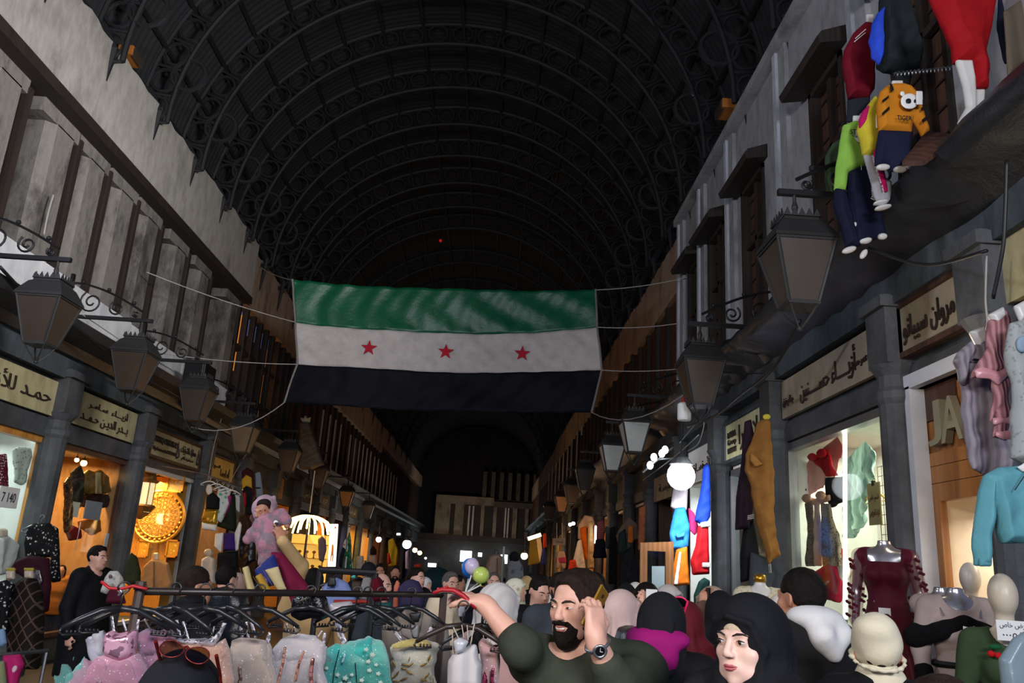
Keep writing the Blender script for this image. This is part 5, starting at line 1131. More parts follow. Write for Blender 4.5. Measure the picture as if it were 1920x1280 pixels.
G('green_pullover', 'dull green garment half hidden behind the lime child mannequin', 'pullover', [(1548, 292), (1560, 270), (1576, 260), (1578, 330), (1566, 372), (1554, 370), (1547, 340)], '#3a4d36', Y=6.2, depth=.1)
rl = G('leggings_mannequin', 'white mannequin legs in bright red leggings standing high at the top right', 'mannequin', [(1740, -8), (1868, -8), (1858, 55), (1851, 92), (1857, 130), (1850, 168), (1826, 167), (1820, 120), (1787, 119), (1784, 88), (1770, 60)], '#9c1018', Y=4.8, depth=.13, fold=.006, infl=.09,
    parts=[('lower_leg', [(1788, 117), (1819, 117), (1825, 150), (1827, 182), (1827, 214), (1817, 232), (1800, 238), (1793, 231), (1808, 204), (1802, 165)], mMANW, dict(off=.02, depth=.07, fold=0)), ('lower_leg', [(1828, 165), (1849, 165), (1848, 192), (1838, 214), (1827, 208)], mMANW, dict(off=-.02, depth=.06, fold=0))])
G('navy_garment', 'dark navy garment hanging right of the red leggings', 'garment', [(1872, -8), (1908, -8), (1902, 30), (1896, 120), (1886, 116), (1878, 92), (1870, 55)], '#14172a', Y=4.9, depth=.06)
o = T('wooden_board', 'weathered wooden board leaning at the top right corner', 'board', [(1881, 22), (1926, -8), (1926, 112), (1889, 143), (1886, 90)], M('grey_wood', '#5c5140', 'wood', col2='#3a3226', sc=.5), Y=4.7, depth=.03, fold=0)
a, b = at(1725, 292, X=3.05), at(1790, 272, X=3.05)
t = thing('wooden_plank', 'dark wooden plank lying on the cornice beside the tiger sweater', 'plank', (a + b) / 2)
MB().prism([at(1692, 312, X=2.75), at(1732, 310, X=2.8), at(1800, 262, X=3.2), at(1738, 254, X=3.25)], (0, 0, .04)).build('plank', mBROWNW, t)
# spring wire the clothes hang from
pa, pb = at(1678, 140, Y=5.4), at(1785, 128, Y=5.2); mb = MB(); mb.tube([pa.lerp(pb, i / 60) + Vector((0, .012 * math.cos(i * 1.6), .022 * math.sin(i * 1.6))) for i in range(61)], .006, 5)
tag(mb.build('spring_wire', mSTEEL, smooth=True), 'coiled spring wire stretched beside the charcoal jacket', 'wire')
# ---- right: dresses on white half mannequins over the wood-panelled shop
mLILAC = cl('#8f8890', 'pleat', col2='#787179', sc=1.2, bump=.25); mPINKS = M('pink_satin', '#c78a90', 'cloth', rough=.3, sheen=.3); mPINKT = cl('#b07d80', 'pleat', col2='#8a5c60', sc=1.6)
def neck(pts, Y): return ('neck', pts, mMANW, dict(off=0, depth=.06, fold=0))
G('dress', 'grey lilac dress with ruffled sleeves, first of the hanging row beside the wooden panels', 'dress', [(1822, 648), (1846, 640), (1853, 690), (1864, 730), (1892, 800), (1902, 850), (1888, 880), (1852, 889), (1822, 880), (1810, 838), (1801, 760), (1799, 700), (1806, 668)], mLILAC, Y=4.85, depth=.07, fold=.012, parts=[('ruffle_sleeve', [(1814, 642), (1822, 660), (1808, 690), (1802, 726), (1790, 716), (1788, 695), (1779, 680), (1790, 662)], mLILAC, dict(off=.04, fold=.012)), neck([(1817, 622), (1843, 612), (1850, 640), (1833, 652)], 4.85), ('brooch', oval(1815, 680, 8, 3), mDARKGL, dict(depth=.01, off=.08, fold=0))])
G('nightdress', 'pink tiered nightdress with shiny satin hems on a white half mannequin', 'nightdress', [[(1852, 602), (1884, 580), (1896, 600), (1894, 660), (1905, 692), (1894, 702), (1822, 708), (1832, 680), (1848, 650)], [(1858, 700), (1896, 700), (1894, 800), (1888, 826), (1858, 820), (1862, 770), (1852, 800)]], mPINKT, Y=4.65, depth=.06, fold=.012, parts=[('satin_hem', [(1818, 697), (1830, 690), (1862, 700), (1880, 690), (1906, 688), (1905, 704), (1880, 708), (1862, 726), (1845, 714), (1822, 712)], mPINKS, dict(off=.05, depth=.03, fold=.01)), ('satin_hem', [(1851, 786), (1896, 782), (1894, 798), (1870, 796), (1852, 800)], mPINKS, dict(off=.05, depth=.03)), ('satin_hem', [(1857, 812), (1894, 808), (1892, 826), (1870, 826), (1857, 820)], mPINKS, dict(off=.05, depth=.03)), neck([(1852, 590), (1880, 575), (1886, 600), (1864, 612)], 4.65)])
G('lace_gown', 'pale grey lace gown at the right edge beside the pink nightdress', 'gown', [(1893, 606), (1926, 596), (1926, 872), (1897, 858), (1899, 720), (1884, 664)], cl('#9aa09e', 'lace', col2='#838a89', sc=1.3), Y=4.45, depth=.07, fold=.01, parts=[('blue_cup', oval(1905, 650, 12, 16), '#8fa6b8', dict(off=.06, depth=.04)), neck([(1900, 574), (1926, 560), (1926, 594), (1912, 603)], 4.45)])
G('hooded_sweatshirt', 'turquoise hooded sweatshirt with dark drawstrings at the right edge', 'sweatshirt', [[(1846, 890), (1872, 876), (1926, 872), (1926, 1018), (1876, 1019), (1869, 1000), (1860, 950)], [(1846, 890), (1862, 900), (1860, 950), (1855, 1002), (1852, 1060), (1829, 1061), (1826, 1030), (1829, 980), (1836, 922)]], '#63a3ad', Y=4.2, depth=.09, fold=.01, parts=[('cuff', [(1828, 1046), (1853, 1046), (1852, 1062), (1830, 1062)], '#5897a1', dict(off=.03)), ('drawstring', strip([(1908, 880), (1895, 900), (1880, 922)], 2.2), mIRON, dict(off=.1, depth=.008, fold=0)), ('drawstring', strip([(1908, 880), (1916, 940), (1920, 1000)], 2.2), mIRON, dict(off=.1, depth=.008, fold=0)), ('lining', [(1892, 878), (1926, 858), (1926, 884), (1905, 888)], mWHITE, dict(off=.06, depth=.02))])
# ---- right ground floor: wood panels, letters, mannequins
mb = MB()
for i, (z0, z1) in enumerate(((2.44, 2.58), (2.585, 2.72), (2.725, 2.83))): mb.box((R + .1, 5.42, z0), (R + .16, 6.66, z1))
struct('trim', mb, mOAK); box_struct('trim', (R + .12, 5.42, 2.83), (R + .18, 6.66, 3.38), mOAK); box_struct('trim', (R + .1, 6.1, 3.1), (R + .13, 6.66, 3.38), mBROWNW)
box_struct('trim', (R - .03, 6.55, 0), (R + .1, 6.64, 3.4), mWHITEF); box_struct('trim', (R - .03, 5.45, 3.38), (R + .1, 6.64, 3.5), mWHITEF); box_struct('trim', (R + .1, 6.46, 0), (R + .16, 6.55, 2.44), mOAK)
t = thing('shop_letters', 'large grey three-dimensional letters standing on the oak panels', 'sign letters', (R + .1, 6.05, 2.86))
for ch, yy, w in (('J', 6.34, .2), ('A', 6.1, .3), ('N', 5.78, .28)):
    wall_text(t, ch, w, .36, (-(yy - 6.05), .03, .19), 'R', M('grey_letters', '#8f8a72', 'plain', rough=.6), 'letter', .03, .012)
light('shop_lamp', 'AREA', (4.3, 6.0, 2.38), 20, '#fff0dc', .9, .6, (4.6, 6.0, 0))
def mannequin(label, px, py, Y, yaw, mat, dress=None, kind='dress', h=1.5, head=False, sleeve=None, capm=None, arms=True, res=None, group=None, skirt=.16, low=False):
    """headless display figure; px, py = top of the neck (or head); h = neck height above its base"""
    cr = at(px, py, Y=Y); k = h / 1.5; top = 1.5 if not head else 1.735; loc = Vector((cr.x, cr.y, cr.z - top * k)); res = res or max(.008, Y * .0016)
    def base(s, e):
        s.ell((0, 0, 1.27 * k), (.15 * k + e, .1 * k + e, .19 * k + e)); s.ell((0, 0, 1.07 * k), (.115 * k + e, .085 * k + e, .16 * k + e), k=.05); s.ell((0, 0, .9 * k), (.16 * k + e, .11 * k + e, .14 * k + e), k=.06)
        for x in (-1, 1): s.ell((x * .07 * k, -.08 * k, 1.25 * k), (.058 * k + e, .055 * k + e, .06 * k + e), k=.035)
        s.cone((-.14 * k, .0, 1.385 * k), (.14 * k, .0, 1.385 * k), .05 * k + e, .05 * k + e, k=.05); return s
    A_ = {x: [(x * .17 * k, 0, 1.38 * k), (x * .215 * k, .03, 1.12 * k), (x * .22 * k, -.06 * k, .9 * k)] for x in (-1, 1)}
    s = SDF(); base(s, 0); s.cone((0, .01, 1.38 * k), (0, 0, 1.5 * k if not head else 1.54 * k), .055 * k, .045 * k, k=.03)
    if arms:
        for x in (-1, 1): s.chain(A_[x], [.045 * k, .035 * k, .024 * k], k=.02); hand_sdf(s, A_[x][2], (x * .02, -.12, -1), (0, -1, 0), (-x, 0, 0), .25, .9 * k)
    if head: s.ell((0, -.01, 1.625 * k), (.072 * k, .09 * k, .112 * k), k=.02)
    else: s.half((0, 0, 1.5 * k), (0, 0, 1), 'i', .004)
    lo, hi = (-.32 * k, -.26 * k, .68 * k), (.32 * k, .26 * k, 1.78 * k)
    o = sdf_obj('mannequin', s, lo, hi, res, mat); o.location = loc; o.rotation_euler = (0, 0, math.radians(yaw)); tag(o, label, 'mannequin', group)
    st = MB().lathe([(.17, 0), (.17, .02), (.02, .04), (.02, .8 * k)], n=14).build('stand', mSTEEL, o, world=False)
    if loc.z > .05: MB().box((-.25, -.25, -loc.z + .001), (.25, .25, 0)).build('plinth', mIRON, o, world=False)
    if capm: MB().lathe([(.05 * k, 1.49 * k), (.052 * k, 1.52 * k), (.05 * k, 1.55 * k), (.02, 1.56 * k)], n=14).build('neck_cap', capm, o, world=False, smooth=True)
    if dress is not None:
        s = SDF(); base(s, .014)
        if kind == 'dress': s.cone((0, .0, 1.0 * k), (0, 0, .1), .12 * k, skirt * k + .14, k=.06); hem = .12
        else: hem = .8 * k
        if sleeve:
            for x in (-1, 1): b = A_[x]; c2 = np.array(b[1]) + (np.array(b[2]) - np.array(b[1])) * sleeve; s.chain([b[0], b[1], c2], [.062 * k, .052 * k, .042 * k], k=.025)
        s._p(lambda P: .009 * np.sin(np.arctan2(P[:, 1], P[:, 0]) * 22) * np.clip((1.0 * k - P[:, 2]) * 1.6, 0, 1), 'add', 0) if kind == 'dress' else s.wrinkle(.003, (18, 18, 22))
        s.half((0, 0, hem), (0, 0, -1), 'i', .01)
        s.cone((0, -.02, 1.5 * k), (0, -.05, 1.44 * k), .09 * k, .085 * k, 's', .01)
        if low: s.box((0, -.08, 1.43 * k), (.115 * k, .1, .085 * k), .02, 's', .008)
        sdf_obj('dress' if kind == 'dress' else 'sweater', s, (-.45 * k, -.42 * k, .05), hi, res, dress, o)
    return o, k, loc
_call = SDF.__call__
def _c2(s, P):
    if not any(op == 'add' for _, op, _ in s.ops): return _call(s, P)
    t = SDF(); t.ops = [q if q[1] != 'add' else ((lambda f: (lambda P, d: d + f(P)))(q[0]), 'w', 0) for q in s.ops]; return _call(t, P)
SDF.__call__ = _c2
mWINE = M('wine_velvet', '#4a061c', 'cloth', rough=.6, sheen=.08)
o, k, l = mannequin('silver headless mannequin in a long wine red dress with petal sleeves', 1657, 1013, 6.1, -32, mSILVER, mWINE, h=1.5, skirt=.2, res=.008, low=True)
r2 = random.Random(3)
for x in (-1, 1):
    s = SDF(); s.chain([(x * .17 * k, 0, 1.38 * k), (x * .215 * k, .03, 1.12 * k), (x * .22 * k, -.06 * k, .92 * k)], [.064 * k, .055 * k, .045 * k]); sdf_obj('sheer_sleeve', s, (x * .19 - .17, -.2, .8), (x * .19 + .17, .2, 1.5), .008, M('sheer_wine', '#7a1f35', 'cloth', rough=.6, alpha=.3), o)
    for i in range(26):
        z = 1.36 - i * .018; a = r2.uniform(0, 6.28); c0 = Vector((x * (.175 + (1.36 - z) * .12), .01, z * k)) + Vector((.062 * math.cos(a), .062 * math.sin(a), 0)); mb = MB()
        for j in range(3): mb.ball(c0 + Vector((.011 * math.cos(j * 2.1), .011 * math.sin(j * 2.1), .006 * j)), (.013, .009, .012), 6)
        mb.build('petal', mWINE, o, world=False)
mb = MB().tube([(.132 * k * math.cos(a), .1 * k * math.sin(a), 1.06 * k) for a in np.linspace(0, 2 * PI, 24, False)], .012, 6, closed=True); mb.build('belt', mWINE, o, world=False)
for i in range(6): MB().ball((-.08 + .03 * i, -.104 * k + .012 * abs(i - 2.5) / 2.5, 1.06 * k), .008, 6).build('bead', mSILVER, o, world=False)
mCARD = M('card_white', '#dcdcda', 'plain')
MB().box((-.05, -.135, .9), (.03, -.13, 1.02)).build('price_tag', mCARD, o, world=False); wt = new_obj('tag_text', text_mesh(A('١٨٠٠٠'), .05, .03, .001), mIRON, o); wt.matrix_local = Matrix(((1, 0, 0, -.01), (0, 0, -1, -.137), (0, 1, 0, .96), (0, 0, 0, 1)))
mTAUPE = M('taupe_knit', '#a2918b', 'cloth', rough=.85); mFURB = M('black_fur', '#0f0f11', 'fur', col2='#050506', rough=.9)
o, k, l = mannequin('silver headless mannequin in a taupe belted dress with a black fur collar', 1790, 1101, 5.0, -14, mSILVER, mTAUPE, h=1.46, sleeve=.8, skirt=.1, res=.008)
s = SDF(); s.chain([(-.25, .0, 1.19 * k), (-.13, -.11, 1.24 * k), (0, -.145, 1.31 * k), (.13, -.11, 1.24 * k), (.25, .0, 1.19 * k)], [.06, .05, .03, .05, .06], k=.02); s.chain([(-.24, 0, 1.22 * k), (-.1, .12, 1.3 * k), (.1, .12, 1.3 * k), (.24, 0, 1.22 * k)], [.05] * 4, k=.02); s.wrinkle(.004, (60, 60, 60)); sdf_obj('fur_collar', s, (-.35, -.26, 1.0), (.35, .24, 1.5), .01, mFURB, o)
for x in (-1, 1): s = SDF(); s.cone((x * .218 * k, -.02, 1.0 * k), (x * .22 * k, -.06 * k, .9 * k), .055, .055); s.wrinkle(.004, (60, 60, 60)); sdf_obj('fur_cuff', s, (x * .22 - .12, -.2, .75), (x * .22 + .12, .12, 1.12), .01, mFURB, o)
MB().tube([(.15 * k * math.cos(a), .118 * k * math.sin(a), 1.05 * k) for a in np.linspace(0, 2 * PI, 24, False)], [.02] * 24, 6, closed=True).build('belt', mIRON, o, world=False); MB().tube([(.035 * math.cos(a), -.14, 1.05 * k + .035 * math.sin(a)) for a in (PI / 4, 3 * PI / 4, 5 * PI / 4, 7 * PI / 4)], .006, 5, closed=True).build('buckle', mIRON, o, world=False)
MB().box((-.02, -.168, 1.16), (.04, -.163, 1.25)).build('price_tag', mCARD, o, world=False)
for x in (-1, 1): MB().tube([(x * .1, -.1, 1.33 * k), (x * .12, -.04, 1.42 * k), (x * .13, .03, 1.42 * k)], .006, 5).build('shoulder_strap', mSILVER, o, world=False)
mannequin('silver headless mannequin neck just left behind the fur-collared one', 1764, 1100, 5.5, -20, mSILVER, mTAUPE, kind='sweater', h=1.46, arms=False)
o, k, l = mannequin('cream egg-headed mannequin in a dark green cherry sweater', 1875, 1075, 4.45, -18, mMANB, M('green_knit', '#36472f', 'cloth', rough=.9), kind='sweater', h=1.5, head=True, sleeve=.9, res=.008)
mCHERRY = M('cherry_red', '#b01218', 'cloth', rough=.7); mLEAF = M('leaf_green', '#0f4f2c', 'cloth', rough=.7)
for i, (x, z) in enumerate(((-.1, 1.33), (.11, 1.33), (0, 1.2), (-.14, 1.04))):
    yy = -.155 if i < 2 else -.14 if i == 2 else -.12
    mb = MB(); mb.ball((x - .016, yy, z), (.018, .012, .016), 10).ball((x + .016, yy, z - .006), (.018, .012, .016), 10); mb.build('cherry_patch', mCHERRY, o, world=False); MB().ball((x + .005, yy, z + .035), (.03, .01, .013), 10).build('leaf_patch', mLEAF, o, world=False)
MB().box((-.085, -.175, 1.4), (.075, -.17, 1.5)).build('price_card', mCARD, o, world=False)
for s_, z, w, hh in ((A('عرض خاص'), 1.475, .13, .034), (A('١٨٥٠٠٠'), 1.43, .11, .036)):
    wt = new_obj('card_text', text_mesh(s_, w, hh, .001), M('ink_blue', '#1c2450', 'plain'), o); wt.matrix_local = Matrix(((1, 0, 0, -.005), (0, 0, -1, -.177), (0, 1, 0, z), (0, 0, 0, 1)))
mannequin('mannequin in a wine red sweater inside the cream-walled shop', 1816, 1054, 6.05, -20, mMANW, M('wine_knit', '#6d1d2b', 'cloth'), kind='sweater', h=1.5, head=True, sleeve=1)
G('plastic_cover', 'grey blue garment under clear plastic at the bottom right corner', 'garment', [(1876, 1236), (1900, 1196), (1926, 1180), (1926, 1290), (1882, 1290)], '#7f939c', Y=3.7, depth=.12, mk=dict(rough=.3))
mannequin('headless mannequin in a cream lace high-necked top with a gold neck cap', 1425, 1089, 7.3, -10, mMANW, M('cream_lace', '#c9bfa2', 'lace', col2='#a89b7c', sc=1.6), kind='sweater', h=1.5, sleeve=.6, capm=mGOLDC)
# ---- the underwear window
XW = 3.72
mRED = cl('#b31824'); mREDS = M('red_sheer', '#b0343c', 'cloth', alpha=.75); mMINT = cl('#9dbcb0', 'pleat', col2='#7fa196', sc=.8); mLACE = M('black_lace', '#8d7d6c', 'lace', col2='#1a1614', sc=1.5)
G('red_drape', 'sheer red cloth fanned out behind the red corset', 'cloth', [(1499, 900), (1520, 858), (1570, 817), (1582, 840), (1562, 905), (1545, 912), (1510, 935)], mREDS, X=XW + .1, depth=.01)
G('corset', 'red corset with cups hanging in the bright window', 'corset', [(1520, 852), (1530, 862), (1540, 850), (1550, 838), (1557, 850), (1562, 875), (1570, 892), (1550, 894), (1541, 880), (1527, 868)], mRED, X=XW + .02, depth=.03, parts=[('cup', oval(1531, 857, 8, 8), mRED, dict(off=.05, depth=.04)), ('cup', oval(1549, 850, 8, 9), mRED, dict(off=.05, depth=.04))])
G('black_skirt', 'black skirt with a red edge hanging below the red corset', 'skirt', [(1549, 895), (1580, 893), (1578, 942), (1560, 952), (1551, 936)], '#1a1a20', X=XW + .04, depth=.05)
G('black_camisole', 'small black top beside the peach bra', 'top', [(1496, 904), (1512, 916), (1507, 962), (1493, 948)], '#17171a', X=XW + .06, depth=.05)
o = G('bra_set', 'peach bra with long black lace panels', 'lingerie', [(1511, 930), (1530, 934), (1556, 926), (1558, 938), (1530, 948), (1512, 944)], '#d9a98c', X=XW, depth=.04, parts=[('cup', oval(1519, 934, 8, 9), '#d9a98c', dict(off=.04)), ('cup', oval(1545, 929, 9, 9), '#d9a98c', dict(off=.04)), ('lace_panel', [(1511, 942), (1526, 946), (1532, 1000), (1531, 1062), (1512, 1062), (1518, 1000)], mLACE, dict(off=.01, depth=.03)), ('lace_panel', [(1541, 942), (1558, 944), (1568, 990), (1579, 1026), (1578, 1062), (1546, 1062), (1541, 1000)], mLACE, dict(off=.01, depth=.03)), ('ribbon', [(1530, 940), (1540, 940), (1545, 1062), (1532, 1062)], '#d0a58c', dict(off=.02, depth=.02))])
G('mint_drape', 'mint green pleated cloth gathered behind the tube light', 'cloth', [(1582, 868), (1622, 826), (1640, 846), (1636, 900), (1614, 990), (1596, 1010), (1582, 1006)], mMINT, X=XW + .14, depth=.03, fold=.02, ff=60)
G('pink_red_dress', 'raspberry red dress with a silver clasp low in the bright window', 'dress', [(1528, 1072), (1545, 1060), (1566, 1055), (1580, 1090), (1572, 1130), (1545, 1122), (1532, 1100)], '#a3203c', X=XW, depth=.06, parts=[('clasp', strip([(1544, 1104), (1566, 1090)], 6), mSILVER, dict(off=.06, depth=.02))])
G('white_slip', 'white slip hanging beside the raspberry red dress', 'slip', [(1566, 1062), (1586, 1040), (1604, 1062), (1580, 1100), (1562, 1122), (1556, 1114), (1570, 1092)], '#cfcfc8', X=XW + .03, depth=.05)
G('red_scarf', 'orange red cloth hanging under the yellow hanger', 'cloth', [(1551, 1048), (1578, 1026), (1580, 1048), (1566, 1062)], '#c23a28', X=XW + .02, depth=.04)
t = thing('hanging_card', 'beige card with two lines of dark red Arabic writing hung in the bright window', 'card', at(1640, 944, X=3.68))
c = t.location; mb = MB(); w, hh = .13, .4
MB().box(c + Vector((-.004, -w, -hh / 2)), c + Vector((.004, w, hh / 2))).build('card', M('beige_card', '#b3a06c', 'plain'), t)
for s_, z in ((A('قسم خاص'), .05), (A('لازياء للعرائس'), -.09)): wall_text(t, s_, .2, .075, (0, .006, z), 'R', M('ink_red', '#5a1712', 'plain'), ext=.001)
MB().box(c + Vector((-.012, -.02, hh / 2 - .03)), c + Vector((.012, .02, hh / 2 + .02))).build('clip', mIRON, t)
mTUBE = M('tube_light', '#fff8e0', 'emit', emit=9.0); mTUBEC = M('tube_light_cool', '#f2fbff', 'emit', emit=7.0); mBULB = M('bulb_warm', '#ffd08a', 'emit', emit=10.0); mBULBC = M('bulb_cool', '#f0f6ff', 'emit', emit=6.0)
def tube_lamp(label, a, b, r=.02, mat=None, group=None):
    a, b = Vector(a), Vector(b); t = thing('tube_lamp', label, 'lamp', (a + b) / 2, group=group); MB().tube([a, b], r, 8).build('tube', mat or mTUBE, t, smooth=True); d = (b - a).normalized()
    MB().tube([a - d * .03, a], r * 1.25, 8).build('end_cap', mSTEEL, t); MB().tube([b, b + d * .03], r * 1.25, 8).build('end_cap', mSTEEL, t); return t
def bulb(label, c, r=.05, mat=None, group=None, power=0, col='#ffe0b0'):
    t = thing('light_bulb', label, 'lamp', c, group=group); MB().ball(c, r, 12).build('bulb', mat or mBULB, t, smooth=True); MB().lathe([(r * .55, r * .8), (r * .5, r * 1.5), (r * .2, r * 1.7)], c, 10).build('socket', mIRON, t); MB().tube([Vector(c) + Vector((0, 0, r * 1.6)), Vector(c) + Vector((0, 0, r * 1.6 + .5))], .006, 5).build('cord', mIRON, t); return t
tube_lamp('long upright tube light in the underwear window', at(1584, 800, X=3.68), at(1585, 1160, X=3.68), .022)
tube_lamp('short tube light at the top of the underwear window', at(1560, 803, X=3.85), at(1650, 770, X=3.85), .03)
tube_lamp('small bright tube light above the hanging card', at(1612, 922, X=4.2), at(1634, 922, X=4.2), .015)
def hanger(label, c, w=.4, mat=None, rz=0.0, group=None, notch=True, name='clothes_hanger', drop=.0):
    """plastic hanger; c = top of the hook"""
    t = thing(name, label, 'hanger', c, rz, group); mat = mat or mHANG; k = w / .4
    MB().tube([(.0, 0, -.11 * k), (0, 0, -.055 * k), (.018 * k, 0, -.035 * k)] + [(.0 + .024 * k * math.cos(a), 0, -.022 * k + .022 * k * math.sin(a)) for a in np.linspace(0, 3.6, 9)], .0045 * k, 6).build('hook', mat, t, world=False, smooth=True)
    mb = MB()
    for s in (-1, 1):
        mb.tube([(0, 0, -.105 * k), (s * .07 * k, 0, -.115 * k), (s * .14 * k, 0, -.15 * k), (s * .2 * k, 0, -.185 * k)], [.013 * k, .012 * k, .011 * k, .009 * k], 8)
        mb.tube([(s * .2 * k, 0, -.185 * k), (s * .208 * k, 0, -.2 * k), (s * .195 * k, 0, -.212 * k), (s * .13 * k, 0, -.205 * k)], .0055 * k, 6)
        if notch:
            for q in range(4): mb.box((s * (.135 + .015 * q) * k - .003, -.004, -.205 * k), (s * (.135 + .015 * q) * k + .003, .004, -.193 * k))
    mb.build('shoulder_bar', mat, t, world=False, smooth=True); return t
mHANG = M('hanger_black', '#1e1f21', 'plain', rough=.35); mHANGY = M('hanger_yellow', '#c9a238', 'plain', rough=.5)
hanger('yellow wooden hanger low in the underwear window', at(1528, 990, X=3.72), .42, mHANGY, -PI / 2, notch=False)
hanger('pale yellow hanger behind the hanging card', at(1638, 900, X=3.85), .42, mHANGY, -PI / 2, notch=False)
g = MB()
for i in range(14): g.tube([(R + .98, 8.0 + i * .1, 2.1), (R + .98, 8.0 + i * .1, 3.1)], .004, 4)
for i in range(10): g.tube([(R + .98, 8.0, 2.1 + i * .11), (R + .98, 9.3, 2.1 + i * .11)], .004, 4)
tag(g.build('wire_grid', mIRON), 'dark wire grid on the back wall of the underwear window', 'grid')
# ---- clothes on the pillar beyond the underwear window
G('coat', 'long camel coat hanging on the pillar by the yellowish sign', 'coat', [(1420, 792), (1434, 783), (1444, 790), (1450, 880), (1455, 980), (1464, 1040), (1440, 1058), (1427, 1012), (1416, 960), (1408, 905), (1398, 884), (1399, 850), (1410, 830)], '#8a5d2c', Y=8.7, depth=.12, fold=.02, parts=[('lapel', [(1402, 850), (1416, 862), (1424, 872), (1412, 878), (1400, 866)], '#9a6a34', dict(off=.11, depth=.02)), ('yellow_tag', oval(1434, 783, 8, 6), '#c2b040', dict(off=.06, depth=.02))])
G('track_jacket', 'dark plum track jacket with three white cuff stripes beside the camel coat', 'jacket', [(1396, 790), (1408, 786), (1416, 830), (1410, 880), (1412, 950), (1404, 990), (1378, 994), (1380, 930), (1390, 868)], '#261723', Y=9.0, depth=.1, parts=[('cuff_stripe', strip([(1396, 968 + 3 * i), (1409, 965 + 3 * i)], 1.4), mWHITE, dict(off=.1, depth=.008, fold=0)) for i in range(3)])
G('track_trousers', 'black trousers hanging under the dark plum track jacket', 'trousers', [(1394, 988), (1412, 972), (1424, 1040), (1412, 1086), (1388, 1092), (1387, 1040)], '#15161a', Y=9.1, depth=.09)
G('grey_trousers', 'grey trousers with white side stripes below the camel coat', 'trousers', [(1408, 1034), (1440, 1046), (1454, 1078), (1444, 1124), (1402, 1124)], '#3d4146', Y=8.9, depth=.09, parts=[('side_stripe', strip([(1437 + 3 * i, 1056), (1438 + 3 * i, 1074)], 1.5), mWHITE, dict(off=.08, depth=.008, fold=0)) for i in range(2)])
# ---- the glaring bulb and its clothes
Yb = 11.4
t = thing('flood_lamp', 'glaring white flood lamp hanging over the blue bathrobe', 'lamp', at(1277, 892, Y=10.7)); MB().ball(t.location, .19, 14).build('bulb', M('glare', '#f6faff', 'emit', emit=4.0), t, smooth=True); MB().lathe([(.16, .15), (.1, .24), (.03, .3)], t.location, 14).build('shade', mSTEEL, t); MB().tube([t.location + Vector((0, 0, .3)), t.location + Vector((.02, 0, .75))], .008, 5).build('cord', mIRON, t)
sp = thing('spotlight_row', 'row of small cool spotlights on a rail beside the glaring flood lamp', 'lamp', at(1232, 862, Y=14.5))
MB().tube([at(1205, 885, Y=14.5), at(1262, 838, Y=14.5)], .02, 6).build('rail', mSTEEL, sp); q0 = at(1232, 862, Y=14.5); MB().tube([q0, Vector((R + .05, 14.5, q0.z + .1))], .015, 5).build('bracket', mSTEEL, sp)
for px, py in ((1219, 872), (1226, 857), (1241, 850), (1247, 843)):
    c = at(px, py, Y=14.4); MB().ball(c, (.06, .06, .075), 10).build('spot', mBULBC, sp, smooth=True)
G('white_blouse', 'white blouse lit up right under the glaring flood lamp', 'blouse', [(1264, 908), (1290, 908), (1288, 956), (1270, 958), (1257, 950)], '#d4cdd2', Y=Yb, depth=.09)
G('bathrobe', 'bright blue belted bathrobe in the glare of the flood lamp', 'bathrobe', [(1266, 952), (1284, 950), (1293, 984), (1291, 1024), (1281, 1031), (1259, 1029), (1255, 1002), (1262, 966)], '#2a78c8', Y=Yb - .1, depth=.1, fold=.012, parts=[('belt_bow', [(1262, 998), (1272, 1002), (1282, 996), (1280, 1006), (1266, 1010)], '#3a86d2', dict(off=.1, depth=.03))])
G('magenta_blouse', 'magenta ruffled top between the two blue garments', 'top', [(1290, 950), (1302, 962), (1312, 992), (1302, 1004), (1293, 994)], '#b82a68', Y=Yb + .1, depth=.06)
G('blue_robe', 'deep blue velvet robe hanging by the white Arabic sign', 'robe', [(1318, 876), (1328, 868), (1332, 880), (1333, 968), (1320, 986), (1302, 976), (1310, 940), (1315, 910)], '#0f2f8a', Y=Yb - .2, depth=.09, fold=.012)
G('santa_suit', 'red suit with white fur trim hanging beside the deep blue robe', 'suit', [(1309, 986), (1328, 980), (1330, 1076), (1298, 1078), (1294, 1052), (1304, 1022)], '#a01018', Y=Yb - .3, depth=.1, parts=[('fur_collar', [(1310, 980), (1330, 976), (1330, 988), (1312, 990)], M('white_fur', '#d8d4cc', 'fur', col2='#aaa59c'), dict(off=.07)), ('fur_cuff', rect(1313, 1054, 1329, 1064), M('white_fur', '#d8d4cc', 'fur', col2='#aaa59c'), dict(off=.08, depth=.03))])
G('overalls', 'orange and white overalls below the blue bathrobe', 'overalls', [(1268, 1030), (1288, 1024), (1293, 1096), (1258, 1099), (1262, 1062)], '#d0701a', Y=Yb - .15, depth=.09, parts=[('white_stripe', [(1270, 1034), (1276, 1034), (1268, 1096), (1260, 1096)], '#e6e2da', dict(off=.08, depth=.012))])
G('green_coat', 'dark green coat hanging under the red suit', 'coat', [(1310, 1090), (1320, 1082), (1331, 1088), (1328, 1150), (1300, 1165), (1301, 1115)], '#12302c', Y=Yb - .6, depth=.09)
t = thing('door_leaf', 'open wooden door with a glass pane and a pale blue poster', 'door', at(1232, 1180, Y=10.6))
fr = MB(); q = lambda a, b: at(a, b, Y=10.6)
fr.prism([q(1201, 1017), q(1263, 1015), q(1263, 1030), q(1248, 1034), q(1214, 1032), q(1212, 1290), q(1199, 1290)], (0, .05, 0)); fr.prism([q(1248, 1034), q(1263, 1030), q(1263, 1290), q(1250, 1290)], (0, .05, 0)); fr.build('frame', mOAK, t)
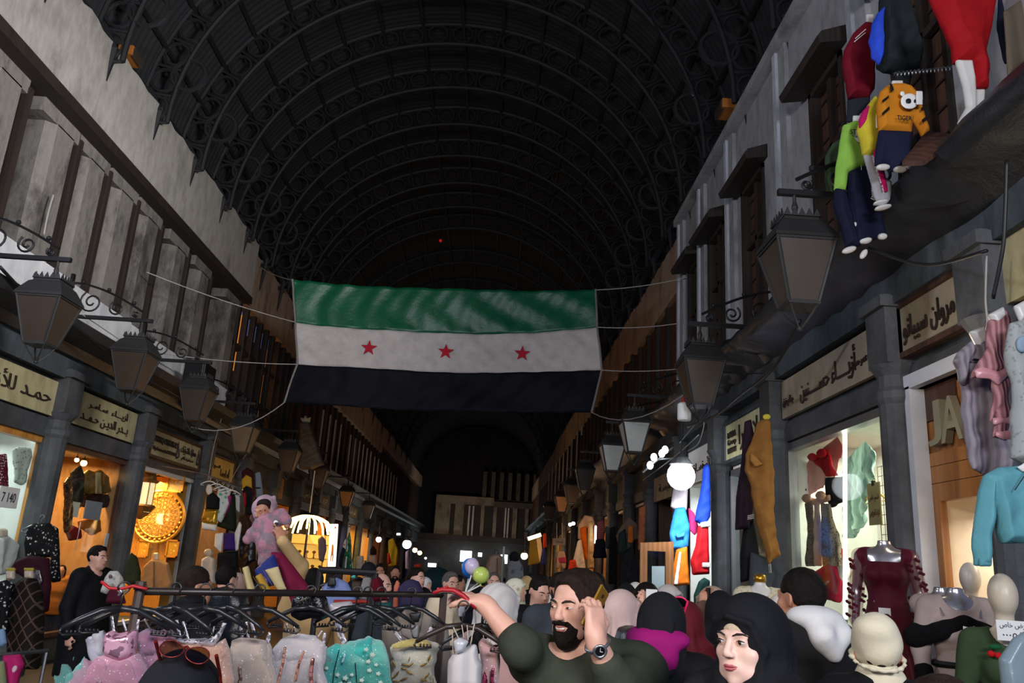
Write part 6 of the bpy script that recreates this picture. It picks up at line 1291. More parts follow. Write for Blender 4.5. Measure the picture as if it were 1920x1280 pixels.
MB().prism([q(1213, 1033), q(1250, 1033), q(1250, 1290), q(1213, 1290)], (0, .01, 0)).build('glass', mGLASS, t); MB().prism([q(1222, 1061), q(1246, 1061), q(1246, 1112), q(1222, 1112)], (0, -.01, 0)).build('poster', M('poster_blue', '#a9bcc2', 'plain'), t)
# ---- farther right row
Yr = lambda px, X=2.9: X * 1500 / (px - 915)
FAR = [('fur_coat', 'shaggy black fur coat left of the open wooden door', 'coat', [(1167, 1036), (1184, 1024), (1196, 1050), (1198, 1098), (1160, 1098), (1161, 1062)], '#1a1b1f', 16.0, 'fur'),
 ('grey_dress', 'grey beige dress hanging above the shaggy fur coat', 'dress', [(1166, 984), (1178, 968), (1195, 982), (1197, 1010), (1184, 1016), (1178, 1000), (1160, 1022), (1154, 1004)], '#6b5a4c', 16.4, 'cloth'),
 ('orange_scarf', 'orange cloth hanging over the shaggy fur coat', 'scarf', rect(1177, 985, 1187, 1018), '#b5622a', 16.2, 'cloth'), ('green_dress', 'dark green dress beside the orange cloth', 'dress', [(1160, 1000), (1172, 990), (1176, 1030), (1164, 1050), (1158, 1030)], '#1c2a26', 16.3, 'cloth'),
 ('print_shirt', 'brown printed fabric panel hanging left of the open wooden door', 'fabric', [(1198, 952), (1211, 946), (1209, 1030), (1196, 1032)], '#9a5a3c', 15.8, 'floral'),
 ('sports_shirt', 'white and red shirt on the dim right row', 'shirt', [(1119, 978), (1131, 974), (1136, 992), (1133, 1012), (1119, 1012)], '#a05050', 20.5, 'stripes'), ('navy_shorts', 'dark navy shorts under the white and red shirt', 'shorts', [(1117, 1011), (1134, 1010), (1138, 1046), (1111, 1046)], '#171a26', 20.4, 'cloth'),
 ('grey_pullover', 'grey top hanging right of the navy shorts', 'top', [(1135, 985), (1146, 990), (1143, 1030), (1134, 1028)], '#4a4e54', 20.0, 'cloth'), ('dark_dress', 'long black dress hanging between the grey top and the dark green dress', 'dress', [(1143, 990), (1154, 985), (1156, 1095), (1140, 1095)], '#141416', 18.5, 'cloth'),
 ('white_gown', 'brightly lit white gown on the far right row', 'gown', [(1083, 1014), (1090, 1010), (1096, 1050), (1099, 1076), (1070, 1072), (1078, 1036)], '#efe2d0', 25.5, 'cloth'), ('orange_gown', 'bright orange gown beside the lit white gown', 'gown', [(1087, 990), (1100, 985), (1101, 1050), (1092, 1048)], '#d86a1c', 25.8, 'cloth'),
 ('cream_gown', 'tall cream gown right of the bright orange gown', 'gown', [(1102, 978), (1112, 976), (1114, 1066), (1101, 1066)], '#b8996c', 25.2, 'cloth'), ('red_skirt', 'orange red skirt below the lit white gown', 'skirt', [(1068, 1050), (1079, 1048), (1084, 1074), (1064, 1074)], '#c8421c', 25.0, 'cloth'), ('flower_wreath', 'pale ruffled clothes heaped over the lit white gown', 'clothes', [(1084, 985), (1096, 965), (1112, 968), (1116, 985), (1100, 990), (1090, 1012), (1083, 1010)], '#c9a98c', 25.9, 'floral'),
 ('olive_dress', 'olive yellow dress lit at the far end of the right row', 'dress', [(993, 1012), (1004, 1004), (1009, 1030), (1011, 1056), (989, 1061)], '#9a8238', 40, 'pleat'), ('cream_blouse', 'cream blouse glowing beside the olive yellow dress', 'blouse', [(1005, 1008), (1014, 1002), (1017, 1030), (1012, 1056), (1008, 1030)], '#e8d0a8', 39.5, 'cloth'), ('blue_dress', 'blue dress right of the glowing cream blouse', 'dress', [(1016, 1028), (1023, 1028), (1024, 1060), (1015, 1058)], '#26327e', 39, 'cloth'), ('red_blouse', 'red top above the small blue dress', 'top', [(1017, 1000), (1025, 998), (1026, 1026), (1018, 1028)], '#b0402a', 39.2, 'cloth')]
for nm, lb, ct, pp, c, Y, kd in FAR: G(nm, lb, ct, pp, c, Y=Y, kind=kd, depth=.12, fold=.015, ff=26)
o = G('shorts_mannequin', 'mannequin hips in coral pink shorts hanging under a small board', 'mannequin', [(1045, 1033), (1058, 1033), (1062, 1050), (1060, 1066), (1054, 1066), (1051, 1056), (1049, 1066), (1043, 1066), (1042, 1050)], '#d8b48c', Y=27, depth=.14, fold=0, parts=[('shorts', [(1042, 1044), (1061, 1044), (1062, 1056), (1052, 1056), (1041, 1057)], '#c64a5c', dict(off=.02, depth=.14, fold=0))])
t = thing('hanging_board', 'small pale board on two white cords above the coral pink shorts', 'board', at(1049, 1015, Y=27)); q = lambda a, b: at(a, b, Y=27)
MB().prism([q(1037, 1009), q(1060, 1008), q(1060, 1021), q(1037, 1022)], (0, .02, 0)).build('board', mCREAM2, t)
for px in (1044, 1054): MB().tube([q(px, 1009), q(px, 980)], .012, 5).build('cord', mPIPE, t)
flat_text(t, A('تصفية'), 1042, 1011, 1056, 1019, 26.97, mIRON, name='lettering')
tube_lamp('warm bright tube light over the olive yellow dress', at(990, 1010, Y=38), at(1014, 1002, Y=38), .08, M('tube_warm', '#ffdca0', 'emit', emit=9.0)); bulb('warm bulb at the far end of the right row', at(983, 1042, Y=38), .16); bulb('pair of small cool lamps above the coral pink shorts', at(1069, 983, Y=27), .06, mBULBC); bulb('small cool lamp right beside the first one above the coral shorts', at(1075, 981, Y=27), .06, mBULBC)
tube_lamp('upright white tube light beside the cream gown', at(1117, 986, Y=25), at(1116, 1018, Y=25), .03, mTUBEC)
for px, py, Y, r, l in ((710, 1011, 30, .1, 'violet-white bulb on the left row beside the small flag'), (763, 1020, 41, .22, 'brightest white lamp on the far left row'), (778, 1031, 44, .13, 'warm bulb right of the brightest far lamp'), (787, 1036, 45, .12, 'warm bulb farthest along the left row'), (798, 1046, 50, .07, 'tiny cool bulb near the end of the left row')):
    bulb(l, at(px, py, Y=Y), r, mBULBC if r in (.1, .22, .07) else mBULB)
tube_lamp('short cool tube light high on the far left row', at(744, 1001, Y=36), at(751, 1001, Y=36), .04, mTUBEC)
# shop glow at the end of the street
for i, (a, b, c, d) in enumerate(((862, 1033, 885, 1052), (896, 1036, 904, 1043), (938, 1040, 952, 1056), (802, 1056, 818, 1062))):
    p, q2 = at(a, d, Y=71.4), at(c, b, Y=71.4); box_struct('window', (p.x, 71.4, p.z), (q2.x, 71.5, q2.z), M('end_window', '#eaf8ff', 'emit', emit=3.0 if i == 0 else 1.2))
# ================================================================ left side goods
# first window, white light
tube_lamp('bright tube light across the top of the white-lit window at the left edge', at(-10, 802, X=L - .2), at(74, 822, X=L - .2), .03, mTUBEC)
XA = L - .28
G('lace_blouse', 'white crochet lace top in the white-lit window', 'top', [(24, 842), (36, 836), (56, 838), (60, 856), (50, 880), (50, 904), (38, 910), (26, 904)], cl('#c9ccc4', 'lace', col2='#8f968e', sc=.8), X=XA + .1, depth=.05)
G('mauve_dress', 'long mauve dotted dress hanging beside the crochet lace top', 'dress', [(56, 852), (70, 838), (68, 880), (62, 926), (58, 1000), (40, 1012), (42, 900)], cl('#8a7470', 'dots', col2='#6b5a5c', sc=1.2), X=XA, depth=.06)
G('dotted_dress', 'wine red dress with white dots cut by the left edge', 'dress', [(-6, 852), (11, 850), (13, 912), (-6, 914)], cl('#6b1630', 'dots', col2='#d8c8c8', sc=1.1), X=XA + .1, depth=.06)
G('white_blouse', 'white blouse on a display form low in the white-lit window', 'blouse', [(-6, 1008), (12, 1002), (24, 1012), (38, 1027), (22, 1050), (12, 1075), (-6, 1080)], '#c2c9c4', X=XA + .15, depth=.1, parts=[('neck', rect(-4, 990, 10, 1008), mMANB, dict(off=0))])
t = thing('price_box', 'white price box with numerals behind the left window', 'sign', at(12, 932, X=XA + .25)); c = t.location; MB().box(c + Vector((-.03, -.22, -.13)), c + Vector((.03, .22, .13))).build('box', mWHITE, t); wall_text(t, '7 140', .3, .12, (0, .032, 0), 'L', mIRON, 'numerals', .002)
# in front of the first window
G('floral_blouse', 'black blouse with small white flowers hanging on the stone pillar', 'blouse', [[(52, 988), (66, 980), (92, 980), (108, 990), (108, 1044), (48, 1046), (46, 1020)], [(94, 985), (108, 990), (111, 1040), (112, 1090), (98, 1092), (95, 1040)]], cl('#141416', 'floral', col2='#b8b4b0', sc=.9), Y=9.9, depth=.1)
hanger('wire hanger of the white-flowered blouse', at(80, 965, Y=9.92), .4, mSTEEL, notch=False)
G('wine_blouse', 'dark wine blouse with silver sequins on one sleeve', 'blouse', [[(30, 1050), (56, 1040), (92, 1046), (96, 1100), (90, 1146), (74, 1150), (70, 1100), (34, 1075), (14, 1076)]], '#36121f', Y=9.5, depth=.1, parts=[('sequin_patch', [(66, 1066), (84, 1068), (88, 1090), (76, 1106), (68, 1092)], cl('#8f8a8e', 'sequin', col2='#4a444a'), dict(off=.09, depth=.02))])
def bust(label, nk, body, mat, Y, capm, sleeve=None, **k):
    return G('bust_form', label, 'mannequin', body, mat, Y=Y, depth=.13, parts=[('neck', nk, mMANB, dict(off=0, depth=.08, fold=0)), ('neck_cap', [(nk[0][0] - 1, nk[0][1] - 5), (nk[1][0] + 1, nk[1][1] - 5), (nk[1][0] + 1, nk[1][1] + 1), (nk[0][0] - 1, nk[0][1] + 1)], capm, dict(off=0, depth=.085, fold=0))], **k)
bust('display form in a black dress with a pale diamond lattice and yellow neck cap', rect(46, 1069, 63, 1084), [(24, 1096), (44, 1083), (66, 1084), (78, 1112), (80, 1160), (77, 1215), (70, 1255), (18, 1250), (12, 1180), (18, 1120)], cl('#1d1614', 'argyle', col2='#55453e'), 8.6, mYCAP)
bust('display form in a black dress with white flowers at the left edge', rect(12, 1069, 28, 1086), [(-6, 1092), (12, 1086), (26, 1094), (18, 1130), (14, 1180), (-6, 1196)], cl('#17171a', 'floral', col2='#c2bfba', sc=1.0), 8.4, mYCAP)
G('dotted_cloth', 'magenta cloth with big white dots at the bottom left corner', 'cloth', [(6, 1228), (38, 1226), (45, 1246), (38, 1262), (32, 1290), (8, 1290)], cl('#b8286a', 'dots', col2='#d8c0c8', sc=.32), Y=7.6, depth=.1)
G('olive_cloth', 'pale olive cloth at the very bottom left corner', 'cloth', [(-6, 1240), (8, 1238), (14, 1290), (-6, 1290)], '#8a9068', Y=7.5, depth=.08)
G('blue_bag', 'pale blue plastic bag at the left edge above the magenta cloth', 'bag', [(-6, 1180), (8, 1178), (13, 1205), (6, 1212), (-6, 1212)], '#7f9fc0', Y=7.7, depth=.08)
tag(MB().tube([at(-6, 1228, Y=7.9), at(90, 1219, Y=8.3)], .018, 8).tube([at(88, 1219, Y=8.3), Vector((at(88, 1219, Y=8.3).x, 8.3, 0))], .015, 6).build('clothes_rail', mSTEEL), 'low steel clothes rail at the bottom left', 'rail')
# second window, warm light
XB = L - .3
G('gold_jacket', 'shiny gold jacket hanging in the warm window', 'jacket', [(154, 890), (166, 880), (176, 884), (188, 880), (202, 892), (206, 922), (196, 926), (160, 927), (150, 918)], cl('#8a6a2c', 'cloth', rough=.3, metal=.4), X=XB, depth=.07, parts=[('cream_front', [(172, 884), (182, 884), (184, 926), (170, 926)], '#b8a078', dict(off=.06, depth=.02))])
G('dark_skirt', 'dark red ruffled skirt under the shiny gold jacket', 'skirt', [(154, 926), (202, 926), (207, 950), (180, 954), (152, 950)], '#3a1f1a', X=XB, depth=.07)
G('dark_coat', 'dark coat hanging left of the shiny gold jacket', 'coat', [(134, 885), (150, 872), (158, 890), (152, 950), (132, 960)], '#2c241f', X=XB + .05, depth=.07)
G('sequin_dress', 'glittering dark sequin dress at the left of the warm window', 'dress', [(122, 905), (130, 892), (136, 920), (134, 990), (122, 1000)], cl('#6b5236', 'sequin', col2='#2a201a'), X=XB + .2, depth=.06)
G('orange_shirt', 'orange shirt lit up in the warm window', 'shirt', [(148, 976), (166, 970), (186, 972), (188, 996), (172, 1004), (162, 998), (150, 990)], '#c9752a', X=XB + .1, depth=.08)
G('red_bag', 'red handbag beside the orange shirt', 'bag', [(124, 996), (136, 984), (148, 990), (150, 1010), (130, 1014)], '#7a1a1e', X=XB + .15, depth=.08)
for px0, py0, px1, py1, c, l in ((131, 942, 152, 968, '#cfcbb8', 'white card stuck on the warm window glass'), (157, 942, 194, 972, '#7f8a90', 'grey card stuck beside the white one on the warm window'), (142, 978, 153, 1034, '#b8bfb8', 'tall pale paper strip on the warm window glass'), (196, 1000, 206, 1024, '#c2ccd0', 'small white notice at the edge of the warm window')):
    p, q2 = at(px0, py1, X=L - .08), at(px1, py0, X=L - .08); tag(MB().box((L - .1, p.y, p.z), (L - .088, q2.y, q2.z)).build('paper_notice', M('paper' + c[1:], c, 'plain')), l, 'notice')
for px, py, l in ((157, 868, 'bright warm bulb at the top of the warm window'), (144, 862, 'small warm bulb left of the brighter one in the warm window')): bulb(l, at(px, py, X=L - .4), .05 if px > 150 else .035)
# third window, gold
XG = L - .36
t = thing('brass_lantern', 'domed brass lantern hanging in the golden window', 'lantern', at(276, 890, X=L - .3)); c = t.location; k = 1.05
mBRASS = M('brass', '#a87a44', 'plain', rough=.4, metal=.6)
MB().lathe([(.02, .12 * k), (.06, .1 * k), (.15 * k, .02), (.18 * k, -.08 * k), (.23 * k, -.1 * k), (.2 * k, -.14 * k)], c, 12).build('dome', mBRASS, t); MB().lathe([(.2 * k, -.52 * k), (.24 * k, -.55 * k), (.2 * k, -.6 * k), (.15 * k, -.68 * k), (.06 * k, -.75 * k), (.02, -.78 * k)], c, 12).build('base', mBRASS, t)
for i in range(8):
    a = i * PI / 4; u = Vector((math.cos(a), math.sin(a), 0)); MB().tube([c + u * .18 * k - Vector((0, 0, .13 * k)), c + u * .18 * k - Vector((0, 0, .53 * k))], .012, 6).build('post', mBRASS, t)
MB().lathe([(.165 * k, -.52 * k), (.165 * k, -.14 * k)], c, 8).build('glass', M('lamp_milk', '#ffe8b8', 'emit', emit=.9), t); MB().tube([c + Vector((0, 0, .12)), c + Vector((0, 0, .3))], .008, 5).build('chain', mBRASS, t)
YG = 16.55
ctr = at(298, 968, Y=YG); t = thing('carved_medallion', 'large round gilded openwork medallion on the golden panelling', 'ornament', ctr)
mGILT = M('gilt', '#d89a3c', 'plain', rough=.35, metal=.5)
def ring(c, r, w, n=40): return MB().tube([c + Vector((r * math.cos(a), 0, r * math.sin(a))) for a in np.linspace(0, 2 * PI, n, False)], w, 6, closed=True)
ring(ctr, .50, .035).build('outer_ring', mGILT, t); ring(ctr, .40, .02).build('inner_ring', mGILT, t)
mb = MB()
for r_, n_ in ((.05, 1), (.13, 7), (.21, 11), (.29, 15), (.36, 19)):
    for i in range(n_):
        a = i * 2 * PI / n_; cc = ctr + Vector((r_ * math.cos(a), -.01, r_ * math.sin(a))); mb.tube([cc + Vector((.042 * math.cos(b), 0, .042 * math.sin(b))) for b in np.linspace(0, 2 * PI, 8, False)], .012, 4, closed=True)
mb.build('openwork', mGILT, t); mb = MB()
for i in range(28): a = i * 2 * PI / 28; mb.ball(ctr + Vector((.45 * math.cos(a), -.02, .45 * math.sin(a))), .032, 6)
mb.build('beading', mGILT, t); disc(MB(), ctr + Vector((0, .05, 0)), .42, .01, (0, -1, 0), 32).build('backing', M('gold_glow', '#f0c878', 'plain', rough=.4), t)
for px, py, l, hw_, hh_, c1, c2_ in ((268, 1028, 'small gilt framed picture left below the medallion', .12, .17, '#b8862c', '#d8b860'), (323, 1028, 'small gilt framed picture right below the medallion', .12, .17, '#b8862c', '#d8b860'), (330, 900, 'larger gilt framed picture above the medallion', .17, .24, '#d8b878', '#b88a3c')):
    c = at(px, py, Y=YG); t = thing('picture_frame', l, 'picture', c); f = MB()
    for p_, q_ in (((-hw_, -hh_), (hw_, -hh_ + .03)), ((-hw_, hh_ - .03), (hw_, hh_)), ((-hw_, -hh_), (-hw_ + .03, hh_)), ((hw_ - .03, -hh_), (hw_, hh_))): f.box(c + Vector((p_[0], -.02, p_[1])), c + Vector((q_[0], .02, q_[1])))
    f.build('frame', mGILT, t); MB().box(c + Vector((-hw_ + .03, .0, -hh_ + .03)), c + Vector((hw_ - .03, .01, hh_ - .03))).build('picture', M('amber_print' + c1[1:], c1, 'floral', col2=c2_, sc=.5), t)
G('beige_jacket', 'beige embroidered jacket on a display form in the golden window', 'jacket', [(270, 1062), (284, 1048), (300, 1048), (316, 1056), (326, 1092), (318, 1112), (272, 1114), (262, 1100)], '#a8845c', Y=15.6, depth=.12, parts=[('neck', rect(287, 1036, 298, 1050), mMANB, dict(off=0)), ('placket', strip([(292, 1052), (292, 1110)], 3), '#7a5a36', dict(off=.085, depth=.01))])
bulb('bright bulb behind the brass lantern in the golden window', at(310, 886, X=L - .6), .07, M('bulb_gold', '#fff0c8', 'emit', emit=14.0))
G('fur_coat', 'olive green furry coat hanging on the pillar beside the golden window', 'coat', [(238, 1054), (246, 1035), (257, 1044), (263, 1072), (262, 1094), (244, 1098), (234, 1090)], cl('#3f4426', 'fur', col2='#23261a'), Y=10.4, depth=.12)
G('fur_cape', 'small white fur cape over a maroon dress near the left end of the rack', 'cape', [(197, 1082), (206, 1070), (221, 1070), (230, 1082), (236, 1108), (226, 1114), (214, 1100), (200, 1114), (188, 1110)], M('white_fur', '#d8d4cc', 'fur', col2='#aaa59c'), Y=6.6, depth=.1, parts=[('maroon_dress', [(202, 1100), (226, 1102), (234, 1132), (196, 1132)], '#4a1426', dict(off=-.02, depth=.08)), ('bow', oval(218, 1080, 4, 4), '#6a5050', dict(off=.1, depth=.02))])
# fourth shop: rail of children's clothes
Y4 = 15.2
rl4 = thing('clothes_rail', 'high steel rail of white tops and dresses below the small yellowed sign', 'rail', at(418, 905, Y=Y4)); MB().tube([at(383, 888, Y=Y4), at(455, 918, Y=Y4)], .014, 6).build('rail', mSTEEL, rl4); MB().tube([at(383, 888, Y=Y4), at(383, 888, Y=Y4) + Vector((-.8, 0, .1))], .012, 6).build('bracket', mSTEEL, rl4)
for i, (px, py) in enumerate(((395, 894), (408, 899), (419, 904), (428, 908), (437, 911))): hanger('white hook hanger on the high rail below the small yellowed sign', at(px, py, Y=Y4 + .0), .3, mWHITE, .4, group='hangers on the high rail', notch=False)
R4 = [('gold_dress', 'black top with a gold skirt at the near end of the high rail', 'dress', [(387, 930), (400, 922), (412, 934), (410, 956), (386, 954)], '#141416', .0, [('gold_skirt', [(384, 953), (410, 955), (406, 984), (380, 982), (379, 970)], cl('#b8902a', 'cloth', rough=.25, metal=.7)), ('shoulder', oval(393, 918, 6, 11), mMANB), ('white_hem', [(379, 978), (408, 984), (406, 996), (380, 992)], mWHITE)]),
 ('white_dress', 'white dress with green print second on the high rail', 'dress', [(410, 914), (424, 918), (430, 944), (414, 980), (402, 974), (404, 945)], cl('#c9cdc6', 'floral', col2='#4f9a82', sc=.35), .15, []), ('pink_dress', 'white and hot pink dress third on the high rail', 'dress', [(424, 918), (434, 930), (430, 950), (418, 976), (410, 974), (418, 945)], '#b02a78', .25, [('white_yoke', [(424, 914), (434, 920), (430, 935), (422, 932)], mWHITE)]),
 ('green_dress', 'dark olive dress fourth on the high rail', 'dress', [(432, 920), (441, 930), (443, 998), (406, 986), (420, 955)], '#1f2419', .35, []), ('white_blouse', 'white top at the far end of the high rail', 'top', [(440, 926), (450, 930), (449, 962), (442, 955)], '#c4c4c4', .5, []),
 ('varsity_jacket', 'purple jacket with white sleeves under the high rail', 'jacket', [(420, 998), (440, 1000), (444, 1032), (418, 1033)], '#3d2470', .1, [('white_sleeve', [(440, 1000), (450, 976), (454, 984), (448, 1030), (441, 1034)], mWHITE), ('white_sleeve', [(420, 998), (404, 1000), (402, 1024), (414, 1036), (418, 1020)], mWHITE)]),
 ('black_trousers', 'black trousers hanging under the purple jacket', 'trousers', [(408, 1036), (446, 1032), (447, 1090), (404, 1096)], '#15161a', .12, []), ('brown_coat', 'brown coat behind the purple jacket', 'coat', [(448, 968), (462, 962), (472, 980), (470, 1004), (448, 1002)], '#3a2416', .6, []), ('puffer_jacket', 'black quilted jacket right of the purple jacket', 'jacket', [(448, 1002), (472, 998), (480, 1016), (480, 1050), (460, 1062), (448, 1044)], mPUFF, .5, [])]
for nm, lb, ct, pp, c, dy, pr in R4: G(nm, lb, ct, pp, c, Y=Y4 + dy, depth=.11, fold=.01, parts=pr)
G('display_dress', 'white dress on a cream form low in the shop below the high rail', 'dress', [(378, 1048), (392, 1040), (404, 1048), (406, 1094), (376, 1096)], '#c9c9c6', Y=Y4 + .9, depth=.1, parts=[('neck', oval(391, 1036, 9, 8), mMANB, dict(off=0))])
G('maroon_outfit', 'maroon jacket over a yellow top hanging right of the high rail', 'outfit', [(453, 884), (464, 876), (476, 884), (479, 930), (468, 952), (455, 926)], '#3a141a', Y=17.4, depth=.12, parts=[('yellow_top', [(455, 900), (464, 890), (475, 896), (476, 918), (465, 912), (456, 920)], '#b8922a', dict(off=.1, depth=.03)), ('dark_trousers', [(458, 912), (474, 912), (477, 966), (462, 966)], '#15171c', dict(off=.06))])
G('denim_dress', 'grey denim dress with a dark belt beside the maroon jacket', 'dress', [(478, 886), (488, 884), (494, 930), (480, 934)], '#7d8890', Y=17.6, depth=.1, parts=[('belt', rect(479, 913, 492, 917), mIRON, dict(off=.09, depth=.02))])
G('red_scarf', 'small red and white scarf between the rails', 'scarf', [(456, 924), (461, 922), (462, 945), (458, 952)], '#a01828', Y=17.2, depth=.06)
G('pink_gown', 'dusty pink ruffled gown beside the baby\'s sleeve', 'gown', [(472, 962), (478, 975), (478, 1010), (464, 1008), (460, 990)], '#8a6068', Y=16.4, depth=.1)
c = at(524, 915, X=L + .12); tag(MB().box(c + Vector((0, -.3, -.28)), c + Vector((.03, .3, .28))).build('amber_board', M('amber_board', '#a8742c', 'plaster', rough=.6)), 'glowing amber board on the wall above the baby', 'sign')
# gown on the gallery
G('gown_mannequin', 'cream bust in a wide grey gown standing on the left gallery', 'mannequin', [(563, 792), (582, 792), (594, 830), (607, 870), (585, 880), (562, 880), (560, 840)], '#5d544b', Y=21.5, depth=.25, fold=.02, ff=14, parts=[('stand', rect(578, 872, 586, 900), mIRON, dict(depth=.03, fold=0, off=0)), ('bust', [(566, 792), (563, 782), (570, 784), (573, 777), (577, 784), (584, 781), (581, 793)], mMANB, dict(off=.02, depth=.12, fold=0))])
# bulb canopy, display case, light box
Yc = 18.5; hub = at(580, 966, Y=Yc); t = thing('light_canopy', 'parasol of glowing rope lights over the jewellery case', 'light canopy', hub)
rim = [at(536, 988, Y=Yc), at(626, 990, Y=Yc)]; rr = (rim[1].x - rim[0].x) / 2; mROPEL = M('rope_light', '#ffcf7a', 'emit', emit=6.5)
for i in range(18):
    a = i * 2 * PI / 18; u = Vector((math.cos(a), math.sin(a), 0)); P_ = [hub + u * rr * f + Vector((0, 0, -.2 * f ** 2.0 - (.2 * (f - .85) / .15 if f > .85 else 0) * (1 if i % 2 else .5))) for f in (.08, .35, .6, .8, .92, 1.0)]
    MB().tube(P_, .022, 6).build('rope_light', mROPEL, t, smooth=True)
MB().lathe([(.1, -.02), (.12, 0), (.02, .06)], hub, 12).build('hub', mIRON, t); MB().tube([hub, hub + Vector((0, 0, 1.0))], .012, 5).build('cord', mPIPE, t)
MB().tube([hub + Vector((0, 0, -.0)), Vector((hub.x, hub.y, 0))], .025, 8).build('pole', mIRON, t)
light('canopy_light', 'POINT', hub + Vector((0, 0, -.35)), 28, '#ffb858', .3)
cs = thing('display_case', 'lit glass jewellery case with golden shelves behind the baby', 'display case', at(570, 1090, Y=19.3)); cx = at(568, 1050, Y=19.3)
MB().box((cx.x - .45, 19.3, 0), (cx.x + .45, 19.9, .9)).build('cabinet', mBROWNW, cs)
MB().box((cx.x - .45, 19.85, .9), (cx.x + .45, 19.9, 2.15)).build('back_panel', M('case_glow', '#ffca60', 'emit', emit=.75), cs)
for z in (.95, 1.28, 1.6, 1.92): MB().box((cx.x - .44, 19.4, z), (cx.x + .44, 19.85, z + .02)).build('shelf', mGILT, cs)
for x in (-.44, .44): MB().box((cx.x + x - .015, 19.32, .9), (cx.x + x + .015, 19.36, 2.15)).build('post', mBRASS, cs)
MB().box((cx.x - .45, 19.32, .9), (cx.x + .45, 19.33, 2.15)).build('glass', mGLASS, cs); mb = 0
for j, z in enumerate((.97, 1.3, 1.62)):
    for i in range(5): c = Vector((cx.x - .34 + i * .17, 19.6, z)); tag(MB().lathe([(.04, 0), (.015, .02), (.015, .1), (.05, .14), (.02, .17)], c, 8).build('jewellery_stand', mBRASS), 'tiny brass jewellery stand on a lit shelf of the case', 'jewellery stand', 'jewellery stands in the lit case')
lb = at(624, 1022, Y=18.9); t = thing('light_box', 'tall white light box sign with a standing figure drawing', 'light box', lb); q = lambda a, b: at(a, b, Y=18.9)
MB().prism([q(619, 982), q(633, 982), q(628, 1062), q(614, 1062)], (0, .1, 0)).build('panel', M('lightbox', '#fff4e6', 'emit', emit=1.3), t)
T('figure_drawing', None, None, [(622, 1020), (626, 1020), (626, 1032), (625, 1053), (623, 1053), (623, 1040), (621, 1053), (619, 1053), (621, 1034)], M('print_ochre', '#b8863a', 'plain'), Y=18.9, parent=t, depth=.006, fold=0, off=.02)
T('red_emblem', None, None, [(629, 986), (631, 989), (629, 992), (627, 989)], M('print_red2', '#b02030', 'plain'), Y=18.9, parent=t, depth=.006, fold=0, off=.02)
G('tunic', 'grey mauve tunic on a hanger left of the white light box', 'tunic', [(596, 1010), (604, 1004), (611, 1012), (612, 1030), (606, 1054), (598, 1050), (597, 1030)], '#7a6468', Y=18.2, depth=.1)
# small flag on a pole
t = thing('flag_on_pole', 'small striped flag drooping from a leaning pole on the left row', 'flag', at(652, 1080, Y=14.0)); MB().tube([at(640, 1150, Y=14), at(655, 986, Y=14)], .014, 6).build('pole', mPIPE, t); MB().ball(at(655, 985, Y=14), .03, 8).build('finial', mSTEEL, t)
T('green_part', None, None, [(655, 992), (659, 1012), (661, 1040), (662, 1072), (641, 1070), (645, 1040), (650, 1012)], M('flag_green', '#0d6a45', 'cloth'), Y=14.0, parent=t, depth=.05, fold=.03); T('white_part', None, None, [(650, 1008), (650, 1030), (643, 1025), (646, 1014)], M('flag_white', '#bdb5b2', 'cloth'), Y=14.0, parent=t, depth=.04, fold=.01, off=.04); T('black_part', None, None, [(643, 1024), (648, 1030), (640, 1066), (635, 1060), (636, 1046)], M('flag_black', '#0c0e16', 'cloth'), Y=14.0, parent=t, depth=.04, fold=.01, off=.03); T('white_part', None, None, [(660, 1040), (664, 1075), (655, 1072)], M('flag_white', '#bdb5b2', 'cloth'), Y=14.0, parent=t, depth=.04, fold=.01, off=.04); T('star', None, None, [(646, 1019), (648, 1019), (648, 1022), (647, 1024), (646, 1022)], M('flag_red', '#b0142c', 'cloth'), Y=14.0, parent=t, depth=.02, fold=0, off=.08)
# far left clothes
for nm, lb_, ct, pp, c, Y in (('yellow_gown', 'yellow gown lit on the far left row', 'gown', [(728, 1012), (738, 1008), (746, 1030), (744, 1062), (728, 1062)], '#a89020', 33), ('red_shawl', 'red shawl left of the yellow gown', 'shawl', [(726, 1036), (730, 1036), (734, 1056), (726, 1058)], '#a82a1c', 32.5), ('orange_dress', 'orange dress right of the yellow gown', 'dress', [(739, 1022), (746, 1024), (748, 1050), (738, 1055)], '#a8601c', 33.5),
    ('display_wig', 'dark headscarf on a display head on the left row', 'display head', [(694, 1028), (700, 1022), (706, 1030), (706, 1040), (694, 1040)], '#2a1418', 24), ('pale_dress', 'pale dress under the dark headscarf', 'dress', [(692, 1040), (706, 1040), (708, 1066), (692, 1064)], '#b09a92', 24.1), ('violet_scarf', 'violet white scarf below the brightest far lamp', 'scarf', [(760, 1034), (766, 1030), (767, 1068), (760, 1066)], '#a89ac0', 38), ('red_basket', 'red toy heap near the end of the left row', 'toys', [(776, 1058), (790, 1056), (791, 1068), (775, 1068)], '#a03a30', 38.5), ('poster_panel', 'white poster with a dark figure beside the orange lit door', 'poster', rect(668, 1042, 682, 1068), '#b8b8b4', 22)):
    G(nm, lb_, ct, pp, c, Y=Y, depth=.12, fold=.015, ff=26)
for px0, px1, py0, py1, Y, l in ((680, 691, 1008, 1050, 27, 'orange glowing door panel on the left row'),):
    p, q2 = at(px0, py1, Y=Y), at(px1, py0, Y=Y); tag(MB().box((p.x, Y, p.z), (q2.x, Y + .08, q2.z)).build('lit_panel', M('lit_orange', '#e88a2c', 'emit', emit=.7)), l, 'panel')
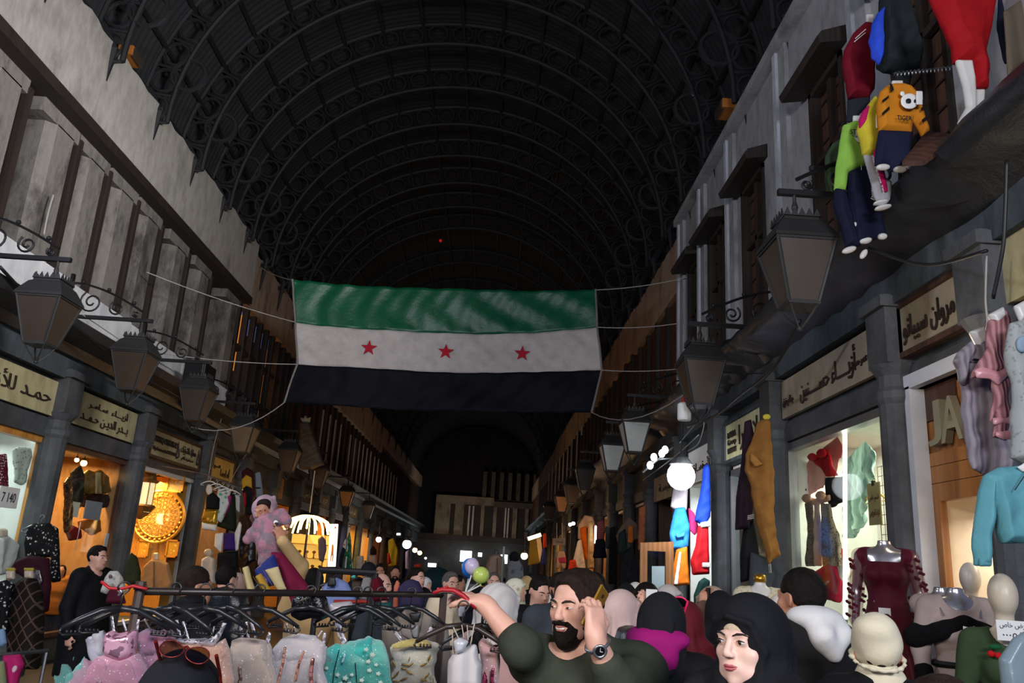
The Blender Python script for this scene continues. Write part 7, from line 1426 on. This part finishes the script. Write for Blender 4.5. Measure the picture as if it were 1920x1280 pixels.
# ================================================================ baby
by = 5.75
def baby():
    hx = at(497, 954, Y=by); k = .95; o0 = at(500, 1000, Y=by)
    S = lambda a, b, d=0: np.array(at(a, b, Y=by + d)) - np.array(o0)
    s = SDF(); hd = head_sdf(); s.sub(lambda P: hd(((P - S(494, 957).astype(np.float32)) @ (rotz(math.radians(-25)) @ rotx(.35)).astype(np.float32)) / .72) * .72); s.cone(S(497, 972), S(503, 1010), .035, .07, k=.03); s.cone(S(503, 1010), S(500, 1045), .07, .05)
    s.cone(S(538, 985), S(541, 971), .022, .02)
    o = sdf_obj('person', s, (-.3, -.25, -.35), (.3, .25, .35), .006, SKIN['tan']); o.location = o0; tag(o, 'baby in a pink fleece suit with a hood held up above the crowd', 'person')
    mS = M('baby_fleece', '#b87f8f', 'blotch', col2='#8a7a82', rough=.9)
    q = SDF(); q.cone(S(500, 982), S(505, 1015), .085, .095, k=.04); q.cone(S(505, 1015), S(497, 1050), .075, .05, k=.03); q.cone(S(508, 1015), S(520, 1040, .05), .075, .05, k=.03)
    q.cone(S(512, 976), S(526, 966), .05, .045, k=.03); q.cone(S(526, 966), S(537, 977), .045, .038, k=.02); q.cone(S(490, 985), S(475, 1000), .05, .043, k=.03); q.cone(S(475, 1000), S(465, 1010), .043, .036, k=.02); q.wrinkle(.004, (50, 50, 50))
    sdf_obj('fleece_suit', q, (-.3, -.25, -.35), (.3, .3, .35), .008, mS, o)
    q = SDF(); q.ell(S(496, 952, .02), (.085, .09, .09)); q.ell(S(497, 968), (.07, .06, .04), k=.03); q.cone(S(512, 936, .02), S(514, 932, .02), .018, .014, k=.01); q.ell(S(491, 955, -.09), (.058, .085, .062), 's', .012); q.wrinkle(.003, (60, 60, 60))
    sdf_obj('hood', q, (-.3, -.25, -.1), (.3, .3, .42), .006, M('baby_hood', '#b899a4', 'blotch', col2='#a58a94', rough=.9), o)
    q = SDF(); q.ell(S(496, 946, -.02), (.056, .06, .045)); q.ell(S(491, 958, -.07), (.05, .06, .05), 's', .01); sdf_obj('hair', q, (-.2, -.2, .0), (.2, .2, .4), .006, mHAIRB, o)
    for x, y in ((488, 957), (497, 956)): MB().ball(Vector(at(x, y, Y=by - .072)), (.006, .004, .004), 8).build('eye', mIRIS, o)
    c = at(517, 979, Y=by - .09); MB().ball(c, (.016, .006, .015), 8).build('applique', mWHITE, o); MB().ball(at(518, 981, Y=by - .1), (.013, .006, .008), 8).build('applique_smile', mIRON, o)
baby()
# ================================================================ scarves and the second rack
G('crimson_shawl', 'large crimson shawl draped in a slope under the baby', 'shawl', [(508, 1034), (530, 1036), (548, 1058), (574, 1092), (596, 1135), (548, 1135), (532, 1090), (516, 1060)], '#6d1534', Y=4.9, depth=.1, fold=.015)
G('patterned_shawl', 'blue and pink patterned shawl left of the crimson one', 'shawl', [(478, 1068), (498, 1050), (514, 1038), (522, 1060), (528, 1095), (500, 1100), (484, 1092)], cl('#26306e', 'floral', col2='#8f6a78', sc=.25), Y=4.8, depth=.1, fold=.015)
for i, (pp, c, l) in enumerate((([(454, 1064), (466, 1060), (472, 1085), (482, 1112), (466, 1116), (460, 1090)], '#b8a878', 'cream folded cloth strip nearest the pink fleece'), ([(478, 1080), (490, 1074), (500, 1092), (512, 1110), (500, 1114), (488, 1100)], '#a5822c', 'mustard folded cloth strip between two cream ones'), ([(496, 1068), (522, 1061), (530, 1086), (538, 1104), (522, 1110), (510, 1090)], '#b5a77c', 'cream folded cloth strip beside the crimson shawl'))):
    G('folded_scarf', l, 'scarf', pp, c, Y=4.3 + i * .05, depth=.035, fold=.004, parts=[('hem_line', strip([pp[0], pp[-2], pp[3]], 1.2), '#6a5a3a', dict(off=.035, depth=.006, fold=0))])
Y2 = 4.7
r2_ = thing('clothes_rack', 'second clothes rack with black bars behind the front one', 'rack', at(660, 1075, Y=Y2)); MB().tube([at(598, 1068, Y=Y2), at(705, 1074, Y=Y2)], .018, 8).build('bar', mIRON, r2_)
for px, py in ((600, 1068), (704, 1074)): b0 = at(px, py, Y=Y2); MB().tube([b0, Vector((b0.x, b0.y, 0))], .016, 8).build('post', mIRON, r2_)
G('blue_shirt', 'light blue shirt on a black hanger on the second rack', 'shirt', [(604, 1100), (622, 1084), (630, 1082), (640, 1086), (652, 1092), (668, 1122), (666, 1150), (606, 1150), (600, 1120)], '#6b7aa6', Y=Y2, depth=.07, parts=[('inner_collar', [(617, 1090), (622, 1080), (633, 1080), (635, 1098), (617, 1100)], mIRON, dict(off=.06, depth=.01)), ('label', strip([(617, 1102), (634, 1101)], 2), '#1c2040', dict(off=.075, depth=.006, fold=0))]); hanger('black hanger of the light blue shirt', at(628, 1066, Y=Y2), .3)
for nm, lb_, ct, pp, c, dy, kd in (('fur_jacket', 'fluffy pale grey jacket on the second rack', 'jacket', [(680, 1086), (688, 1076), (698, 1080), (697, 1100), (690, 1125), (674, 1125), (674, 1110)], '#8f8d8c', .05, 'fur'), ('brown_jacket', 'brown jacket left of the fluffy pale grey one', 'jacket', [(660, 1086), (672, 1080), (682, 1084), (676, 1112), (668, 1130), (658, 1125)], '#3f352c', .15, 'cloth'), ('wine_jacket', 'fluffy wine red jacket on the second rack', 'jacket', [(697, 1086), (708, 1081), (716, 1088), (728, 1125), (700, 1128), (694, 1105)], '#5e0d20', .0, 'fur'), ('teal_hat', 'small turquoise triangle of cloth above the brown jacket', 'cloth', [(656, 1082), (666, 1075), (667, 1086)], '#4aa8a8', .2, 'cloth'), ('coral_scarf', 'coral scarf left of the purple sweatshirt', 'scarf', [(738, 1100), (744, 1086), (750, 1092), (748, 1140), (736, 1138)], '#b0604c', .1, 'cloth'), ('purple_sweatshirt', 'dark purple sweatshirt on the second rack', 'sweatshirt', [(746, 1102), (760, 1088), (772, 1085), (786, 1090), (796, 1112), (794, 1140), (746, 1140)], '#2a2440', .0, 'cloth')):
    G(nm, lb_, ct, pp, c, Y=Y2 + dy, kind=kd, depth=.09, fold=.01)
G('plastic_heap', 'clear plastic wrapped clothes showing behind the front bar', 'clothes', [(618, 1130), (660, 1126), (668, 1160), (620, 1160)], '#a8a4a6', Y=3.9, depth=.06, mk=dict(rough=.25)); G('red_cloth', 'red cloth lying along the front bar', 'cloth', [(625, 1124), (690, 1124), (694, 1131), (626, 1132)], '#8a2a24', Y=4.0, depth=.05); G('green_cloth', 'dark teal cloth with a red dot behind the front bar', 'cloth', [(708, 1130), (734, 1128), (738, 1150), (712, 1152)], '#17403f', Y=3.9, depth=.06, parts=[('red_dot', oval(721, 1143, 3, 3), '#b02a2a', dict(off=.06, depth=.01, fold=0))])
# umbrella, balloons, far jackets
uc = at(822, 1062, Y=12.3); t = thing('umbrella', 'dark teal open umbrella over the far crowd', 'umbrella', uc); m_ = M('umbrella_teal', '#12292e', 'cloth', rough=.6); vs = []; N_ = 32
for j, (f, dz) in enumerate(((.02, 0), (.3, -.04), (.6, -.13), (.85, -.24), (1, -.33))):
    for i in range(N_): a = 2 * PI * i / N_; r_ = .42 * f * (1 - .04 * abs(math.sin(a * 4))); vs.append(uc + Vector((r_ * math.cos(a), r_ * math.sin(a), dz + .03 * abs(math.sin(a * 4)) * f)))
MB().add(vs, [(j * N_ + i, j * N_ + (i + 1) % N_, (j + 1) * N_ + (i + 1) % N_, (j + 1) * N_ + i) for j in range(4) for i in range(N_)]).build('canopy', m_, t, smooth=True); MB().tube([uc + Vector((0, 0, .06)), uc - Vector((0, 0, .8))], .012, 6).build('shaft', mIRON, t)
hold = at(872, 1112, Y=6.8)
for px, py, rx, ry, c, Y, l in ((880, 1064, 14, 17, '#2a7be0', 6.95, 'blue balloon at the back of the bunch'), (885, 1061, 13, 15, '#cdbfdc', 6.8, 'pale lilac balloon in front of the blue one'), (897, 1076, 13, 14, '#d89a2a', 6.95, 'orange balloon mostly hidden by the yellow-green one'), (902, 1078, 15, 15, '#c2d86a', 6.75, 'yellow-green balloon lowest in the bunch')):
    c0 = at(px, py, Y=Y); sx, sz = rx * Y / 1500, ry * Y / 1500; t = thing('balloon', l, 'balloon', c0); mm = M('balloon' + c[1:], c, 'plain', rough=.3); MB().ball(c0, (sx, sx, sz), 20).build('skin', mm, t, smooth=True); MB().lathe([(.004, 0), (.012, -.015), (.004, -.004)], c0 - Vector((0, 0, sz)), 8).build('knot', mm, t); MB().tube([c0 - Vector((0, 0, sz + .01)), hold], .006, 5).build('stick', mWHITE, t)
G('beige_jacket', 'beige fleece jacket hanging in the middle of the far street', 'jacket', [[(918, 1042), (928, 1038), (938, 1040), (946, 1046), (948, 1085), (912, 1085), (911, 1060)]], '#7a6656', Y=13.5, depth=.14, parts=[('neck', rect(926, 1030, 935, 1041), mIRON, dict(off=0)), ('zip', strip([(932, 1045), (932, 1080)], 1.2), mIRON, dict(off=.13, depth=.01, fold=0))])
G('camouflage_coat', 'grey patterned coat with a dark fur hood hanging right of the beige jacket', 'coat', [(952, 1052), (962, 1044), (974, 1050), (981, 1062), (982, 1095), (948, 1095), (948, 1064)], cl('#55565a', 'floral', col2='#34363a', sc=.2), Y=13.2, depth=.14, parts=[('dark_hood', oval(964, 1044, 10, 11), mFURB, dict(off=.06))])
t = thing('steel_post', 'thin steel post standing between the two hanging jackets', 'post', (at(945, 1085, Y=13.4).x, 13.4, 0)); c = at(945, 1024, Y=13.4); MB().tube([Vector((c.x, 13.4, 0)), c], .02, 6).build('shaft', mSTEEL, t); MB().lathe([(.12, 0), (.12, .02), (.02, .04)], (c.x, 13.4, 0), 12).build('foot', mIRON, t)
# ================================================================ the front rack of party dresses
ZR = 1.6
ra, rb = at(262, 1108, Z=ZR), at(832, 1115, Z=ZR)
rk = thing('clothes_rack', 'front clothes rack with a long brown bar of party dresses', 'rack', (ra + rb) / 2)
MB().tube([ra, rb], .0125, 10).build('bar', M('bar_brown', '#2e2724', 'plain', rough=.35, metal=.5), rk, smooth=True)
for p_ in (ra, rb): MB().tube([p_ + Vector((0, 0, .03)), Vector((p_.x, p_.y, .02))], .017, 8).build('post', M('post_brown', '#3f3029', 'plain', rough=.4), rk); MB().box(Vector((p_.x - .03, p_.y - .3, 0)), Vector((p_.x + .03, p_.y + .3, .03))).build('foot', M('post_brown', '#3f3029', 'plain', rough=.4), rk)
def onbar(px): # the point of the bar behind a photo column
    f = (px - 262) / (832 - 262)
    for _ in range(6):
        p_ = ra.lerp(rb, f); q_ = RC.T @ np.array(p_ - Vector((0, 0, EYE))); sx = CX + F * q_[0] / -q_[2]; f += (px - sx) / 570
    return ra.lerp(rb, f)
HG = [(232, 'farthest left, above the pink tulle', .5), (262, 'second from the left end above the pink tulle', .2), (330, 'above the peach dress', -.25), (385, 'above the right edge of the peach dress', .3), (430, 'between the peach and beige dresses', -.3), (487, 'above the beige dress', .15), (583, 'over the black plastic bag', -.1), (670, 'above the aqua dress', .2), (690, 'second above the aqua dress', -.25), (715, 'in front of the grey blazer, leaning', .35), (772, 'carrying the cream dress with gold leaves', -.02)]
for i, (px, l, rz) in enumerate(HG):
    c = onbar(px); hanger('black plastic hanger on the front bar, ' + l, c + Vector((0, 0, .028)), .3, mHANG, rz)
mTAG = M('card_white', '#dcdcda', 'plain')
def veil(ms_):
    hexs = ms_.name.split('_')[2]; return M('veil_' + hexs, '#' + hexs, 'tulle', rough=.9, alpha=.42)
def dress(label, px, body, skirt, mb_, ms_, dY=0.0, straps=(), trims=(), depth=.07, fold=.014, name='party_dress'):
    Y = onbar(min(max(px, 262), 832)).y + dY
    o = G(name, label, 'dress', skirt, ms_, Y=Y, depth=depth, fold=fold, ff=52, h=.008, rag=.004)
    if 'tulle' in ms_.name:
        cut = max(p[1] for p in body) - 14 if body else 0; cxp = sum(p[0] for p in skirt) / len(skirt); mc = ms_.node_tree.nodes['Principled BSDF'].inputs['Base Color'].default_value
        T('tulle_layer', None, None, [(cxp + (a - cxp) * 1.06, max(b - 5, cut) if b < 1250 else b) for a, b in skirt], veil(ms_), Y=Y, parent=o, depth=.012, fold=.02, ff=75, off=depth + .012, h=.008, rag=.009)
    if body: T('bodice', None, None, body, mb_, Y=Y, parent=o, depth=depth * .75, fold=.004, off=.012, h=.007)
    for s_ in straps: T('strap', None, None, s_, mSTRAP, Y=Y, parent=o, depth=.006, fold=0, off=.01, h=.005)
    for nm, pp, mm in trims: T(nm, None, None, pp, mm, Y=Y, parent=o, depth=.012, fold=0, off=depth + .035, h=.005)
    return o, Y
mSTRAP = cl('#c6c2c8', 'sequin', col2='#9a969c'); mPTUL = cl('#b8869a', 'tulle', col2='#a06a84'); mPTUL2 = cl('#a87a90', 'tulle', col2='#8f6078'); mPEACH = cl('#c39a86', 'tulle', col2='#b28874'); mBEIGET = cl('#b5a598', 'tulle', col2='#a39284'); mSILV = cl('#bab2b2', 'tulle', col2='#a39b9b'); mTEAL = cl('#4aa79c', 'tulle', col2='#8fb5a4'); mCREAMT = cl('#c2bfae', 'tulle', col2='#b0ad9c'); mWHT = cl('#bdb9b8', 'pleat', col2='#adaaa9', sc=1.0, bump=.2); mBLUSH = cl('#bd9490', 'tulle', col2='#a87d7a'); mAQUA = cl('#5f9f9a', 'tulle', col2='#3f7f7c')
dress('aqua tulle skirt at the lower left end of the front rack', 150, None, [(160, 1228), (166, 1250), (172, 1290), (118, 1290), (126, 1262), (148, 1248)], None, mAQUA, .05)
dress('pale grey satin dress half hidden behind the pink tulle', 185, [(176, 1186), (198, 1180), (203, 1230), (180, 1232)], [(170, 1190), (196, 1180), (204, 1236), (196, 1290), (176, 1290), (174, 1240), (160, 1198)], cl('#a9a8b2'), cl('#9a9aa8', 'cloth', rough=.35), .12)
dress('pink tulle dress with a glittering bodice at the left end of the front rack', 230, [(200, 1188), (214, 1180), (226, 1186), (246, 1182), (262, 1178), (258, 1226), (232, 1240), (198, 1224)], [(198, 1222), (232, 1232), (260, 1220), (272, 1250), (286, 1290), (150, 1290), (164, 1250), (182, 1230)], cl('#b48a9c', 'sequin', col2='#a8748c', sc=.6), mPTUL, 0, straps=[strip([(212, 1152), (217, 1186)], 8), strip([(232, 1158), (240, 1184)], 7), strip([(263, 1158), (258, 1184)], 8)])
dress('dusky pink tulle dress with a small magenta bow, second on the front rack', 300, [(262, 1186), (280, 1176), (300, 1182), (318, 1176), (332, 1186), (330, 1226), (264, 1230)], [(260, 1220), (334, 1222), (322, 1262), (312, 1290), (250, 1290), (256, 1250)], mPTUL2, mPTUL2, .07, straps=[strip([(272, 1158), (284, 1180)], 6)], trims=[('silver_patch', oval(268, 1202, 6, 9), cl('#c9c4c9', 'sequin', col2='#8f8a90')), ('bow', [(266, 1236), (271, 1240), (276, 1236), (273, 1243), (275, 1250), (271, 1246), (268, 1250), (269, 1243)], '#8f1a6c' and cl('#8f1a6c'))])
dress('peach dress with a broad silver sequin neckline, third on the front rack', 372, [(328, 1196), (350, 1196), (376, 1196), (404, 1192), (420, 1174), (414, 1194), (404, 1212), (366, 1208), (330, 1204)], [(322, 1202), (366, 1206), (406, 1210), (424, 1190), (432, 1215), (440, 1290), (312, 1290), (314, 1240)], mSTRAP, mPEACH, 0, straps=[strip([(333, 1160), (341, 1200)], 8), strip([(345, 1163), (356, 1200)], 7), strip([(424, 1166), (408, 1200)], 9), strip([(404, 1172), (398, 1198)], 6)])
dress('beige tulle dress with two brown appliques, fourth on the front rack', 470, [(436, 1200), (452, 1194), (480, 1196), (502, 1200), (506, 1240), (434, 1240)], [(432, 1206), (456, 1198), (504, 1204), (514, 1240), (518, 1290), (428, 1290), (428, 1240)], mBEIGET, mBEIGET, .02, straps=[strip([(452, 1162), (456, 1198)], 8), strip([(463, 1164), (468, 1198)], 7), strip([(472, 1164), (482, 1196)], 8), strip([(508, 1184), (502, 1206)], 9)], trims=[('applique', strip([(449, 1234), (446, 1256), (450, 1284)], 6), cl('#8f7468', 'sequin', col2='#6f564c')), ('applique', strip([(466, 1240), (468, 1262), (462, 1286)], 7), cl('#8f7468', 'sequin', col2='#6f564c'))])
dress('silvery blush dress with rose sequin streaks below the black bag', 562, [(512, 1216), (530, 1196), (556, 1186), (588, 1190), (612, 1206), (606, 1240), (516, 1244)], [(508, 1226), (540, 1196), (592, 1192), (614, 1212), (608, 1246), (618, 1290), (500, 1290), (512, 1250)], mSILV, mSILV, -.02, straps=[strip([(538, 1166), (544, 1190)], 6), strip([(550, 1163), (556, 1188)], 6), strip([(606, 1180), (596, 1194)], 5), strip([(610, 1184), (608, 1206)], 8)], trims=[('sequin_streak', strip([(548, 1206), (544, 1236), (532, 1284)], 5), cl('#b8806c', 'sequin', col2='#8f5a4a')), ('sequin_streak', strip([(582, 1214), (572, 1240), (566, 1270)], 5), cl('#b8806c', 'sequin', col2='#8f5a4a')), ('sequin_streak', strip([(598, 1226), (594, 1256), (598, 1288)], 8), cl('#a8706c', 'sequin', col2='#8a5452'))])
dress('turquoise tulle dress with silver beading in the middle of the front rack', 665, [(612, 1216), (632, 1204), (652, 1212), (672, 1200), (698, 1192), (706, 1226), (690, 1246), (664, 1236), (640, 1246), (614, 1242)], [(608, 1220), (640, 1206), (690, 1194), (716, 1200), (728, 1230), (738, 1290), (606, 1290), (614, 1250)], cl('#3aa99e', 'tulle', col2='#2a9a92'), mTEAL, 0, straps=[strip([(634, 1166), (640, 1190), (648, 1206)], 14)], trims=[('bead_line', strip([(645, 1212), (636, 1250), (632, 1284)], 2.2), mDARKGL), ('bead_line', strip([(656, 1218), (650, 1238)], 5), cl('#9ac4c0', 'sequin', col2='#2f4a48')), ('bead_line', strip([(674, 1236), (678, 1284)], 2), mDARKGL), ] + [('lace_flower', [(x + rr_ * (.8 + .18 * math.cos(5 * a)) * math.cos(a), y + rr_ * (.7 + .18 * math.cos(5 * a)) * math.sin(a)) for a in np.linspace(0, 2 * PI, 30, False)], cl('#a9bcae')) for x, y, rr_ in ((694, 1212, 6), (706, 1222, 7), (698, 1234, 6), (712, 1240, 5), (700, 1250, 6), (716, 1256, 6), (642, 1258, 6), (656, 1264, 7), (668, 1258, 5), (648, 1274, 6), (664, 1274, 6), (622, 1246, 5), (686, 1268, 6), (720, 1272, 6))])
o, Yd = dress('cream dress with gold leaf embroidery and a yellow tulle neckline', 776, [(734, 1214), (756, 1200), (800, 1198), (814, 1206), (812, 1246), (742, 1246)], [(730, 1212), (758, 1202), (806, 1200), (826, 1208), (814, 1246), (818, 1290), (736, 1290), (742, 1250)], mCREAMT, mCREAMT, -.03, straps=[strip([(738, 1178), (754, 1200)], 9), strip([(810, 1174), (798, 1198)], 9)], trims=[('yellow_ruffle', [(738, 1204), (756, 1196), (776, 1192), (800, 1194), (812, 1200), (808, 1210), (776, 1208), (742, 1212)], cl('#bfae6a', 'tulle', col2='#a99a58'))])
mGLD = M('gold_leaf', '#7d6026', 'plain', rough=.35, metal=.5)
for i, (x, y, a, rx) in enumerate(((744, 1238, 1.2, 9), (772, 1230, -1.3, 7), (764, 1240, .3, 7), (774, 1240, -.5, 7), (762, 1247, .2, 6), (772, 1254, .6, 8), (808, 1228, -1.2, 7), (798, 1240, -.4, 8), (744, 1262, -.6, 8), (750, 1256, -1.0, 7), (762, 1266, -.4, 9), (748, 1270, 0, 8), (762, 1275, .1, 9), (804, 1260, -.9, 8), (798, 1268, .3, 7), (744, 1276, .4, 7), (800, 1277, -.2, 8))):
    T('gold_leaf', None, None, oval(x, y, rx, 2.4, 10, a), mGLD, Y=Yd, parent=o, depth=.006, fold=0, off=.108, h=.004)
G('blazer', 'grey brown blazer hanging behind the cream and turquoise dresses', 'blazer', [(716, 1172), (744, 1156), (762, 1140), (780, 1148), (796, 1138), (814, 1152), (840, 1170), (846, 1230), (842, 1290), (716, 1290)], '#7a7169', Y=onbar(800).y + .22, depth=.07, fold=.008, parts=[('lapel', [(762, 1140), (772, 1168), (778, 1200), (756, 1190), (748, 1158)], '#857b72', dict(off=.06, depth=.015)), ('lapel', [(796, 1138), (792, 1168), (784, 1200), (806, 1190), (812, 1156)], '#857b72', dict(off=.06, depth=.015)), ('inner_lining', [(768, 1146), (794, 1144), (788, 1164), (772, 1166)], mIRON, dict(off=.05, depth=.012)), ('silver_lining', [(770, 1168), (790, 1168), (786, 1194), (776, 1194)], cl('#8f8d8c', 'cloth', rough=.3), dict(off=.06, depth=.012))])
T('plastic_bag', 'shiny black plastic bag hung over the front bar', 'bag', [(548, 1122), (566, 1112), (578, 1106), (592, 1104), (606, 1110), (614, 1124), (620, 1150), (606, 1162), (584, 1158), (562, 1164), (545, 1154)], M('bag_black', '#0d0d0f', 'cloth', rough=.2, bump=1.0), Y=onbar(583).y + .06, depth=.09, fold=.012)
for px, py, l in ((870, 1150, 'brown hanger carrying the white dress under the reaching hand'), (906, 1152, 'black hanger carrying the blush dress under the reaching hand')):
    hanger(l, at(px, py - 24, Y=2.86 if px < 900 else 2.95), .3, M('hanger_brown', '#2a221d', 'plain', rough=.4) if px < 900 else mHANG, .5 if px > 900 else 0)
def dress2(label, Y, body, skirt, mb_, ms_, straps, trims=()):
    o = G('party_dress', label, 'dress', skirt, ms_, Y=Y, depth=.06, fold=.012, ff=52, h=.008)
    if body: T('bodice', None, None, body, mb_, Y=Y, parent=o, depth=.03, fold=.003, off=.03, h=.006)
    for s_ in straps: T('strap', None, None, s_, mSTRAP2, Y=Y, parent=o, depth=.006, fold=0, off=.01, h=.004)
    for nm, pp, mm in trims: T(nm, None, None, pp, mm, Y=Y, parent=o, depth=.01, fold=0, off=.055, h=.004)
mSTRAP2 = cl('#b8aa98')
dress2('plain white pleated dress with thin straps under the reaching hand', 2.84, [(850, 1200), (862, 1192), (880, 1200), (870, 1220), (854, 1224)], [(848, 1226), (866, 1216), (884, 1208), (894, 1206), (898, 1236), (904, 1244), (902, 1290), (838, 1290), (839, 1240)], cl('#b5b5ba', 'cloth', rough=.25), mWHT, [strip([(848, 1180), (850, 1226)], 3), strip([(850, 1174), (862, 1200)], 3.5), strip([(866, 1170), (870, 1196)], 3), strip([(890, 1166), (882, 1210)], 5), strip([(876, 1170), (878, 1200)], 3)])
dress2('blush dress with raspberry sequin panels next to the white pleated one', 2.95, None, [(896, 1204), (906, 1194), (920, 1204), (930, 1214), (937, 1208), (938, 1240), (934, 1290), (898, 1290), (902, 1240)], None, mBLUSH, [strip([(906, 1188), (908, 1212)], 3), strip([(914, 1188), (916, 1208)], 3), strip([(921, 1188), (920, 1208)], 3)], [('sequin_panel', [(908, 1250), (914, 1266), (916, 1290), (902, 1290), (903, 1274)], cl('#8f3048', 'sequin', col2='#6a2238')), ('sequin_panel', strip([(925, 1248), (922, 1268), (926, 1288)], 7), cl('#8f3048', 'sequin', col2='#6a2238'))])
# black hangers bunched below the hand, red hanger held by it
for i in range(6):
    c = at(908 + i * 4, 1142 + i, Y=3.02 + i * .03); hanger('black hanger in the bunch hanging from the reaching hand', c, .26, mHANG, 1.1, group='hangers bunched under the reaching hand')
t = thing('clothes_hanger', 'red velvet hanger held out by the bearded man\'s hand', 'hanger', at(860, 1112, Y=2.9)); mREDH = M('hanger_red', '#a3121e', 'plain', rough=.5); q = lambda a, b: at(a, b, Y=2.9)
MB().tube([q(812, 1112), q(828, 1105), q(850, 1106), q(868, 1116), q(885, 1132), q(892, 1140)], [.006, .008, .009, .009, .008, .006], 8).build('shoulder_bar', mREDH, t, smooth=True); MB().tube([q(812, 1116), q(830, 1110), q(848, 1111), q(862, 1118)], .004, 6).build('lower_bar', mHANG, t, smooth=True)
for px, py in ((822, 1104), (834, 1102), (838, 1100)): MB().ball(q(px, py), .006, 6).build('notch', mREDH, t)
t = thing('clothes_hanger', 'thin red hanger lying crooked over the left end of the bar', 'hanger', at(228, 1100, Y=2.7)); q = lambda a, b: at(a, b, Y=2.65)
MB().tube([q(190, 1090), q(205, 1102), q(225, 1104), q(250, 1098), q(276, 1104)], .005, 7).build('shoulder_bar', mREDH, t, smooth=True); MB().tube([q(225, 1104), q(228, 1110), q(222, 1116)], .004, 6).build('hook', mSTEEL, t)
G('paper_tag', 'white paper tag hanging among the bunched black hangers', 'tag', [(858, 1136), (874, 1134), (874, 1156), (858, 1158)], '#b8c4d8', Y=3.1, depth=.006, fold=0)
